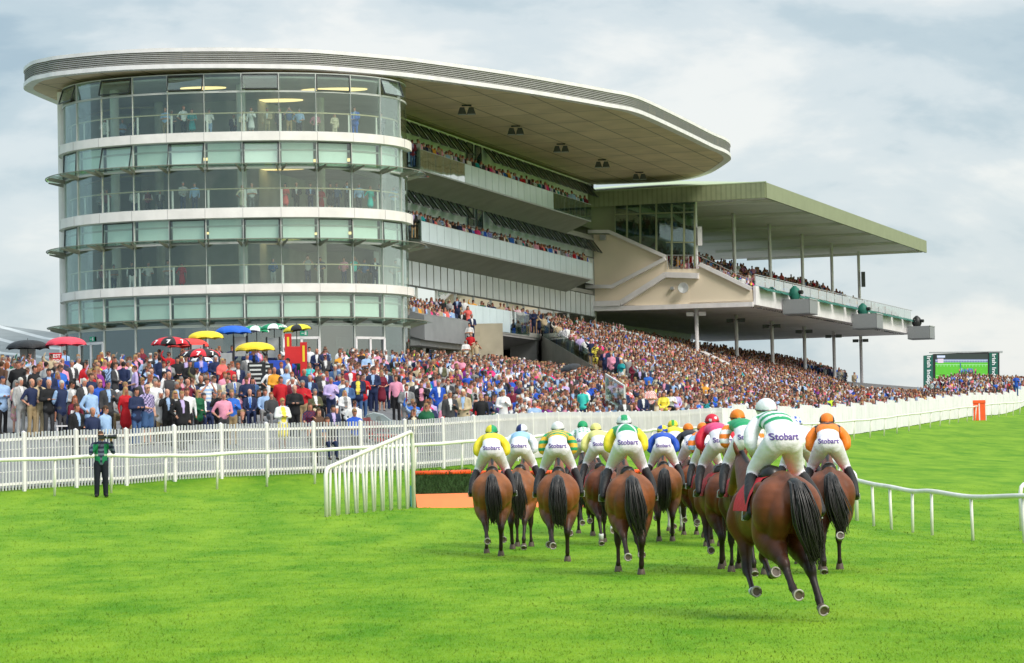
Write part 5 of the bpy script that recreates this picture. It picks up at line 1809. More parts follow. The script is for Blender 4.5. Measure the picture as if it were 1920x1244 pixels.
P(485, 733, 'dress/black/white/black/brown', f=1, sit=1)
P(497, 730, 'shirt/pale blue/white/grey/brown', sit=1)
P(508, 736, 'shirt/charcoal/white/grey/red', sit=1)
P(529, 747, 'open/white/yellow/yellow/blonde', f=1, key='w2', glasses=True, Y=81.5)
P(552, 723, 'sweater/black/white/black/bald', key='m1', h=1.8)
P(567, 714, 'sweater/red/white/khaki/grey', key='m8', h=1.84)
P(581, 757, 'check/burgundy/navy/navy/brown', f=1, sit=1, Y=82)
P(597, 768, 'dress/brown/white/denim blue/brown', f=1, sit=1, Y=82)
P(613, 782, 'sweater/charcoal/white/navy/brown', sit=1, Y=81.8)
P(590, 730, 'jacket/olive/white/black/grey', sit=1)
P(611, 730, 'dress/black/cream/black/dark', f=1, sit=1, capcol='hot pink')
P(624, 731, 'open/white/pale blue/white/dark', f=1, sit=1)
P(646, 733, 'open/white/grey/black/blonde', f=1, key='w4', h=1.5)
P(523, 727, 'shirt/beige/white/beige/bald', sit=1)
P(541, 723, 'shirt/white/pale blue/denim blue/bald', sit=1, glasses=True)
P(526, 707, 'coat/red/turquoise/red/brown', key='m5')
P(548, 708, 'jacket/burgundy/white/black/white', key='m0')
P(514, 690, 'sweater/mustard/white/black/bald', key='m8')
P(505, 691, 'dress/white/pink/white/brown', f=1, key='w5')
P(537, 689, 'shirt/pale blue/white/navy/grey', key='m6')
P(547, 698, 'shirt/white/pale blue/navy/red', key='m9')
P(581, 704, 'jacket/navy/pale blue/navy/bald', key='m0')
P(570, 693, 'sweater/navy/pale blue/navy/bald', key='m5')
P(606, 702, 'jacket/charcoal/white/charcoal/white', key='m2')
P(620, 708, 'shirt/lilac/white/navy/grey', key='m8')
P(636, 703, 'coat/royal blue/white/navy/grey', key='m13')
P(643, 710, 'dress/white/cream/white/blonde', f=1, key='w3', glasses=True)
P(650, 714, 'jacket/denim blue/pale blue/navy/grey', key='m0')
P(657, 687, 'open/red/white/black/bald', key='m0')
P(671, 701, 'open/navy/yellow/denim blue/dark', key='m13', h=1.8)
P(680, 702, 'open/red/black/denim blue/dark', key='m12', h=1.76)
P(699, 691, 'suit/navy/pale blue/navy/brown', key='m2', h=1.84)
P(715, 695, 'dress/burgundy/black/black/fair', f=1, key='w0', h=1.74)
P(724, 692, 'suit/navy/white/navy/brown', key='m0', tie='pale blue', glasses=True)
P(742, 704, 'shirt/pink/white/black/brown', key='m6', h=1.86)
P(757, 710, 'dress/white/black/black/brown', f=1, key='w1')
P(762, 721, 'suit/grey/white/grey/brown', key='m2', tie='burgundy', h=1.82)
P(738, 693, 'jacket/black/grey/black/red', key='m4')
P(770, 705, 'jacket/cream/beige/khaki/bald', key='m2')
P(780, 711, 'suit/charcoal/white/charcoal/white', key='m0')
P(790, 715, 'open/black/pink/black/brown', f=1, key='w6', h=1.74)
P(803, 717, 'open/white/black/white/blonde', f=1, key='w3', h=1.7)
P(822, 714, 'jacket/royal blue/white/denim blue/grey', key='m4', h=1.84)
P(840, 712, 'jacket/charcoal/white/black/brown', key='m3')
P(843, 733, 'jacket/charcoal/white/charcoal/grey', key='m12', capcol='grey', Y=88.5)
P(868, 730, 'jacket/beige/pale blue/black/brown', key='m13', capcol='cream', Y=89)
P(858, 713, 'dress/charcoal/white/black/dark', f=1, key='w3')
P(758, 682, 'jacket/navy/white/navy/dark', key='m12')
P(768, 688, 'shirt/black/white/black/dark', key='m11')
P(784, 678, 'jacket/black/pale blue/charcoal/brown', key='m2')
P(818, 690, 'jacket/charcoal/blue/charcoal/bald', key='m0')
P(838, 672, 'shirt/pale blue/white/denim blue/brown', key='m8')
P(826, 647, 'polo/light grey/white/denim blue/brown', key='m11')
P(852, 656, 'polo/coral/white/khaki/grey', key='m10')
P(790, 655, 'vest/black/white/black/dark', key='m5')
P(777, 655, 'vest/hi-vis yellow/navy/navy/dark', key='m0')
P(856, 693, 'dress/purple/white/purple/dark', f=1, key='w3')
P(901, 738, 'sweater/black/white/black/fair', key='m6', Y=92)
P(911, 739, 'sweater/navy/white/navy/dark', key='m8', Y=92.5)
P(917, 717, 'polo/navy/white/khaki/bald', key='m7', h=1.8)
P(890, 727, 'open/light grey/black/denim blue/blonde', f=1, key='w3')
P(943, 731, 'open/white/white/black/blonde', f=1, key='w6', glasses=True, Y=94.5)
P(960, 726, 'jacket/burgundy/pink/black/grey', key='m6', glasses=True, h=1.8)
P(944, 708, 'jacket/black/white/black/brown', key='m0')
P(973, 716, 'coat/olive/beige/olive/grey', f=1, key='w2', capcol='cream')
P(985, 711, 'suit/navy/white/navy/white', key='m2')
P(997, 714, 'suit/olive/cream/olive/grey', key='m0')
P(1018, 715, 'jacket/navy/pale blue/black/grey', key='m13')
P(1035, 717, 'coat/hot pink/white/black/brown', f=1, key='w6')
P(1058, 715, 'polo/lilac/white/navy/grey', key='m11', h=1.8)
P(1090, 710, 'check/pink/white/navy/grey', key='m8')
P(1107, 718, 'open/navy/grey/navy/brown', f=1, key='w4')
P(1128, 712, 'floral/navy/blue/navy/brown', f=1, key='w6')
P(1075, 702, 'suit/charcoal/white/charcoal/brown', key='m0', tie='grey')
P(1049, 699, 'suit/navy/pale blue/navy/grey', key='m2')
P(1092, 729, 'shirt/turquoise/white/navy/brown', key='m5', h=1.35, child=True, Y=103)
P(1002, 752, 'shirt/pale blue/white/navy/white', sit=1, Y=98)
P(1175, 710, 'suit/charcoal/white/charcoal/brown', key='m5')
P(1170, 747, 'jacket/charcoal/white/black/brown', sit=1, Y=112)
P(1205, 737, 'suit/navy/white/navy/bald', sit=1, Y=116)
P(1219, 722, 'check/white/coral/charcoal/brown', key='m7', Y=117, h=1.8)
P(1244, 736, 'dress/yellow/white/yellow/brown', f=1, sit=1, Y=119)
P(1258, 735, 'dress/white/black/black/brown', f=1, sit=1, Y=119.5)
P(1268, 735, 'dress/lilac/white/lilac/red', f=1, sit=1, Y=120)
P(1255, 706, 'shirt/white/pale blue/navy/grey', key='m9')
P(1278, 710, 'jacket/navy/pale blue/navy/grey', key='m0')
P(1302, 711, 'sweater/navy/white/denim blue/bald', key='m11')
P(1314, 718, 'open/light grey/black/black/blonde', f=1, key='w2')
P(1472, 717, 'open/red/pink/black/bald', key='m4', h=1.84, zone='by the board fence')
P(1486, 720, 'open/white/cream/black/dark', f=1, key='w0', zone='by the board fence')
P(1507, 722, 'suit/brown/beige/brown/red', key='m1', zone='by the board fence')
P(1522, 717, 'vest/black/white/black/bald', key='m6', zone='by the board fence')
P(1540, 713, 'suit/black/white/black/grey', key='m0', zone='by the board fence')
P(1557, 727, 'vest/hi-vis yellow/royal blue/navy/dark', key='m5', zone='by the board fence')
P(1655, 712, 'jacket/olive/beige/black/fair', key='m3', zone='by the board fence')
P(1681, 712, 'jacket/navy/white/navy/bald', key='m5', zone='by the board fence')
P(1692, 716, 'polo/pink/white/black/fair', key='m11', zone='by the board fence')
P(1905, 703, 'shirt/royal blue/white/denim blue/dark', key='m3', h=1.8, zone='by the board fence', Y=225)
# --- behind, by the bookmakers
BZ = 'beside the bookmakers'
P(3, 678, 'jacket/brown/white/denim blue/brown', key='m5', yaw=2.6, zone=BZ)
P(13, 680, 'coat/light grey/white/light grey/red', f=1, key='w4', yaw=2.2, zone=BZ)
P(28, 677, 'shirt/light grey/white/black/grey', key='m6', zone=BZ)
P(33, 678, 'sweater/black/white/black/brown', key='m5', zone=BZ)
P(64, 686, 'sweater/black/white/black/dark', key='m6', zone=BZ)
P(72, 684, 'coat/black/white/black/red', f=1, key='w4', zone=BZ)
P(86, 679, 'coat/light grey/pale blue/denim blue/dark', key='m5', yaw=2.5, zone=BZ)
P(91, 692, 'jacket/navy/pale blue/black/dark', key='m0', zone=BZ)
P(146, 669, 'shirt/white/white/black/grey', key='m4', yaw=1.2, h=1.84, zone=BZ)
P(134, 676, 'jacket/charcoal/white/charcoal/grey', key='m0', zone=BZ)
P(170, 700, 'coat/navy/white/black/brown', key='m5', zone=BZ)
P(215, 680, 'suit/charcoal/white/charcoal/brown', key='m2', yaw=1.3, zone=BZ)
P(231, 679, 'suit/navy/white/navy/dark', key='m5', yaw=2.9, zone=BZ)
P(228, 674, 'shirt/pink/white/navy/bald', key='m0', zone=BZ)
P(243, 677, 'shirt/white/white/navy/grey', key='m6', yaw=-1, zone=BZ)
P(253, 686, 'shirt/lilac/white/navy/brown', key='m11', yaw=-1.2, zone=BZ)
P(299, 669, 'jacket/navy/white/denim blue/dark', key='m5', yaw=3.0, zone=BZ)
P(307, 679, 'jacket/navy/white/charcoal/brown', key='m0', zone=BZ)
P(307, 697, 'shirt/white/white/navy/dark', key='m6', yaw=1.4, zone=BZ)
P(316, 698, 'vest/charcoal/grey/charcoal/bald', key='m6', zone=BZ)
P(332, 670, 'sweater/black/white/black/dark', key='m2', capcol='black', zone=BZ)
P(356, 676, 'sweater/black/white/black/dark', key='m2', capcol='navy', zone=BZ)
P(404, 667, 'coat/navy/white/navy/red', key='m2', capcol='light grey', zone=BZ)
P(296, 713, 'vest/navy/white/navy/brown', key='m6', zone=BZ)
P(376, 706, 'shirt/black/white/black/bald', key='m0', zone=BZ)
P(387, 710, 'stripe/pale blue/white/navy/brown', key='m9', zone=BZ)
P(351, 712, 'coat/burgundy/white/burgundy/bald', key='m9', zone=BZ)
P(401, 705, 'suit/grey/white/grey/brown', key='m0', glasses=True, zone=BZ)
P(421, 698, 'shirt/pink/white/black/red', key='m6', zone=BZ)
P(428, 699, 'dress/black/white/black/brown', f=1, key='w0', glasses=True, zone=BZ)
P(426, 708, 'open/cream/navy/cream/brown', f=1, key='w2', zone=BZ)
P(439, 703, 'suit/grey/white/grey/bald', key='m0', tie='blue', glasses=True, zone=BZ)
P(446, 681, 'jacket/navy/white/navy/red', key='m5', zone=BZ)
P(463, 664, 'jacket/grey/white/grey/grey', key='m5', capcol='grey', zone=BZ)
P(462, 707, 'shirt/navy/white/navy/brown', key='m8', glasses=True, zone=BZ)
P(466, 697, 'dress/pink/white/pink/grey', f=1, key='w1', zone=BZ)
P(473, 708, 'open/denim blue/black/black/dark', f=1, key='w4', zone=BZ)
P(499, 668, 'shirt/light grey/white/navy/brown', key='m5', yaw=-1.0, zone=BZ)
P(540, 672, 'shirt/white/white/navy/dark', key='m6', yaw=-1.2, zone=BZ)
P(527, 680, 'jacket/navy/white/navy/red', key='m5', zone=BZ)
P(524, 665, 'suit/charcoal/white/charcoal/red', key='m0', zone=BZ)
P(580, 651, 'shirt/white/white/navy/dark', key='m6', zone='by the glass doors')
P(594, 655, 'suit/navy/white/navy/bald', key='m2', h=1.84, zone='by the glass doors')
P(580, 681, 'dress/turquoise/cream/cream/fair', f=1, key='w4', zone='by the glass doors')
P(628, 684, 'jacket/denim blue/grey/grey/white', key='m2', zone='by the glass doors')
P(641, 657, 'coat/olive/royal blue/black/brown', f=1, key='w4', yaw=1.0, zone='by the glass doors')
P(664, 654, 'open/black/yellow/brown/bald', key='m13', zone='by the glass doors')
P(687, 663, 'shirt/pale blue/white/navy/grey', key='m7', h=1.8, zone='by the glass doors')
P(699, 656, 'shirt/white/pink/navy/brown', key='m6', zone='by the glass doors')
P(711, 654, 'coat/red/white/black/blonde', f=1, key='w4', zone='by the glass doors')
P(734, 650, 'jacket/black/white/black/brown', key='m0', zone='by the glass doors')
P(704, 674, 'coat/white/pink/navy/white', f=1, key='w2', zone='by the glass doors')
P(719, 672, 'jacket/navy/pale blue/navy/grey', key='m3', capcol='navy', zone='by the glass doors')
P(740, 669, 'jacket/black/pale blue/black/white', key='m0', zone='by the glass doors')
P(754, 657, 'suit/navy/white/navy/grey', key='m4', zone='by the glass doors')
P(765, 655, 'suit/navy/pink/navy/red', key='m2', tie='navy', zone='by the glass doors')
P(772, 668, 'dress/pink/cream/pink/brown', f=1, key='w0', zone='by the glass doors')
P(761, 665, 'coat/grey/pink/grey/white', f=1, key='w1', zone='by the glass doors')
# --- people behind the curved glass (they stand on their floors)
TP = [  # level 0,1,2 : px, style
 (2, 196, 'shirt/white/white/black/dark', 1, .9), (2, 229, 'shirt/pale blue/white/navy/bald', 0, 2.2), (2, 251, 'suit/navy/white/navy/grey', 0, 2.4), (2, 310, 'shirt/pale blue/white/khaki/bald', 0, 0), (2, 322, 'shirt/grey/white/black/grey', 0, .6), (2, 344, 'shirt/white/pale blue/black/red', 0, 0), (2, 360, 'dress/teal/white/teal/brown', 1, 0),
 (2, 392, 'shirt/white/white/pale blue/brown', 0, .7), (2, 438, 'jacket/navy/white/navy/grey', 0, 2.2), (2, 456, 'coat/cream/white/beige/blonde', 1, .8), (2, 471, 'dress/white/white/black/brown', 1, 0), (2, 501, 'suit/beige/white/beige/grey', 0, .3), (2, 524, 'suit/charcoal/white/charcoal/grey', 0, .5), (2, 542, 'shirt/denim blue/white/khaki/grey', 0, 0), (2, 561, 'shirt/pale blue/white/charcoal/grey', 0, .8), (2, 592, 'shirt/pink/white/charcoal/grey', 0, 1.4), (2, 627, 'coat/cream/white/cream/blonde', 1, 1.2), (2, 665, 'suit/blue/pale blue/blue/brown', 0, .2), (2, 715, 'jacket/charcoal/white/charcoal/brown', 0, .5),
 (1, 190, 'shirt/grey/white/black/brown', 0, 1.0), (1, 200, 'vest/burgundy/white/black/brown', 0, .5), (1, 252, 'shirt/white/white/navy/grey', 0, 1.6), (1, 277, 'vest/burgundy/white/black/dark', 0, 1.4), (1, 300, 'jacket/charcoal/white/navy/brown', 0, 1.6), (1, 343, 'shirt/light grey/white/navy/grey', 0, 0), (1, 365, 'shirt/pale blue/white/navy/grey', 0, 0), (1, 454, 'dress/cream/white/cream/blonde', 1, .2), (1, 472, 'shirt/white/white/grey/bald', 0, .2), (1, 535, 'dress/coral/white/coral/dark', 1, 0), (1, 556, 'suit/black/white/black/bald', 0, .3), (1, 582, 'suit/navy/pale blue/navy/brown', 0, .2), (1, 602, 'dress/red/white/red/brown', 1, 1.0), (1, 619, 'dress/black/white/black/dark', 1, 0), (1, 631, 'shirt/denim blue/white/navy/brown', 0, .4), (1, 651, 'suit/charcoal/pale blue/charcoal/brown', 0, 0), (1, 673, 'shirt/pale blue/white/charcoal/grey', 0, 0), (1, 694, 'dress/turquoise/white/turquoise/fair', 1, .2), (1, 712, 'shirt/navy/white/charcoal/brown', 0, .5), (1, 738, 'shirt/pale blue/white/grey/grey', 0, .2),
 (0, 191, 'vest/burgundy/white/black/dark', 0, .2), (0, 213, 'shirt/grey/white/navy/dark', 0, .9), (0, 247, 'vest/black/white/white/dark', 0, .4), (0, 278, 'shirt/white/white/light grey/grey', 0, 1.1), (0, 315, 'shirt/light grey/white/grey/brown', 0, 1.0), (0, 341, 'dress/red/white/red/dark', 1, .8), (0, 512, 'shirt/denim blue/white/light grey/grey', 0, .4), (0, 577, 'shirt/light grey/white/navy/brown', 0, .1), (0, 601, 'shirt/navy/white/black/dark', 0, .1), (0, 645, 'shirt/pink/white/navy/brown', 0, 0), (0, 664, 'shirt/turquoise/white/navy/fair', 0, .2), (0, 683, 'shirt/denim blue/white/charcoal/brown', 0, .4), (0, 703, 'suit/navy/white/navy/bald', 0, 0), (0, 742, 'shirt/light grey/white/grey/brown', 0, .1)]
ZF = {0: 11.57, 1: 15.76, 2: 19.99}
FN = {0: 'on the lowest curved glass floor', 1: 'on the middle curved glass floor', 2: 'on the top curved glass floor'}
for lv_, px, txt, f_, dep in TP:
    us = [i / 300 for i in range(301)]
    u = min(us, key=lambda q: abs(960 + FPX * tow(q, -.75).x / tow(q, -.75).y - px + (0)))
    p = tow(u, -.85 - dep * 1.6)
    z = ZF[lv_]
    # keep the photograph's bearing
    x = p.y * (at_y(px, {0: 500, 1: 360, 2: 220}[lv_], 150).x / 150)
    st_, top, shirt, bot, hair = txt.split('/')
    d = dict(f=bool(f_), style=st_, top=top, shirt=shirt, bottom=bot, hair=hair, skin=SKINS[px % 5], glasses=False)
    q = add_person(x, p.y, z, d, look(x, p.y, (px % 5 - 2) * .2), None, None, FN[lv_])
    q['hand'] = True
# --- stair and deck people
for px, py, txt, f_, Y in ((866, 583, 'suit/black/white/black/white', 0, None), (884, 590, 'suit/navy/white/navy/grey', 0, None), (838, 545, 'dress/light grey/white/light grey/white', 1, None), (832, 533, 'vest/hi-vis yellow/navy/navy/dark', 0, None), (857, 556, 'jacket/light grey/white/charcoal/grey', 0, None), (864, 552, 'shirt/pale blue/white/navy/dark', 0, None), (880, 607, 'shirt/white/red/black/dark', 0, None), (845, 535, 'shirt/navy/white/navy/bald', 0, None), (877, 575, 'dress/coral/white/navy/brown', 1, None), (882, 625, 'shirt/red/white/khaki/fair', 0, None), (873, 638, 'shirt/white/coral/navy/grey', 0, None), (893, 640, 'shirt/beige/white/denim blue/brown', 0, None)):
    # intersect with the stair slope: z = 10.4 + (s - 3.2) * .411
    dd = ray(px, py); hh = 1.74
    for i in range(400):
        p = EYE + dd * ((150 + i * .1) / dd.y)
        zt = min(10.4, 10.4 + (p.y - 168) * .411)
        if p.y > 158.5 and p.z - hh < zt: break
    st_, top, shirt, bot, hair = txt.split('/')
    d = dict(f=bool(f_), style=st_, top=top, shirt=shirt, bottom=bot, hair=hair, skin=SKINS[px % 5], glasses=False)
    q = add_person(p.x, p.y, zt, d, look(p.x, p.y, (px % 5 - 2) * .2), None, hh, 'on the beige stair')
    q['hand'] = True

# --- fill the standing crowd from the fence back to the stand
RGN = np.random.default_rng(21)
taken = [(q['x'], q['y']) for q in PEOPLE]
from collections import defaultdict
cell = defaultdict(list)
def near(x, y, r):
    cx, cy = int(x // 1), int(y // 1)
    for i in range(cx - 1, cx + 2):
        for j in range(cy - 1, cy + 2):
            for (a, b) in cell[(i, j)]:
                if (a - x) ** 2 + (b - y) ** 2 < r * r: return True
    return False
for a, b in taken: cell[(int(a // 1), int(b // 1))].append((a, b))
FY = np.array([p[1] for p in FENCE]); FX = np.array([p[0] for p in FENCE])
GAPS = [(676, 742, 735, 792)]      # open tarmac round the pushchair
# head points of the hand placed people: nobody is put in front of them
HANDP = []
for q in PEOPLE:
    if q.get('hand'):
        HANDP.append((q['px'], q['y']))
def px_of(x, y, z):
    v = Vector((x, y, z)) - EYE
    k = v.dot(fw)
    return 960 + FPX * v.dot(RT) / k, 622 - FPX * v.dot(UP) / k
cands = []
def try_put(x, y, r):
    if near(x, y, r): return False
    cell[(int(x // 1), int(y // 1))].append((x, y))
    return True
tries = 0
for _ in range(26000):
    y = RGN.uniform(78, 300)
    fx = float(np.interp(y, FY, FX))
    x = fx - RGN.uniform(.7, 30 if y < 150 else 26) ** 1.0
    s_, t_ = to_st(x, y)
    if y < 160 and s_ < 4:
        if y > 144 - .0 * x and x < -4.5: continue
        if x < -26: continue
    if s_ > -7 and t_ < (4.2 + max(0, -s_) * .3 if s_ < 5.5 else 1.7): continue
    if t_ < 19.6 and s_ > ter_start(t_) - .3: continue
    z = zg(x, y)
    px, pt = px_of(x, y, z + 1.72)
    if not -15 < px < 1935: continue
    _, pb = px_of(x, y, z)
    if 668 < px < 760 and pb > 745 and y < 104: continue
    # density: loose around the bookmakers, tight near the stand
    dens = .45 if px < 560 and y > 88 else (.8 if px < 760 else 1.0)
    if y > 96 and px < 640: dens *= .4 if y < 108 else .07
    if 640 <= px < 780 and y > 125: dens *= .3
    if RGN.random() > dens: continue
    # do not hide the people taken from the photograph
    if any(abs(hx - px) < 13 + 0 * hy and y < hy and hy - y < 14 for hx, hy in HANDP) and y < 112: continue
    if try_put(x, y, .62 if y < 150 else .72):
        cands.append((x, y, z))
cands.sort(key=lambda c: c[1])
hand_n = len(PEOPLE)
NIND = 268
auto = cands[:max(0, NIND - hand_n)]
rest = cands[max(0, NIND - hand_n):]
for x, y, z in auto:
    d = spec(rg=RGN)
    zone = 'by the picket fence'
    q = add_person(x, y, z, d, look(x, y, RGN.uniform(-.35, .35)), zone=zone)
# everything else that nobody could count
CROWD = []
for x, y, z in rest: CROWD.append((x, y, z, 0))
for s_ in np.arange(-18, 119, .60):
    for i in range(22):
        t_ = TER0 + .41 + i * .82
        p = st(float(s_) + RGN.uniform(-.2, .2), t_ + RGN.uniform(-.15, .15))
        z = TERZ - (t_ - TER0) * TERK
        if z < zg(p.x, p.y) - .1: continue
        if RGN.random() < .13: continue
        if s_ < ter_start(t_) + .3: continue
        CROWD.append((p.x, p.y, z, 0))
for z0 in (19.85, 15.42):
    for s_ in np.arange(-.3, 39.8, .5):
        for t_ in (-.35, -1.0, -1.6):
            if RGN.random() < (.05 if t_ > -.5 else .25): continue
            p = st(float(s_) + RGN.uniform(-.15, .15), t_ + RGN.uniform(-.12, .12))
            CROWD.append((p.x, p.y, z0, 0))
for s_ in np.arange(6, 48, .62):
    for t_ in (.4, -.5, -1.4):
        if RGN.random() < .25: continue
        p = st(float(s_) + RGN.uniform(-.2, .2), t_ + RGN.uniform(-.2, .2))
        CROWD.append((p.x, p.y, 10.4, 0))
for i in range(5):
    for s_ in np.arange(-6.2, 1.8, .58):
        p = st(float(s_) + RGN.uniform(-.1, .1), -1.8 + i * .85)
        CROWD.append((p.x, p.y, 11.2 - i * .36, 1))
for i in range(11):
    for s_ in np.arange(-.2, 60.5, .56):
        if RGN.random() < .12: continue
        p = s2(float(s_) + RGN.uniform(-.15, .15), 4.2 - i * .85)
        CROWD.append((p.x, p.y, 13.4 + .32 + i * .36, 1 if RGN.random() < .75 else 0))
for s_ in np.arange(17.5, 60, .7):       # lower back rows under the deck slab
    for t_ in (.3, -.8, -1.9):
        p = st(float(s_) + RGN.uniform(-.2, .2), t_)
        if s_ > 50: CROWD.append((p.x, p.y, 10.2, 0))
def build_crowd():
    Vs, Fs, Cs, k = [], [], [], 0
    for (x, y, z, sit) in CROWD:
        V, F, G, fem = LOW[int(RGN.integers(len(LOW)))]
        d = spec(f=bool(fem), rg=RGN)
        if True:
            if RGN.random() < .16: d['top'] = ['black', 'charcoal', 'navy', 'burgundy', 'brown'][int(RGN.integers(5))]
        C = person_cols(V, G, d, RGN)
        a = look(x, y, RGN.uniform(-.3, .3))
        sc_ = RGN.uniform(.93, 1.04)
        W = (V * sc_) @ yawmat(a).T + np.array([x, y, z - (.42 if sit else 0)])
        Vs.append(W); Fs.append(F + k); Cs.append(C); k += len(V)
    o = np_mesh('crowd', np.vstack(Vs), np.vstack(Fs), M['person'], col=np.vstack(Cs))
    tag(o, 'dense distant crowd of spectators packed on terraces, balconies and upper tiers', 'crowd', kind='stuff')
build_crowd()

# --- labels that single each person out
def zone_words(q):
    return q['zone']
def make_people():
    marks = [(40, 'below the black umbrella'), (120, 'near the white plastic chair'), (190, 'behind the photographer'), (262, 'right of the photographer'), (335, 'below the red seven umbrella'), (395, 'below the lower seven umbrella'),
             (480, 'below the plain yellow umbrella'), (560, 'near the red covered stand'), (625, 'left of the pushchair'), (712, 'around the pushchair'), (800, 'just right of the pushchair'), (880, 'below the beige stair'), (960, 'below the glass deck'), (1060, 'left of the terrace gate'), (1160, 'by the terrace gate'), (1260, 'below the glass barrier'), (1400, 'below the capped stair walls'), (1560, 'left of the video screen'), (1800, 'below the video screen')]
    used = {}
    rows = sorted(PEOPLE, key=lambda q: q['y'])
    pose = {'m1': 'with folded arms', 'm7': 'with folded arms', 'm3': 'hand at face', 'm9': 'holding both hands up', 'm5': 'hands behind back', 'm4': 'hand on hip', 'm11': 'hand on hip', 'w3': 'hand at face', 'w2': 'with folded arms', 'w5': 'hand on hip', 'm2': 'hands together', 'm8': 'hand at chest', 'm13': 'hands together'}
    def words(l): return len(l.split())
    for q in rows:
        h, who, g = desc(q)
        near_ = min(marks, key=lambda m: abs(m[0] - q['px']))[1]
        if 'curved glass' in q['zone'] or 'stair' in q['zone']: near_ = q['zone']
        elif q['zone'] in ('by the glass doors', 'beside the bookmakers'): near_ = q['zone']
        p_ = pose.get(q['key'], '')
        s_ = 'seated ' if q.get('sit') else ''
        sg = 'in sunglasses' if q.get('glasses') else ''
        bt = q['bottom'] + ' trousers'
        opts = ['%s%s%s in %s %s' % (s_, h, who, g, near_), '%s%s%s in %s, %s, %s' % (s_, h, who, g, p_ or sg or bt, near_), '%s%s%s in %s, %s, %s, %s' % (s_, h, who, g, bt, p_ or sg, near_)]
        lab = None
        for o_ in opts:
            o_ = ' '.join(o_.replace(', ,', ',').split())
            if 4 <= words(o_) <= 16 and o_ not in used: lab = o_; break
        if lab is None:
            nb = sorted((r for r in rows if r is not q), key=lambda r: (r['px'] - q['px']) ** 2 + ((r['y'] - q['y']) * 3) ** 2)
            for r in nb[:14]:
                _, rw, rg_ = desc(r)
                side = 'left' if q['px'] < r['px'] else 'right'
                o_ = ' '.join(('%s%s in %s, just %s of %s in %s' % (h, who, g, side, rw, rg_)).split())
                if words(o_) <= 16 and o_ not in used: lab = o_; break
        if lab is None: lab = '%s%s in %s %s' % (h, who, g, near_); lab = ' '.join(lab.split()[:16])
        used[lab] = 1
        q['label'] = lab
    cache = {}
    for q in PEOPLE:
        V, F, G = PR[q['key']]
        C = person_cols(V, G, q, RGN)
        k = q['h'] / 1.755
        wx = RGN.uniform(.95, 1.08)
        a = q['yaw']
        o = np_mesh('person', (V * (k * wx, k * wx, k)), F, M['person'], col=C, loc=(q['x'], q['y'], q['z']))
        o.rotation_euler = (0, 0, a)
        grp = 'spectators behind the curved glass' if 'curved glass' in q['zone'] else 'spectators standing between the fence and the stands'
        tag(o, q['label'], 'spectator', grp)
make_people()
# ============================================================ HORSES AND JOCKEYS (all facing +Y before they are turned)
HBODY, HLEG, HMANE = 0, 1, 2
def leg_pts(kind, sx, front):
    if not front:
        return {'plant': [(.17, -.44, .91), (.15, -.74, .53), (.14, -.66, .15), (.14, -.60, .09)],
                'toe': [(.17, -.48, .89), (.16, -.90, .55), (.20, -1.06, .22), (.205, -1.10, .15)],
                'push': [(.17, -.52, .89), (.14, -.98, .56), (.13, -1.16, .20), (.13, -1.13, .10)],
                'flick': [(.17, -.50, .91), (.14, -.92, .62), (.11, -1.12, .36), (.10, -1.20, .31)],
                'high': [(.17, -.46, .92), (.15, -.86, .70), (.12, -1.16, .56), (.12, -1.24, .55)],
                'fwd': [(.17, -.32, .89), (.15, -.44, .52), (.15, -.16, .24), (.15, -.09, .20)]}[kind]
    return {'plant': [(.15, .58, .85), (.14, .62, .48), (.14, .62, .14), (.14, .66, .09)],
            'fold': [(.16, .66, .84), (.16, .84, .62), (.17, .60, .42), (.18, .52, .44)],
            'back': [(.15, .52, .85), (.16, .42, .50), (.18, .14, .28), (.19, .06, .28)],
            'reach': [(.16, .72, .86), (.15, .96, .64), (.14, 1.16, .34), (.14, 1.24, .30)]}[kind]
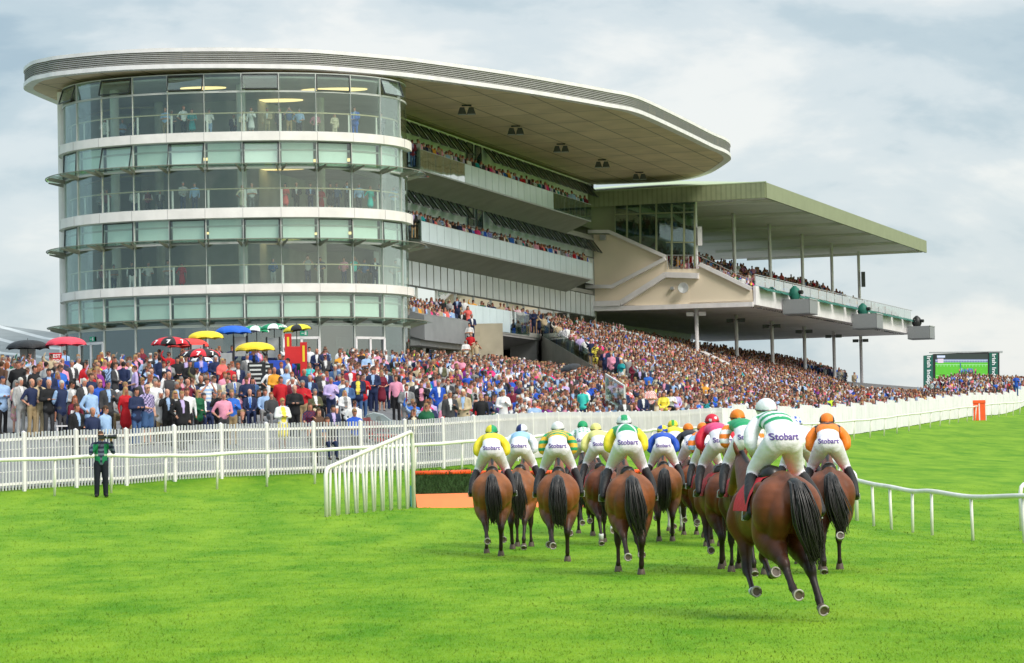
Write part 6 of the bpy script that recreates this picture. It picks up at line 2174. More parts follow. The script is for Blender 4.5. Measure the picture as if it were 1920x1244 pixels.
def horse_fig(hl, hr, fl, fr, neck=0.0):
    f = Fig(True)
    # trunk, narrow at the dock, widest at the haunches, deep chest
    Y = [-.88, -.80, -.66, -.48, -.2, .1, .4, .62, .80]
    zc = [1.30, 1.29, 1.26, 1.24, 1.20, 1.16, 1.14, 1.16, 1.20]
    ra = [.10, .20, .27, .30, .30, .31, .29, .25, .17]
    rb = [.13, .22, .29, .32, .33, .34, .36, .34, .25]
    f.tube(HBODY, [(0, y, z) for y, z in zip(Y, zc)], ra, rb)
    f.tube(HBODY, [(0, -.80, 1.46), (0, -.5, 1.50), (0, -.1, 1.44), (0, .3, 1.47), (0, .52, 1.54)], [.06, .12, .11, .09, .07])
    f.tube(HBODY, [(0, -.62, 1.25), (0, -.60, 1.02)], [.16, .13], [.2, .17])
    for sx in (-1, 1):
        f.ball(HBODY, (.215 * sx, -.34, 1.41), (.075, .10, .09))
        # haunch: croup, buttock and thigh muscle
        f.tube(HBODY, [(.10 * sx, -.52, 1.42), (.175 * sx, -.62, 1.26), (.185 * sx, -.60, 1.06)], [.165, .205, .185], [.17, .23, .23])
        f.tube(HBODY, [(.10 * sx, -.76, 1.34), (.13 * sx, -.82, 1.14), (.145 * sx, -.74, .95)], [.115, .14, .115])
        f.tube(HBODY, [(.17 * sx, .46, 1.30), (.19 * sx, .58, 1.05), (.16 * sx, .54, .88)], [.12, .15, .11])
    for kind, sx, front in ((hl, -1, False), (hr, 1, False), (fl, -1, True), (fr, 1, True)):
        Pn = [(x * sx, y, z) for x, y, z in leg_pts(kind, sx, front)]
        a, b, c, d = map(np.array, Pn)
        if not front:
            f.tube(HBODY, [(.17 * sx, -.52, 1.12), tuple(a), tuple(a + (b - a) * .45)], [.19, .182, .132], [.23, .22, .17])
            f.tube(HBODY, [tuple(a + (b - a) * .3), tuple(a + (b - a) * .8)], [.14, .084], [.17, .10])
            f.tube(HLEG, [tuple(a + (b - a) * .7), tuple(b), tuple(b + (c - b) * .22)], [.070, .066, .050], [.082, .088, .058])
            f.tube(HLEG, [tuple(b + (c - b) * .2), tuple(b + (c - b) * .75), tuple(c)], [.047, .042, .052])
        else:
            f.tube(HBODY, [(.155 * sx, .53, .98), tuple(a), tuple(a + (b - a) * .5)], [.13, .1, .072])
            f.tube(HLEG, [tuple(a + (b - a) * .5), tuple(b), tuple(b + (c - b) * .2)], [.062, .06, .044])
            f.tube(HLEG, [tuple(b + (c - b) * .2), tuple(b + (c - b) * .8), tuple(c)], [.037, .035, .044])
        f.tube(HLEG, [tuple(c), tuple(d)], [.044, .042])
    # neck and head, carried low and forward
    n = neck
    f.tube(HBODY, [(0, .62, 1.28), (n * .3, .9, 1.50), (n * .7, 1.2, 1.68)], [.17, .13, .09], [.27, .20, .14])
    f.tube(HBODY, [(n * .8, 1.22, 1.72), (n, 1.42, 1.62), (n * 1.05, 1.66, 1.44), (n * 1.05, 1.76, 1.36)], [.085, .08, .055, .05], [.12, .10, .075, .06])
    for sx in (-1, 1):
        f.tube(HBODY, [(n * .8 + .05 * sx, 1.24, 1.82), (n * .8 + .075 * sx, 1.25, 1.90), (n * .8 + .08 * sx, 1.27, 1.97)], [.032, .028, .008])
    f.tube(HMANE, [(0, .7, 1.50), (n * .3, .92, 1.67), (n * .75, 1.2, 1.83)], [.025, .03, .025], [.05, .06, .04])
    return f
HP = {}
def horse_proto(key, *a, vx=.021):
    V, F, G = horse_fig(*a).bake(vx, 7)
    V = V * np.array([1.0 + .0 * np.clip((V[:, 2:3] - .6) / .5, 0, 1)[:, 0], np.ones(len(V)), np.ones(len(V))]).T
    HP[key] = (V, F, G, a)
def hoof_dir(kind, front):
    return {('plant', 0): (0, .10, -1), ('push', 0): (0, -.75, -.65), ('toe', 0): (0, -1, -.35), ('flick', 0): (0, -1, -.12), ('high', 0): (0, -.95, .45), ('fwd', 0): (0, .3, -1),
            ('plant', 1): (0, .1, -1), ('fold', 1): (0, -.95, .35), ('back', 1): (0, -1, .05), ('reach', 1): (0, .6, -1)}[(kind, int(front))]
def build_horse(px, Y, yaw, legs, coat, label, neck=0.0, dark=0.0, tailsway=0.0, pyf=None, vx=.021, white_sock=(), scale=1.0):
    key = (tuple(legs), neck, vx)
    if key not in HP: horse_proto(key, *legs, neck, vx=vx)
    V, F, G, _ = HP[key]
    x = (px - 960) / FPX * Y
    x = at_y(px, 950, Y).x
    z = zg(x, Y)
    root = empty('horse', (x, Y, z), label, 'horse', 'racehorses galloping away', rz=yaw)
    root.scale = (scale,) * 3
    g = np.random.default_rng(int(px))
    C = np.empty((len(V), 3))
    body = np.array(coat)
    zz = V[:, 2]
    low = np.clip((.92 - zz) / .34, 0, 1) ** 1.3          # black points of a bay coat
    ph = g.random(6) * 6
    nz = (np.sin(V[:, 0] * 9 + ph[0]) * np.sin(V[:, 1] * 6 + ph[1]) * np.sin(zz * 7 + ph[2])) * .22 + np.sin(V[:, 1] * 15 + zz * 19 + ph[3]) * .05
    tone = 1 + nz
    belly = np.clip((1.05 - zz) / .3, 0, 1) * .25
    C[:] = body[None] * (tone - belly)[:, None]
    C = C * (1 - low[:, None] * .93) + np.array([.012, .009, .008]) * low[:, None]
    C[G == HMANE] = (.012, .009, .008)
    # fur darkens along the spine
    sp = np.clip(1 - np.abs(V[:, 0]) / .05, 0, 1) * (zz > 1.45) * .5
    C *= (1 - sp)[:, None]
    if 'grey' in label.split()[:2]:
        C = np.clip(body[None] * tone[:, None] * (1 - .35 * low[:, None]), 0, 1)
    np_mesh('body', V, F, M['horse'], root, col=C)
    P = {}
    for kind, sx, front in ((legs[0], -1, False), (legs[1], 1, False), (legs[2], -1, True), (legs[3], 1, True)):
        pts = leg_pts(kind, sx, front)
        c, d = Vector((pts[2][0] * sx, pts[2][1], pts[2][2])), Vector((pts[3][0] * sx, pts[3][1], pts[3][2]))
        hd = Vector(hoof_dir(kind, front)).normalized()
        if (sx, front) in white_sock:
            MBL().tube([c + (c - d) * .4, c, d], [.048, .05, .049], 12).buildl('sock', M['white2'], root, True)
        L_ = .085
        e = d + hd * L_
        rot = hd.to_track_quat('Z', 'Y').to_matrix()
        b = MBL()
        b.lathe(d, [(.036, -.03), (.050, 0), (.064, L_ * .9), (.066, L_), (.04, L_ - .004), (.0, L_ - .006)], 16, rot)
        o = b.buildl('hoof', M['hoof'], root, True)
        s_ = MBL()
        n = 22
        a0 = .5
        ring = [e + rot @ Vector((math.cos(a0 + (2 * PI - 2 * a0) * i / n) * .052, math.sin(a0 + (2 * PI - 2 * a0) * i / n) * .055, .004)) for i in range(n + 1)]
        s_.tube(ring, .0115, 6)
        s_.buildl('horseshoe', M['shoe'], o, True)
    # tail: a thick switch of separate hair strands
    b = MBL()
    rg = random.Random(int(px) + 5)
    sw = tailsway
    core = [(0, -.80, 1.50), (sw * .08, -.96, 1.47), (sw * .25, -1.04, 1.28), (sw * .55, -1.05, 1.02), (sw * .85, -1.06, .80), (sw * 1.1, -1.06, .66)]
    b.tube(spline(core, 3), [.035, .042, .05, .058, .066, .07, .078, .082, .084, .083, .08, .07, .06, .045, .03, .01], 10)
    for k in range(210):
        a = rg.uniform(0, 2 * PI); r_ = rg.random() ** .5
        spread = rg.uniform(.75, 1.2)
        ln = rg.uniform(.72, 1.1)
        pts = []
        for i, q in enumerate(core):
            t_ = i / 5 * ln
            wd = (.035 + .11 * min(1, t_ * 1.9) - .16 * max(0, t_ - .6)) * spread
            qz = core[0][2] - (core[0][2] - q[2]) * ln
            pts.append((q[0] + math.cos(a) * r_ * wd + math.sin(t_ * 5 + k * .7) * .03 * t_, q[1] + math.sin(a) * r_ * wd * .8, qz))
        b.tube(spline(pts, 2), [.010, .011, .011, .011, .010, .010, .009, .008, .007, .005, .002], 4, cap=False)
    b.buildl('tail', M['hair'], root, True)
    # saddle cloth, saddle
    b = MBL()
    n = 14
    vs, fs = [], []
    for j, y in enumerate((-.22, -.1, .05, .2, .32)):
        for i in range(n + 1):
            a = PI * (.02 + .96 * i / n)
            vs.append((math.cos(a) * .338, y, 1.15 + math.sin(a) * .385 + (.03 if 4 < i < 10 else 0)))
    for j in range(4):
        for i in range(n):
            fs.append((j * (n + 1) + i, j * (n + 1) + i + 1, (j + 1) * (n + 1) + i + 1, (j + 1) * (n + 1) + i))
    b.add(vs, fs)
    b.buildl('saddle_cloth', M['cloth_red'], root, True)
    b = MBL()
    b.tube([(0, -.20, 1.58), (0, -.05, 1.56), (0, .12, 1.57), (0, .25, 1.62)], [.09, .12, .10, .07], 12)
    b.buildl('saddle', M['leather'], root, True)
    return root, x, z
class MBL(MB):
    def buildl(s, name, m, parent, smooth=False):
        me = bpy.data.meshes.new(name)
        me.from_pydata([tuple(v) for v in s.v], [], s.f)
        me.materials.append(m)
        if smooth: me.polygons.foreach_set('use_smooth', [True] * len(me.polygons))
        return link(name, me, parent)
# jockey: crouched over the withers, standing in the stirrups. coordinates of the horse
JB, JT, JS, JBOOT, JHELM, JSKIN, JNECK = range(7)
def jockey_fig(lift=0.0, elbow=0.0, twist=0.0):
    f = Fig(True)
    L_ = lift
    hip = 1.96 + L_
    # pelvis and back
    f.tube(JB, [(-.075, -.17, hip - .02), (.075, -.17, hip - .02)], [.145, .145])
    f.tube(JB, [(0, -.16, hip + .02), (twist * .3, .0, hip + .13)], [.175, .17], [.14, .12])
    f.tube(JT, [(twist * .3, .0, hip + .15), (twist * .7, .2, hip + .20), (twist, .40, hip + .22)], [.165, .185, .165], [.115, .12, .10])
    f.tube(JT, [(-.17 + twist, .36, hip + .20), (0 + twist, .40, hip + .24), (.17 + twist, .36, hip + .20)], [.075, .09, .075])
    f.tube(JSKIN, [(twist, .44, hip + .26), (twist, .54, hip + .29)], [.06, .058])
    f.ball(JSKIN, (twist, .62, hip + .30), (.078, .095, .10))
    f.ball(JHELM, (twist, .59, hip + .355), (.118, .142, .118))
    for sx in (-1, 1):
        # thigh, knee, shin inside the boot
        f.tube(JB, [(.085 * sx, -.15, hip - .04), (.16 * sx, .02, hip - .18), (.25 * sx, .17, hip - .35)], [.14, .115, .085], [.145, .12, .085])
        f.tube(JB, [(.25 * sx, .17, hip - .35), (.30 * sx, .10, hip - .45)], [.08, .07])
        f.tube(JBOOT, [(.295 * sx, .11, hip - .43), (.365 * sx, -.06, hip - .60), (.405 * sx, -.20, hip - .78)], [.074, .068, .05])
        f.tube(JBOOT, [(.405 * sx, -.22, hip - .80), (.412 * sx, -.10, hip - .85), (.415 * sx, .02, hip - .86)], [.048, .044, .032], [.05, .04, .03])
        # arms out and forward
        sh = np.array([.18 * sx + twist, .36, hip + .19]); e = np.array([(.285 + elbow) * sx + twist * .6, .22, hip - .05]); h = np.array([.09 * sx, .66, hip - .16])
        f.tube(JS, [tuple(sh), tuple((sh + e) / 2 + np.array([.03 * sx, 0, 0])), tuple(e)], [.078, .086, .072])
        f.tube(JS, [tuple(e), tuple((e + h) / 2), tuple(h)], [.07, .06, .036])
        f.tube(JSKIN, [tuple(h), tuple(h + np.array([-.01 * sx, .06, -.02]))], [.035, .028])
        for k in range(4): f.tube(JSKIN, [(h[0] + (k - 1.5) * .018, h[1] + .05, h[2]), (h[0] + (k - 1.5) * .018, h[1] + .085, h[2] - .03)], [.010, .009])
    return f
JP = {}
def build_jockey(hroot, silk, label, lift=0.0, elbow=0.0, twist=0.0, vx=.019, text=True, tdx=0.0, scale=1.0, dx=0.0):
    key = (lift, elbow, twist, vx)
    if key not in JP:
        JP[key] = jockey_fig(lift, elbow, twist).bake(vx, 2)
    V, F, G = JP[key]
    hip = 1.96 + lift
    root = empty('jockey', tuple(hroot.location), label, 'jockey', 'jockeys riding away in the race', rz=hroot.rotation_euler.z)
    root.scale = (scale,) * 3
    root.location.x += dx * math.cos(root.rotation_euler.z)
    root.location.y += dx * math.sin(root.rotation_euler.z)
    n = len(V)
    C = np.zeros((n, 3))
    x, y, z = V[:, 0], V[:, 1], V[:, 2] - hip
    xt = x - twist * np.clip(y / .4, 0, 1)
    C[G == JB] = (.84, .79, .85)
    C[G == JBOOT] = (.015, .014, .015)
    C[G == JSKIN] = (.5, .25, .17)
    for reg, fn in ((JT, silk['body']), (JS, silk['sleeve']), (JHELM, silk['cap'])):
        m = G == reg
        C[m] = np.array([fn(a, b, c) for a, b, c in zip(xt[m], y[m], z[m])])
    # helmet seam
    m = (G == JHELM)
    C[m & (abs(z - .325) < .011)] *= .25
    # silks top above the waistband: breeches line
    np_mesh('body', V, F, M['silk'], root, col=C)
    # thin belt line of the breeches
    if text:
        vs, fs = text_geo('Stobart', .018)
        from mathutils.bvhtree import BVHTree
        bv = BVHTree.FromPolygons([tuple(v) for v in V], [tuple(int(i) for i in f) for f in F])
        sz = .105
        out_ = []
        ok = True
        for (tx, ty) in vs:
            o = Vector((tx * sz + tdx, -1.5, hip + .03 + ty * sz - .04))
            hit, nrm, idx, dist = bv.ray_cast(o, Vector((0, 1, 0)))
            if hit is None: ok = False; break
            out_.append(hit + nrm * .004 + Vector((0, -.004, 0)))
        if ok:
            MBL().add(out_, fs).buildl('lettering', M['lpurple'], root)
    # stirrup irons
    b = MBL()
    for sx in (-1, 1):
        c = Vector((.413 * sx, -.06, hip - .865))
        b.tube([c + Vector((-.05, 0, -.02)), c + Vector((.05, 0, -.02)), c + Vector((.045, 0, .07)), c + Vector((0, 0, .11)), c + Vector((-.045, 0, .07)), c + Vector((-.05, 0, -.02))], .008, 6)
    b.buildl('stirrup', M['steel'], root)
    # goggles strap round the helmet
    b = MBL()
    rr = [Vector((twist + .121 * math.cos(a), 0.59 + .145 * math.sin(a), hip + .34 + .02 * math.sin(a))) for a in [2 * PI * i / 24 for i in range(25)]]
    b.tube(rr, .006, 5)
    b.buildl('goggle_strap', M['leather'], root)
    return root
Wt, Gr, Ye, Na, Lb, Bk, Or, Re, Bl, Go, Py, Pk = (.8, .8, .82), (.01, .32, .12), (.85, .68, .03), (.02, .03, .14), (.32, .55, .80), (.015, .015, .018), (.9, .22, .015), (.62, .01, .035), (.015, .08, .48), (.85, .48, .03), (.80, .74, .25), (.75, .06, .2)
const = lambda c: (lambda x, y, z: c)
hoop = lambda a, b, p=.11: (lambda x, y, z: a if int(math.floor((y * .8 + z) / p * 2)) % 2 else b)
sleevehoop = lambda a, b, p=.13: (lambda x, y, z: a if int(math.floor((z) / p * 2)) % 2 else b)
half = lambda a, b: (lambda x, y, z: a if x < 0 else b)
quarter = lambda a, b: (lambda x, y, z: a if (x < 0) != (z > .385) else b)
def spots(a, b, p=.09, r=.028):
    def fn(x, y, z):
        u, v = x / p, (y * .7 + z) / p
        return b if (u - round(u)) ** 2 + (v - round(v)) ** 2 < (r / p) ** 2 else a
    return fn
def capspots(a, b, p=.075, r=.024):
    def fn(x, y, z):
        u, v = x / p, z / p
        return b if (u - round(u)) ** 2 + (v - round(v)) ** 2 < (r / p) ** 2 else a
    return fn
def cross(a, b):
    return lambda x, y, z: b if abs(abs(x) - (.02 + abs(y - .22) * .6)) < .032 else a
def vee(a, b, w=.035):
    return lambda x, y, z: b if abs((y - .12) - abs(x) * 1.0) < w + .02 else a
def yoke(a, b):
    return lambda x, y, z: b if y > .30 else a
bay, dbay, lbay, chest_, greyc, brn = (.205, .060, .015), (.145, .038, .011), (.25, .080, .022), (.19, .055, .018), (.55, .54, .53), (.09, .036, .018)
# px, depth, yaw (positive turns to the left), legs hl hr fl fr, coat, horse label, sway, silks, jockey label, lift, twist
RACE = [
 (1444, 29.6, .20, ('flick', 'toe', 'back', 'fold'), dbay, 'nearest bay racehorse with dark legs turned slightly left at the front right', .16, dict(body=hoop(Wt, Gr, .15), sleeve=const(Wt), cap=const(Wt)), 'nearest jockey in white and green hooped silks and white cap', 0, .04, -.02),
 (1178, 41.8, .02, ('flick', 'plant', 'plant', 'back'), bay, 'large bay racehorse in the middle with a long wavy black tail', .10, dict(body=cross(Gr, Wt), sleeve=const(Ye), cap=lambda x, y, z: Gr if abs(x) < .05 and z > .38 else Wt), 'jockey in green silks with a white cross and yellow sleeves', .06, 0, .0),
 (1556, 41.2, -.10, ('push', 'high', 'plant', 'plant'), dbay, 'dark bay racehorse at the right edge kicking up its right hind leg', .15, dict(body=vee(Or, Bk, .05), sleeve=const(Or), cap=lambda x, y, z: Bk if abs(x) > .09 else Or), 'jockey in orange silks with a black chevron at the right edge', .02, 0, .0),
 (1352, 43.6, .12, ('plant', 'plant', 'back', 'plant'), dbay, 'dark bay racehorse under the jockey in red silks', -.06, dict(body=yoke(Pk, Re), sleeve=const(Re), cap=lambda x, y, z: Wt if (abs(x - .045) < .02 and abs(z - .40) < .02) or (abs(x + .05) < .02 and abs(z - .37) < .02) else Re), 'jockey in red and pink silks with a red cap with white stars', .09, 0, .0),
 (1400, 41.0, .10, ('push', 'plant', 'plant', 'plant'), brn, 'dark brown racehorse hidden behind the nearest horse', .0, dict(body=const(Gr), sleeve=lambda x, y, z: Or if int((z + 3) / .07) % 2 else Wt, cap=const(Or)), 'jockey in green silks with orange and white striped sleeves and orange cap', .10, 0, .0),
 (1502, 45.5, .0, ('plant', 'flick', 'fold', 'plant'), brn, 'dark brown racehorse seen between the two right hand horses', .05, dict(body=const(Wt), sleeve=const(Wt), cap=capspots(Wt, Bl)), 'jockey in white silks and a white cap with blue spots', .07, 0, .0),
 (1048, 47.8, -.03, ('flick', 'plant', 'back', 'fold'), bay, 'bay racehorse with a thick black tail under the green and gold hoops', .02, dict(body=hoop(Gr, Go, .13), sleeve=sleevehoop(Gr, Go), cap=const(Wt)), 'jockey in green and gold hooped silks and a plain white cap', .06, 0, .0),
 (924, 50.4, .0, ('flick', 'plant', 'plant', 'back'), lbay, 'leftmost bay racehorse with its tail hanging in the middle', .03, dict(body=lambda x, y, z: Gr if y - .1 > abs(x) * 1.8 else Ye, sleeve=const(Ye), cap=half(Ye, Gr)), 'leftmost jockey in yellow silks with a green and yellow halved cap', .03, 0, .0),
 (977, 53.6, -.08, ('plant', 'push', 'plant', 'plant'), lbay, 'second racehorse from the left, a plain bay with a thin tail', .06, dict(body=yoke(Lb, (.5, .68, .85)), sleeve=const(Wt), cap=half(Na, Wt)), 'jockey in pale blue silks with a navy and white halved cap', .06, 0, .0),
 (1126, 55.4, .08, ('push', 'flick', 'fold', 'plant'), dbay, 'dark bay racehorse with white socks left of the middle horse', .0, dict(body=const(Py), sleeve=const(Py), cap=const(Py)), 'jockey in pale yellow silks and pale yellow cap', .08, 0, .0),
 (1246, 56.8, -.04, ('plant', 'plant', 'fold', 'back'), lbay, 'chestnut bay racehorse just right of the middle horse', -.04, dict(body=lambda x, y, z: Ye if abs(y - .22) < .06 and abs(x) < .12 and int((x + 1) / .06) % 2 else Bl, sleeve=const(Bl), cap=quarter(Ye, Bl)), 'jockey in royal blue silks with yellow patches and quartered cap', .02, 0, .0),
 (1097, 59.5, .0, ('flick', 'plant', 'plant', 'fold'), brn, 'dark brown racehorse half hidden behind the pale yellow jockey', .0, dict(body=spots(Wt, Gr), sleeve=const(Wt), cap=const(Gr)), 'jockey in white silks with green spots and green cap', .12, 0, .0),
 (1268, 60.0, .0, ('plant', 'flick', 'plant', 'plant'), greyc, 'pale grey racehorse half hidden behind the blue jockey', .0, dict(body=const(Ye), sleeve=const(Ye), cap=lambda x, y, z: (.05, .35, .05) if abs(x) < .03 else Ye), 'jockey in plain yellow silks behind the blue jockey', .10, 0, -.0),
 (1300, 58.2, .06, ('flick', 'plant', 'plant', 'plant'), bay, 'bay racehorse in the gap between the middle and right groups', -.06, dict(body=const(Bk), sleeve=const(Bk), cap=const(Or)), 'jockey in black silks and orange cap in the gap', .04, 0, .0),
 (1328, 54.5, .06, ('plant', 'plant', 'fold', 'plant'), dbay, 'dark bay racehorse left of the horse under the red jockey', -.1, dict(body=hoop(Lb, Or, .16), sleeve=sleevehoop(Lb, Or, .2), cap=const(Or)), 'jockey in pale blue silks with orange bands and orange cap', .08, 0, .0),
]
for k, (px, Y, yaw, legs, coat, hl_, sway, silk, jl, lift, tw, tdx) in enumerate(RACE):
    vx = .015 if k == 0 else (.018 if k < 4 else .022)
    socks = {0: ((-1, True),), 1: (), 9: ((-1, False), (1, False)), 12: ()}.get(k, ())
    hr, x, z = build_horse(px, Y, yaw, legs, coat, hl_, tailsway=sway, vx=vx, neck=.06 if k == 0 else 0.0, white_sock=socks)
    build_jockey(hr, silk, jl, lift, elbow=.0, twist=tw, vx=.015 if k == 0 else .019, tdx=tdx, dx=.12 if k == 0 else 0)

# ============================================================ PHOTOGRAPHER
def photographer():
    x = at_y(190, 920, 71.8).x
    z = zg(x, 71.8)
    root = empty('person', (x, 71.8, z), 'photographer in green bib and striped sweater aiming a long lens by the rail', 'photographer')
    f = Fig()
    f.tube(TOP, [(0, 0, .93), (0, -.01, 1.1), (0, 0, 1.25), (0, 0, 1.36), (0, .01, 1.44)], [.175, .175, .18, .195, .13], [.13, .13, .125, .11, .08])
    for sx in (-1, 1):
        f.tube(BOT, [(.09 * sx, 0, .9), (.11 * sx, -.01, .5), (.12 * sx, .02, .06)], [.11, .082, .068])
        f.tube(SHOE, [(.12 * sx, .05, .045), (.15 * sx, -.16, .035)], [.05, .042], [.045, .032])
    f.tube(BOT, [(-.07, 0, .92), (.07, 0, .92)], [.125, .12])
    f.tube(TOP, [(-.16, .0, 1.43), (0, .02, 1.47), (.16, .0, 1.43)], [.06, .075, .06])
    # elbows raised, both hands at the camera in front of the face, turned towards +X
    hands = {-1: (.06, -.22, 1.56), 1: (.26, -.20, 1.54)}
    for sx, e in ((-1, (-.28, -.10, 1.16)), (1, (.34, -.06, 1.18))):
        s_ = np.array([.2 * sx, 0, 1.41]); e = np.array(e); h = np.array(hands[sx])
        f.tube(TOP, [tuple(s_), tuple((s_ + e) / 2), tuple(e)], [.068, .062, .054])
        w_ = e + (h - e) * .82
        f.tube(TOP, [tuple(e), tuple(w_)], [.053, .042])
        f.tube(SKIN, [tuple(w_), tuple(h)], [.03, .042], [.03, .026])
        for k in range(4):
            q = h + np.array([.02 * (k - 1.5) + .02, -.01, .03])
            f.tube(SKIN, [tuple(h + np.array([.02 * (k - 1.5), 0, 0])), tuple(q), tuple(q + np.array([.0, .035, .02]))], [.0115, .011, .009])
        f.tube(SKIN, [tuple(h), tuple(h + np.array([.045, .03, -.01]))], [.013, .010])
    head(f, 1.65, -.03)
    V, F, G = f.bake(.016, 2)
    d = dict(f=False, style='shirt', top='navy', shirt='white', bottom='navy', hair='brown', skin=SKINS[0], glasses=False)
    C = person_cols(V, G, d, RGN)
    xx, yy, zz = V[:, 0], V[:, 1], V[:, 2]
    t = G == TOP
    stripe = (np.floor(zz / .062) % 2 == 0)
    C[t] = (.018, .022, .055); C[t & stripe] = (.12, .14, .20)
    vest = t & (abs(xx) < .215) & (zz > 1.0) & ((abs(xx) > .085) | (yy > .02)) & (zz < 1.42)
    C[vest] = (.01, .20, .08)
    C[vest & (abs(zz - 1.13) < .022)] = (.45, .5, .42)
    C[t & (zz < 1.09) & (zz > .9) & (abs(xx) < .22) & (abs(xx) > .03)] = (.01, .20, .08)
    C[G == BOT] = (.010, .012, .022)
    o = np_mesh('body', V, F, M['person'], root, col=C)
    o.rotation_euler = (0, 0, R(12))
    cr = empty('camera', (x, 71.8, z), 'black camera with a long telephoto lens held by the photographer', 'camera')
    c = Vector((x + .05, 71.58, z + 1.61))
    MB().box(tuple(c), (.15, .09, .11), Vector((1, -.1, 0))).build('camera_body', M['black'], cr)
    dl = Vector((1, -.12, 0)).normalized()
    MB().tube([c + dl * .05, c + dl * .14, c + dl * .15, c + dl * .34, c + dl * .35, c + dl * .42], [.042, .042, .052, .052, .062, .062], 14).build('lens', M['black'], cr, smooth=False)
    MB().tube([c + dl * .16, c + dl * .18], [.0535, .0535], 14).build('lens_ring', M['steel'], cr)
photographer()

# ============================================================ UMBRELLAS, BOOKMAKERS, PUSHCHAIR, CHAIR
def umbrella(px, py_top, wpx, Y, cols, label, tilt=0.0, text=None, tcol='lwhite', tilt2=0.0, textpanels=(6,), pole_to=None, tsize=.5):
    """px,py_top: apex in the photograph, wpx: width in photograph pixels"""
    top = at_y(px, py_top, Y)
    r = wpx * 1.1 / FPX * Y / 2
    h = r * .42
    x, y = top.x, top.y
    g = zg(x, y)
    root = empty('umbrella', (x, y, g), label, 'umbrella', 'umbrellas over the bookmakers')
    rot = Matrix.Rotation(tilt, 3, 'Y') @ Matrix.Rotation(tilt2, 3, 'X')
    n, kk, sub = 8, 7, 5
    b = MB()
    for i in range(n):
        b.cur = cols[i % len(cols)]
        for s_ in range(sub):
            for k in range(kk):
                def pt(k_, j):
                    u = k_ / kk
                    a = 2 * PI * (i + j / sub) / n + PI / 8
                    v = j / sub
                    rr = r * math.sin(u * PI / 2 * .98)
                    zz = -h * (1 - math.cos(u * PI / 2)) 
                    sc = 4 * v * (1 - v)
                    rr *= 1 - .065 * sc * u
                    zz += .05 * sc * u * r
                    return top + rot @ Vector((math.cos(a) * rr, math.sin(a) * rr, zz))
                b.quad(pt(k, s_), pt(k + 1, s_), pt(k + 1, s_ + 1), pt(k, s_ + 1))
    cn = b.build('canopy', M['silk'], root, smooth=False, colored=True)
    rb = MB()
    for i in range(n):
        a = 2 * PI * i / n + PI / 8
        rb.tube([top + rot @ Vector((math.cos(a) * r * math.sin(u * PI / 2 * .98), math.sin(a) * r * math.sin(u * PI / 2 * .98), -h * (1 - math.cos(u * PI / 2)) - .02)) for u in (0.05, .3, .6, .98)], .008, 4)
    rb.build('ribs', M['black'], root)
    MB().tube([top + Vector((0, 0, .08)), top - Vector((0, 0, h)), Vector((x, y, g + .02))], [.012, .02, .025], 8).build('pole', M['black'], root)
    if text:
        vs, fs = text_geo(text, .04)
        for i in textpanels:
            a = 2 * PI * (i + .5) / n + PI / 8
            out_ = []
            for tx, ty in vs:
                # wrap the lettering on the panel: x along the rim, y up the slope
                u = .80 - (ty - .35) * tsize / r
                aa = a + (tx * tsize) / (r * max(.3, math.sin(u * PI / 2)))
                rr = r * math.sin(u * PI / 2 * .98) * .985
                zz = -h * (1 - math.cos(u * PI / 2)) + .02
                out_.append(top + rot @ Vector((math.cos(aa) * rr, math.sin(aa) * rr, zz + .015)))
            MB().add(out_, fs).build('lettering', M[tcol], cn)
    return root
c_r, c_b, c_y, c_w, c_g, c_bl, c_nv, c_pu, c_or = (.62, .015, .03), (.015, .015, .017), (.85, .70, .03), (.78, .78, .78), (.01, .28, .12), (.01, .12, .62), (.02, .025, .07), (.10, .02, .30), (.8, .05, .04)
umbrella(52, 638, 76, 116, [c_b], 'plain black umbrella over a grey cabinet at the far left')
umbrella(124, 632, 72, 116, [(.78, .06, .10)], 'plain pinkish red umbrella above the best odds board')
umbrella(320, 632, 70, 118, [c_r, c_b], 'red and black umbrella with a white seven, upper left one', text='7', textpanels=(4, 5, 6, 7), tsize=.34)
umbrella(353, 635, 74, 121, [c_or], 'plain bright red umbrella behind the seven umbrellas')
umbrella(376, 654, 72, 110, [c_b, c_r], 'red and black umbrella with a white seven, lower one in front', text='7', textpanels=(4, 5, 6, 7), tsize=.34)
umbrella(379, 669, 42, 112, [c_w, c_nv], 'small navy and white umbrella hanging under the lower seven umbrella')
umbrella(386, 621, 64, 122, [c_y], 'plain yellow umbrella behind the red ones', tilt=.0)
umbrella(478, 642, 72, 108, [(.85, .62, .02)], 'largest golden yellow umbrella in front of the dark price boards')
umbrella(437, 611, 66, 124, [c_bl], 'bright blue umbrella between the yellow and purple ones')
umbrella(464, 613, 44, 127, [c_pu], 'dark purple umbrella between the blue and green ones')
umbrella(481, 611, 48, 125, [c_g, c_w], 'green and white umbrella behind the purple one', tilt=.12)
umbrella(514, 607, 50, 122, [c_g, c_w], 'green and white umbrella with lettering left of the yellow and black one', text='PETER', tsize=.16, textpanels=(6,))
umbrella(556, 609, 52, 121, [c_y, c_b], 'yellow and black umbrella nearest the red covered stand', tilt=-.12, text='7', textpanels=())
umbrella(1068, 684, 38, 104, [c_b], 'small black umbrella tilted over the middle of the crowd', tilt=-.25, tilt2=.2)
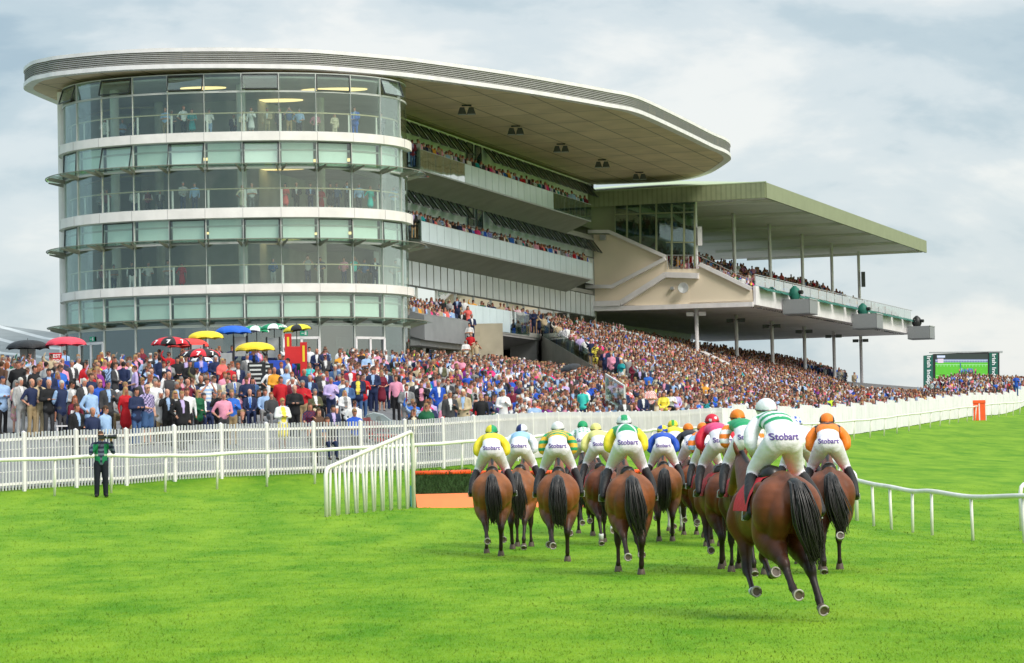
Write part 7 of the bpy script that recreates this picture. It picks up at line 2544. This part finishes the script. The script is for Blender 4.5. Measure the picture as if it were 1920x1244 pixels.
def bookstand(px, py, Y, kind, label):
    """a bookmaker pitch: frame, board or fabric cover, shelf; py = top in the photograph"""
    t = at_y(px, py, Y)
    g = zg(t.x, Y)
    root = empty('bookmaker_stand', (t.x, Y, g), label, 'betting stand', 'bookmaker pitches')
    X = Vector((1, 0, 0))
    H = t.z - g
    c = Vector((t.x, Y, 0))
    Z = lambda z: Vector((0, 0, z))
    if kind == 'cabinet':
        MB().box((t.x, Y, g + H / 2), (.62, .4, H)).build('cabinet', M['louvre'], root)
        MB().box((t.x - .14, Y - .21, g + H * .7), (.2, .02, H * .3)).build('door', M['steel'], root)
        MB().box((t.x + .14, Y - .21, g + H * .7), (.2, .02, H * .3)).build('door', M['steel'], root)
        MB().box((t.x, Y - .5, g + .95), (1.6, .5, .12)).build('shelf', M['black'], root)
    elif kind == 'odds':
        MB().box((t.x, Y, g + H - .22), (.5, .06, .44)).build('header', M['red'], root)
        hdr = root.children[0]
        put_text('BEST', 'lettering', M['lwhite'], hdr, (t.x, Y - .04, g + H - .2), (1, 0, 0), (0, 0, 1), .2)
        put_text('ODDS', 'lettering', M['lwhite'], hdr, (t.x, Y - .04, g + H - .4), (1, 0, 0), (0, 0, 1), .19)
        pb = MB().box((t.x, Y, g + H - .98), (.5, .05, 1.02)).build('poster', M['white'], root)
        put_text('SP', 'lettering', M['lblack'], pb, (t.x - .02, Y - .04, g + H - .92), (1, 0, 0), (0, 0, 1), .16)
        put_text('Or Bigger', 'lettering', mat('green_ink', (.01, .2, .12), .6, .02, 1), pb, (t.x, Y - .04, g + H - 1.1), (1, 0, 0), (0, 0, 1), .11)
        b = MB(); b.box((t.x, Y - .035, g + H - 1.34), (.44, .01, .1)); b.build('red_band', M['red'], pb)
        MB().box((t.x, Y, g + (H - 1.5) / 2), (.46, .3, H - 1.5)).build('base', M['black'], root)
    elif kind == 'cover' or kind == 'redcover':
        m = M['blue'] if kind == 'cover' else M['red']
        b = MB()
        b.box8([(t.x - .42, Y - .2, g + H - .75), (t.x + .42, Y - .2, g + H - .75), (t.x + .42, Y + .25, g + H - .75), (t.x - .42, Y + .25, g + H - .75), (t.x - .36, Y - .16, g + H), (t.x + .38, Y - .16, g + H - .03), (t.x + .38, Y + .2, g + H), (t.x - .36, Y + .2, g + H)])
        b.build('fabric_cover', m, root)
        for sx in (-.35, .35):
            MB().bar(c + X * sx + Z(g), c + X * sx + Z(g + H - .7), .05, .05).build('leg', M['black'], root)
        MB().box((t.x, Y, g + .8), (.8, .4, .08)).build('shelf', M['black'], root)
    elif kind == '777':
        b = MB().box((t.x, Y, g + H - .17), (.95, .08, .34)).build('sign', M['black'], root)
        put_text('7', 'lettering', M['lwhite'], b, (t.x - .34, Y - .05, g + H - .28), (1, 0, 0), (0, 0, 1), .32)
        put_text('7', 'lettering', M['red'], b, (t.x - .15, Y - .05, g + H - .28), (1, 0, 0), (0, 0, 1), .32)
        put_text('7', 'lettering', M['lwhite'], b, (t.x + .04, Y - .05, g + H - .28), (1, 0, 0), (0, 0, 1), .32)
        MB().box((t.x + .32, Y - .045, g + H - .17), (.24, .02, .26)).build('red_panel', M['red'], root)
        MB().box((t.x, Y, g + (H - .34) / 2), (.9, .4, H - .36)).build('cabinet', M['black'], root)
    elif kind == 'price':
        b = MB().box((t.x, Y, g + H / 2 + .2), (.7, .07, H - .4)).build('board', M['black'], root)
        rg = random.Random(int(px))
        for r_ in range(7):
            z_ = g + H - .12 - r_ * .17
            MB().box((t.x - .04 + rg.uniform(-.03, .03), Y - .04, z_), (rg.uniform(.42, .56), .01, .07)).build('price_line', M['white2'], b)
        MB().bar(c + Z(g), c + Z(g + .5), .08, .08).build('leg', M['black'], root)
    elif kind == 'tower':
        for sx in (-.3, .3):
            MB().bar(c + X * sx + Z(g), c + X * sx + Z(g + H), .07, .07).build('post', M['black'], root)
        MB().box((t.x, Y + .02, g + H - .5), (.5, .1, .9)).build('light_box', M['steel'], root)
        MB().box((t.x, Y, g + 1.0), (.9, .5, .5)).build('counter', M['dgrey'], root)
    elif kind == 'banner':
        MB().box((t.x, Y, g + H / 2), (.3, .06, H)).build('banner', M['red'], root)
        MB().box((t.x, Y - .035, g + H - .5), (.1, .01, .7)).build('stripe', M['yellow'], root)
        MB().box((t.x, Y, g + .04), (.5, .4, .08)).build('foot', M['black'], root)
    return root
bookstand(52, 655, 116.5, 'cabinet', 'grey metal cabinet with two doors under the black umbrella')
bookstand(104, 662, 108, 'odds', 'red and white best odds poster board beside the pinkish red umbrella')
bookstand(125, 677, 112, 'cover', 'bright blue covered bookmaker bucket stand beside the best odds board')
bookstand(334, 686, 106, 'cover', 'blue covered bookmaker stand under the upper seven umbrella')
bookstand(340, 710, 103, '777', 'black bookmaker sign with three large sevens in the crowd')
bookstand(424, 660, 112, 'tower', 'grey bookmaker light box between the lower seven and large yellow umbrellas')
bookstand(370, 645, 120, 'tower', 'dark bookmaker stand behind the lower seven umbrella')
bookstand(481, 680, 104, 'price', 'black price board with white lines under the largest yellow umbrella')
bookstand(496, 682, 107, 'price', 'second black price board just right of the first one')
bookstand(450, 630, 124, 'tower', 'bookmaker light box under the bright blue umbrella')
bookstand(512, 632, 122, 'tower', 'tall bookmaker post stand under the lettered green and white umbrella')
bookstand(540, 626, 119, 'banner', 'narrow dark red banner with a yellow stripe left of the red cover')
bookstand(551, 650, 117, 'redcover', 'bright red covered bookmaker stand by the glass doors')
bookstand(569, 642, 116, 'banner', 'narrow red banner with a yellow stripe right of the red cover')
bookstand(520, 676, 112, 'cover', 'low blue tarpaulin covered stand behind the man in mustard')
def pushchair():
    Y = 91.5
    A = at_y(716, 793, Y)
    g = zg(A.x, Y)
    root = empty('pushchair', (A.x, Y, g), 'red and grey double pushchair with clear rain cover on the open tarmac', 'pushchair')
    c = Vector((A.x, Y, g))
    X = Vector((1, 0, 0))
    def w3(x, z, y=0): return c + Vector((x, y, z))
    for (x, r) in ((-.34, .17), (.42, .15)):
        for y in (-.3, .3):
            o = MB().tube([w3(x + r * math.cos(a), r + r * math.sin(a) * .98, y) for a in [2 * PI * i / 20 for i in range(21)]], .028, 7).build('wheel', M['black'], root, smooth=True)
            sp = MB()
            for k in range(5):
                a = 2 * PI * k / 5
                sp.bar(w3(x, r, y), w3(x + r * .9 * math.cos(a), r + r * .9 * math.sin(a), y), .02, .02)
            sp.build('spokes', M['steel'], o)
    b = MB()
    for y in (-.3, .3):
        b.tube([w3(.45, .18, y), w3(.1, .28, y), w3(-.35, .35, y), w3(-.66, .98, y), w3(-.74, 1.04, y)], .022, 7)
        b.tube([w3(-.34, .17, y), w3(-.1, .6, y), w3(.45, .55, y)], .02, 7)
    b.tube([w3(-.74, 1.04, -.3), w3(-.74, 1.04, .3)], .03, 8)
    b.build('chassis', M['dgrey'], root, smooth=True)
    b = MB()
    b.box8([w3(-.36, .12, -.28), w3(.5, .18, -.28), w3(.5, .18, .28), w3(-.36, .12, .28), w3(-.5, .42, -.3), w3(.62, .38, -.3), w3(.62, .38, .3), w3(-.5, .42, .3)])
    b.box8([w3(-.5, .42, -.28), w3(-.3, .42, -.28), w3(-.3, .42, .28), w3(-.5, .42, .28), w3(-.62, .95, -.25), w3(-.4, .98, -.25), w3(-.4, .98, .25), w3(-.62, .95, .25)])
    b.build('seat', M['red'], root)
    b = MB()
    arcp = [(-.6, .9), (-.5, 1.06), (-.25, 1.12), (.05, 1.05), (.32, .85), (.55, .6), (.64, .4)]
    vs = []
    for x, z in arcp:
        for y in (-.29, -.15, 0, .15, .29): vs.append(w3(x, z + (.03 if abs(y) < .2 else 0), y))
    fs = [(i * 5 + j, i * 5 + j + 1, (i + 1) * 5 + j + 1, (i + 1) * 5 + j) for i in range(6) for j in range(4)]
    b.add(vs, fs)
    side = [w3(x, z, -.29) for x, z in arcp] + [w3(-.5, .45, -.29)]
    b.add(side, [tuple(range(len(side)))])
    b.build('rain_cover', M['clear'], root)
    b = MB()
    b.box8([w3(-.42, .5, -.2), w3(.3, .45, -.2), w3(.3, .45, .2), w3(-.42, .5, .2), w3(-.38, .9, -.2), w3(.05, .72, -.2), w3(.05, .72, .2), w3(-.38, .9, .2)])
    b.build('blanket', mat('pink_blanket', (.7, .18, .2), .8, .2, 6), root)
pushchair()
def white_chair():
    Y = 79.5
    A = at_y(122, 805, Y)
    g = zg(A.x, Y)
    root = empty('chair', (A.x, Y, g), 'white plastic garden chair among the front spectators on the left', 'chair')
    c = Vector((A.x, Y, g))
    for sx in (-.22, .22):
        for sy in (-.2, .2):
            MB().bar(c + Vector((sx, sy, 0)), c + Vector((sx * .9, sy * .9, .44)), .045, .045).build('leg', M['white'], root)
    MB().box((c.x, c.y, g + .46), (.46, .44, .04)).build('seat', M['white'], root)
    b = MB()
    b.bar(c + Vector((.22, .2, .46)), c + Vector((.24, .26, .9)), .05, .05); b.bar(c + Vector((.22, -.2, .46)), c + Vector((.24, -.2, .9)), .05, .05)
    b.bar(c + Vector((.24, -.22, .84)), c + Vector((.24, .28, .84)), .04, .16)
    b.build('backrest', M['white'], root)
white_chair()
def ramp_gate():
    A, B = at_y(1137, 755, 118), at_y(1172, 770, 112)
    root = empty('gate', (A.x, A.y, zg(A.x, A.y)), 'pale steel mesh gate panel on a low concrete wall before the terrace', 'gate')
    za, zb = zg(A.x, A.y), zg(B.x, B.y)
    ta, tb = at_y(1138, 702, A.y).z, at_y(1172, 724, B.y).z
    a, c = Vector((A.x, A.y, 0)), Vector((B.x, B.y, 0))
    Z = lambda z: Vector((0, 0, z))
    d = (c - a).normalized(); nr = Vector((d.y, -d.x, 0)) * .02
    b = MB()
    b.bar(a + Z(za), a + Z(ta), .07, .07); b.bar(c + Z(zb), c + Z(tb), .07, .07)
    b.bar(a + Z(ta), c + Z(tb), .06, .06); b.bar(a + Z(ta - 1.1), c + Z(tb - 1.1), .06, .06)
    b.build('frame', M['white2'], root)
    MB().box8([a + nr + Z(ta - 1.1), c + nr + Z(tb - 1.1), c - nr + Z(tb - 1.1), a - nr + Z(ta - 1.1), a + nr + Z(ta), c + nr + Z(tb), c - nr + Z(tb), a - nr + Z(ta)]).build('mesh_panel', M['clear'], root)
    MB().box8([a + nr * 5 + Z(za - .3), c + nr * 5 + Z(zb - .3), c - nr * 5 + Z(zb - .3), a - nr * 5 + Z(za - .3), a + nr * 5 + Z(ta - 1.12), c + nr * 5 + Z(tb - 1.12), c - nr * 5 + Z(tb - 1.12), a - nr * 5 + Z(ta - 1.12)]).build('wall', M['concrete'], root)
ramp_gate()
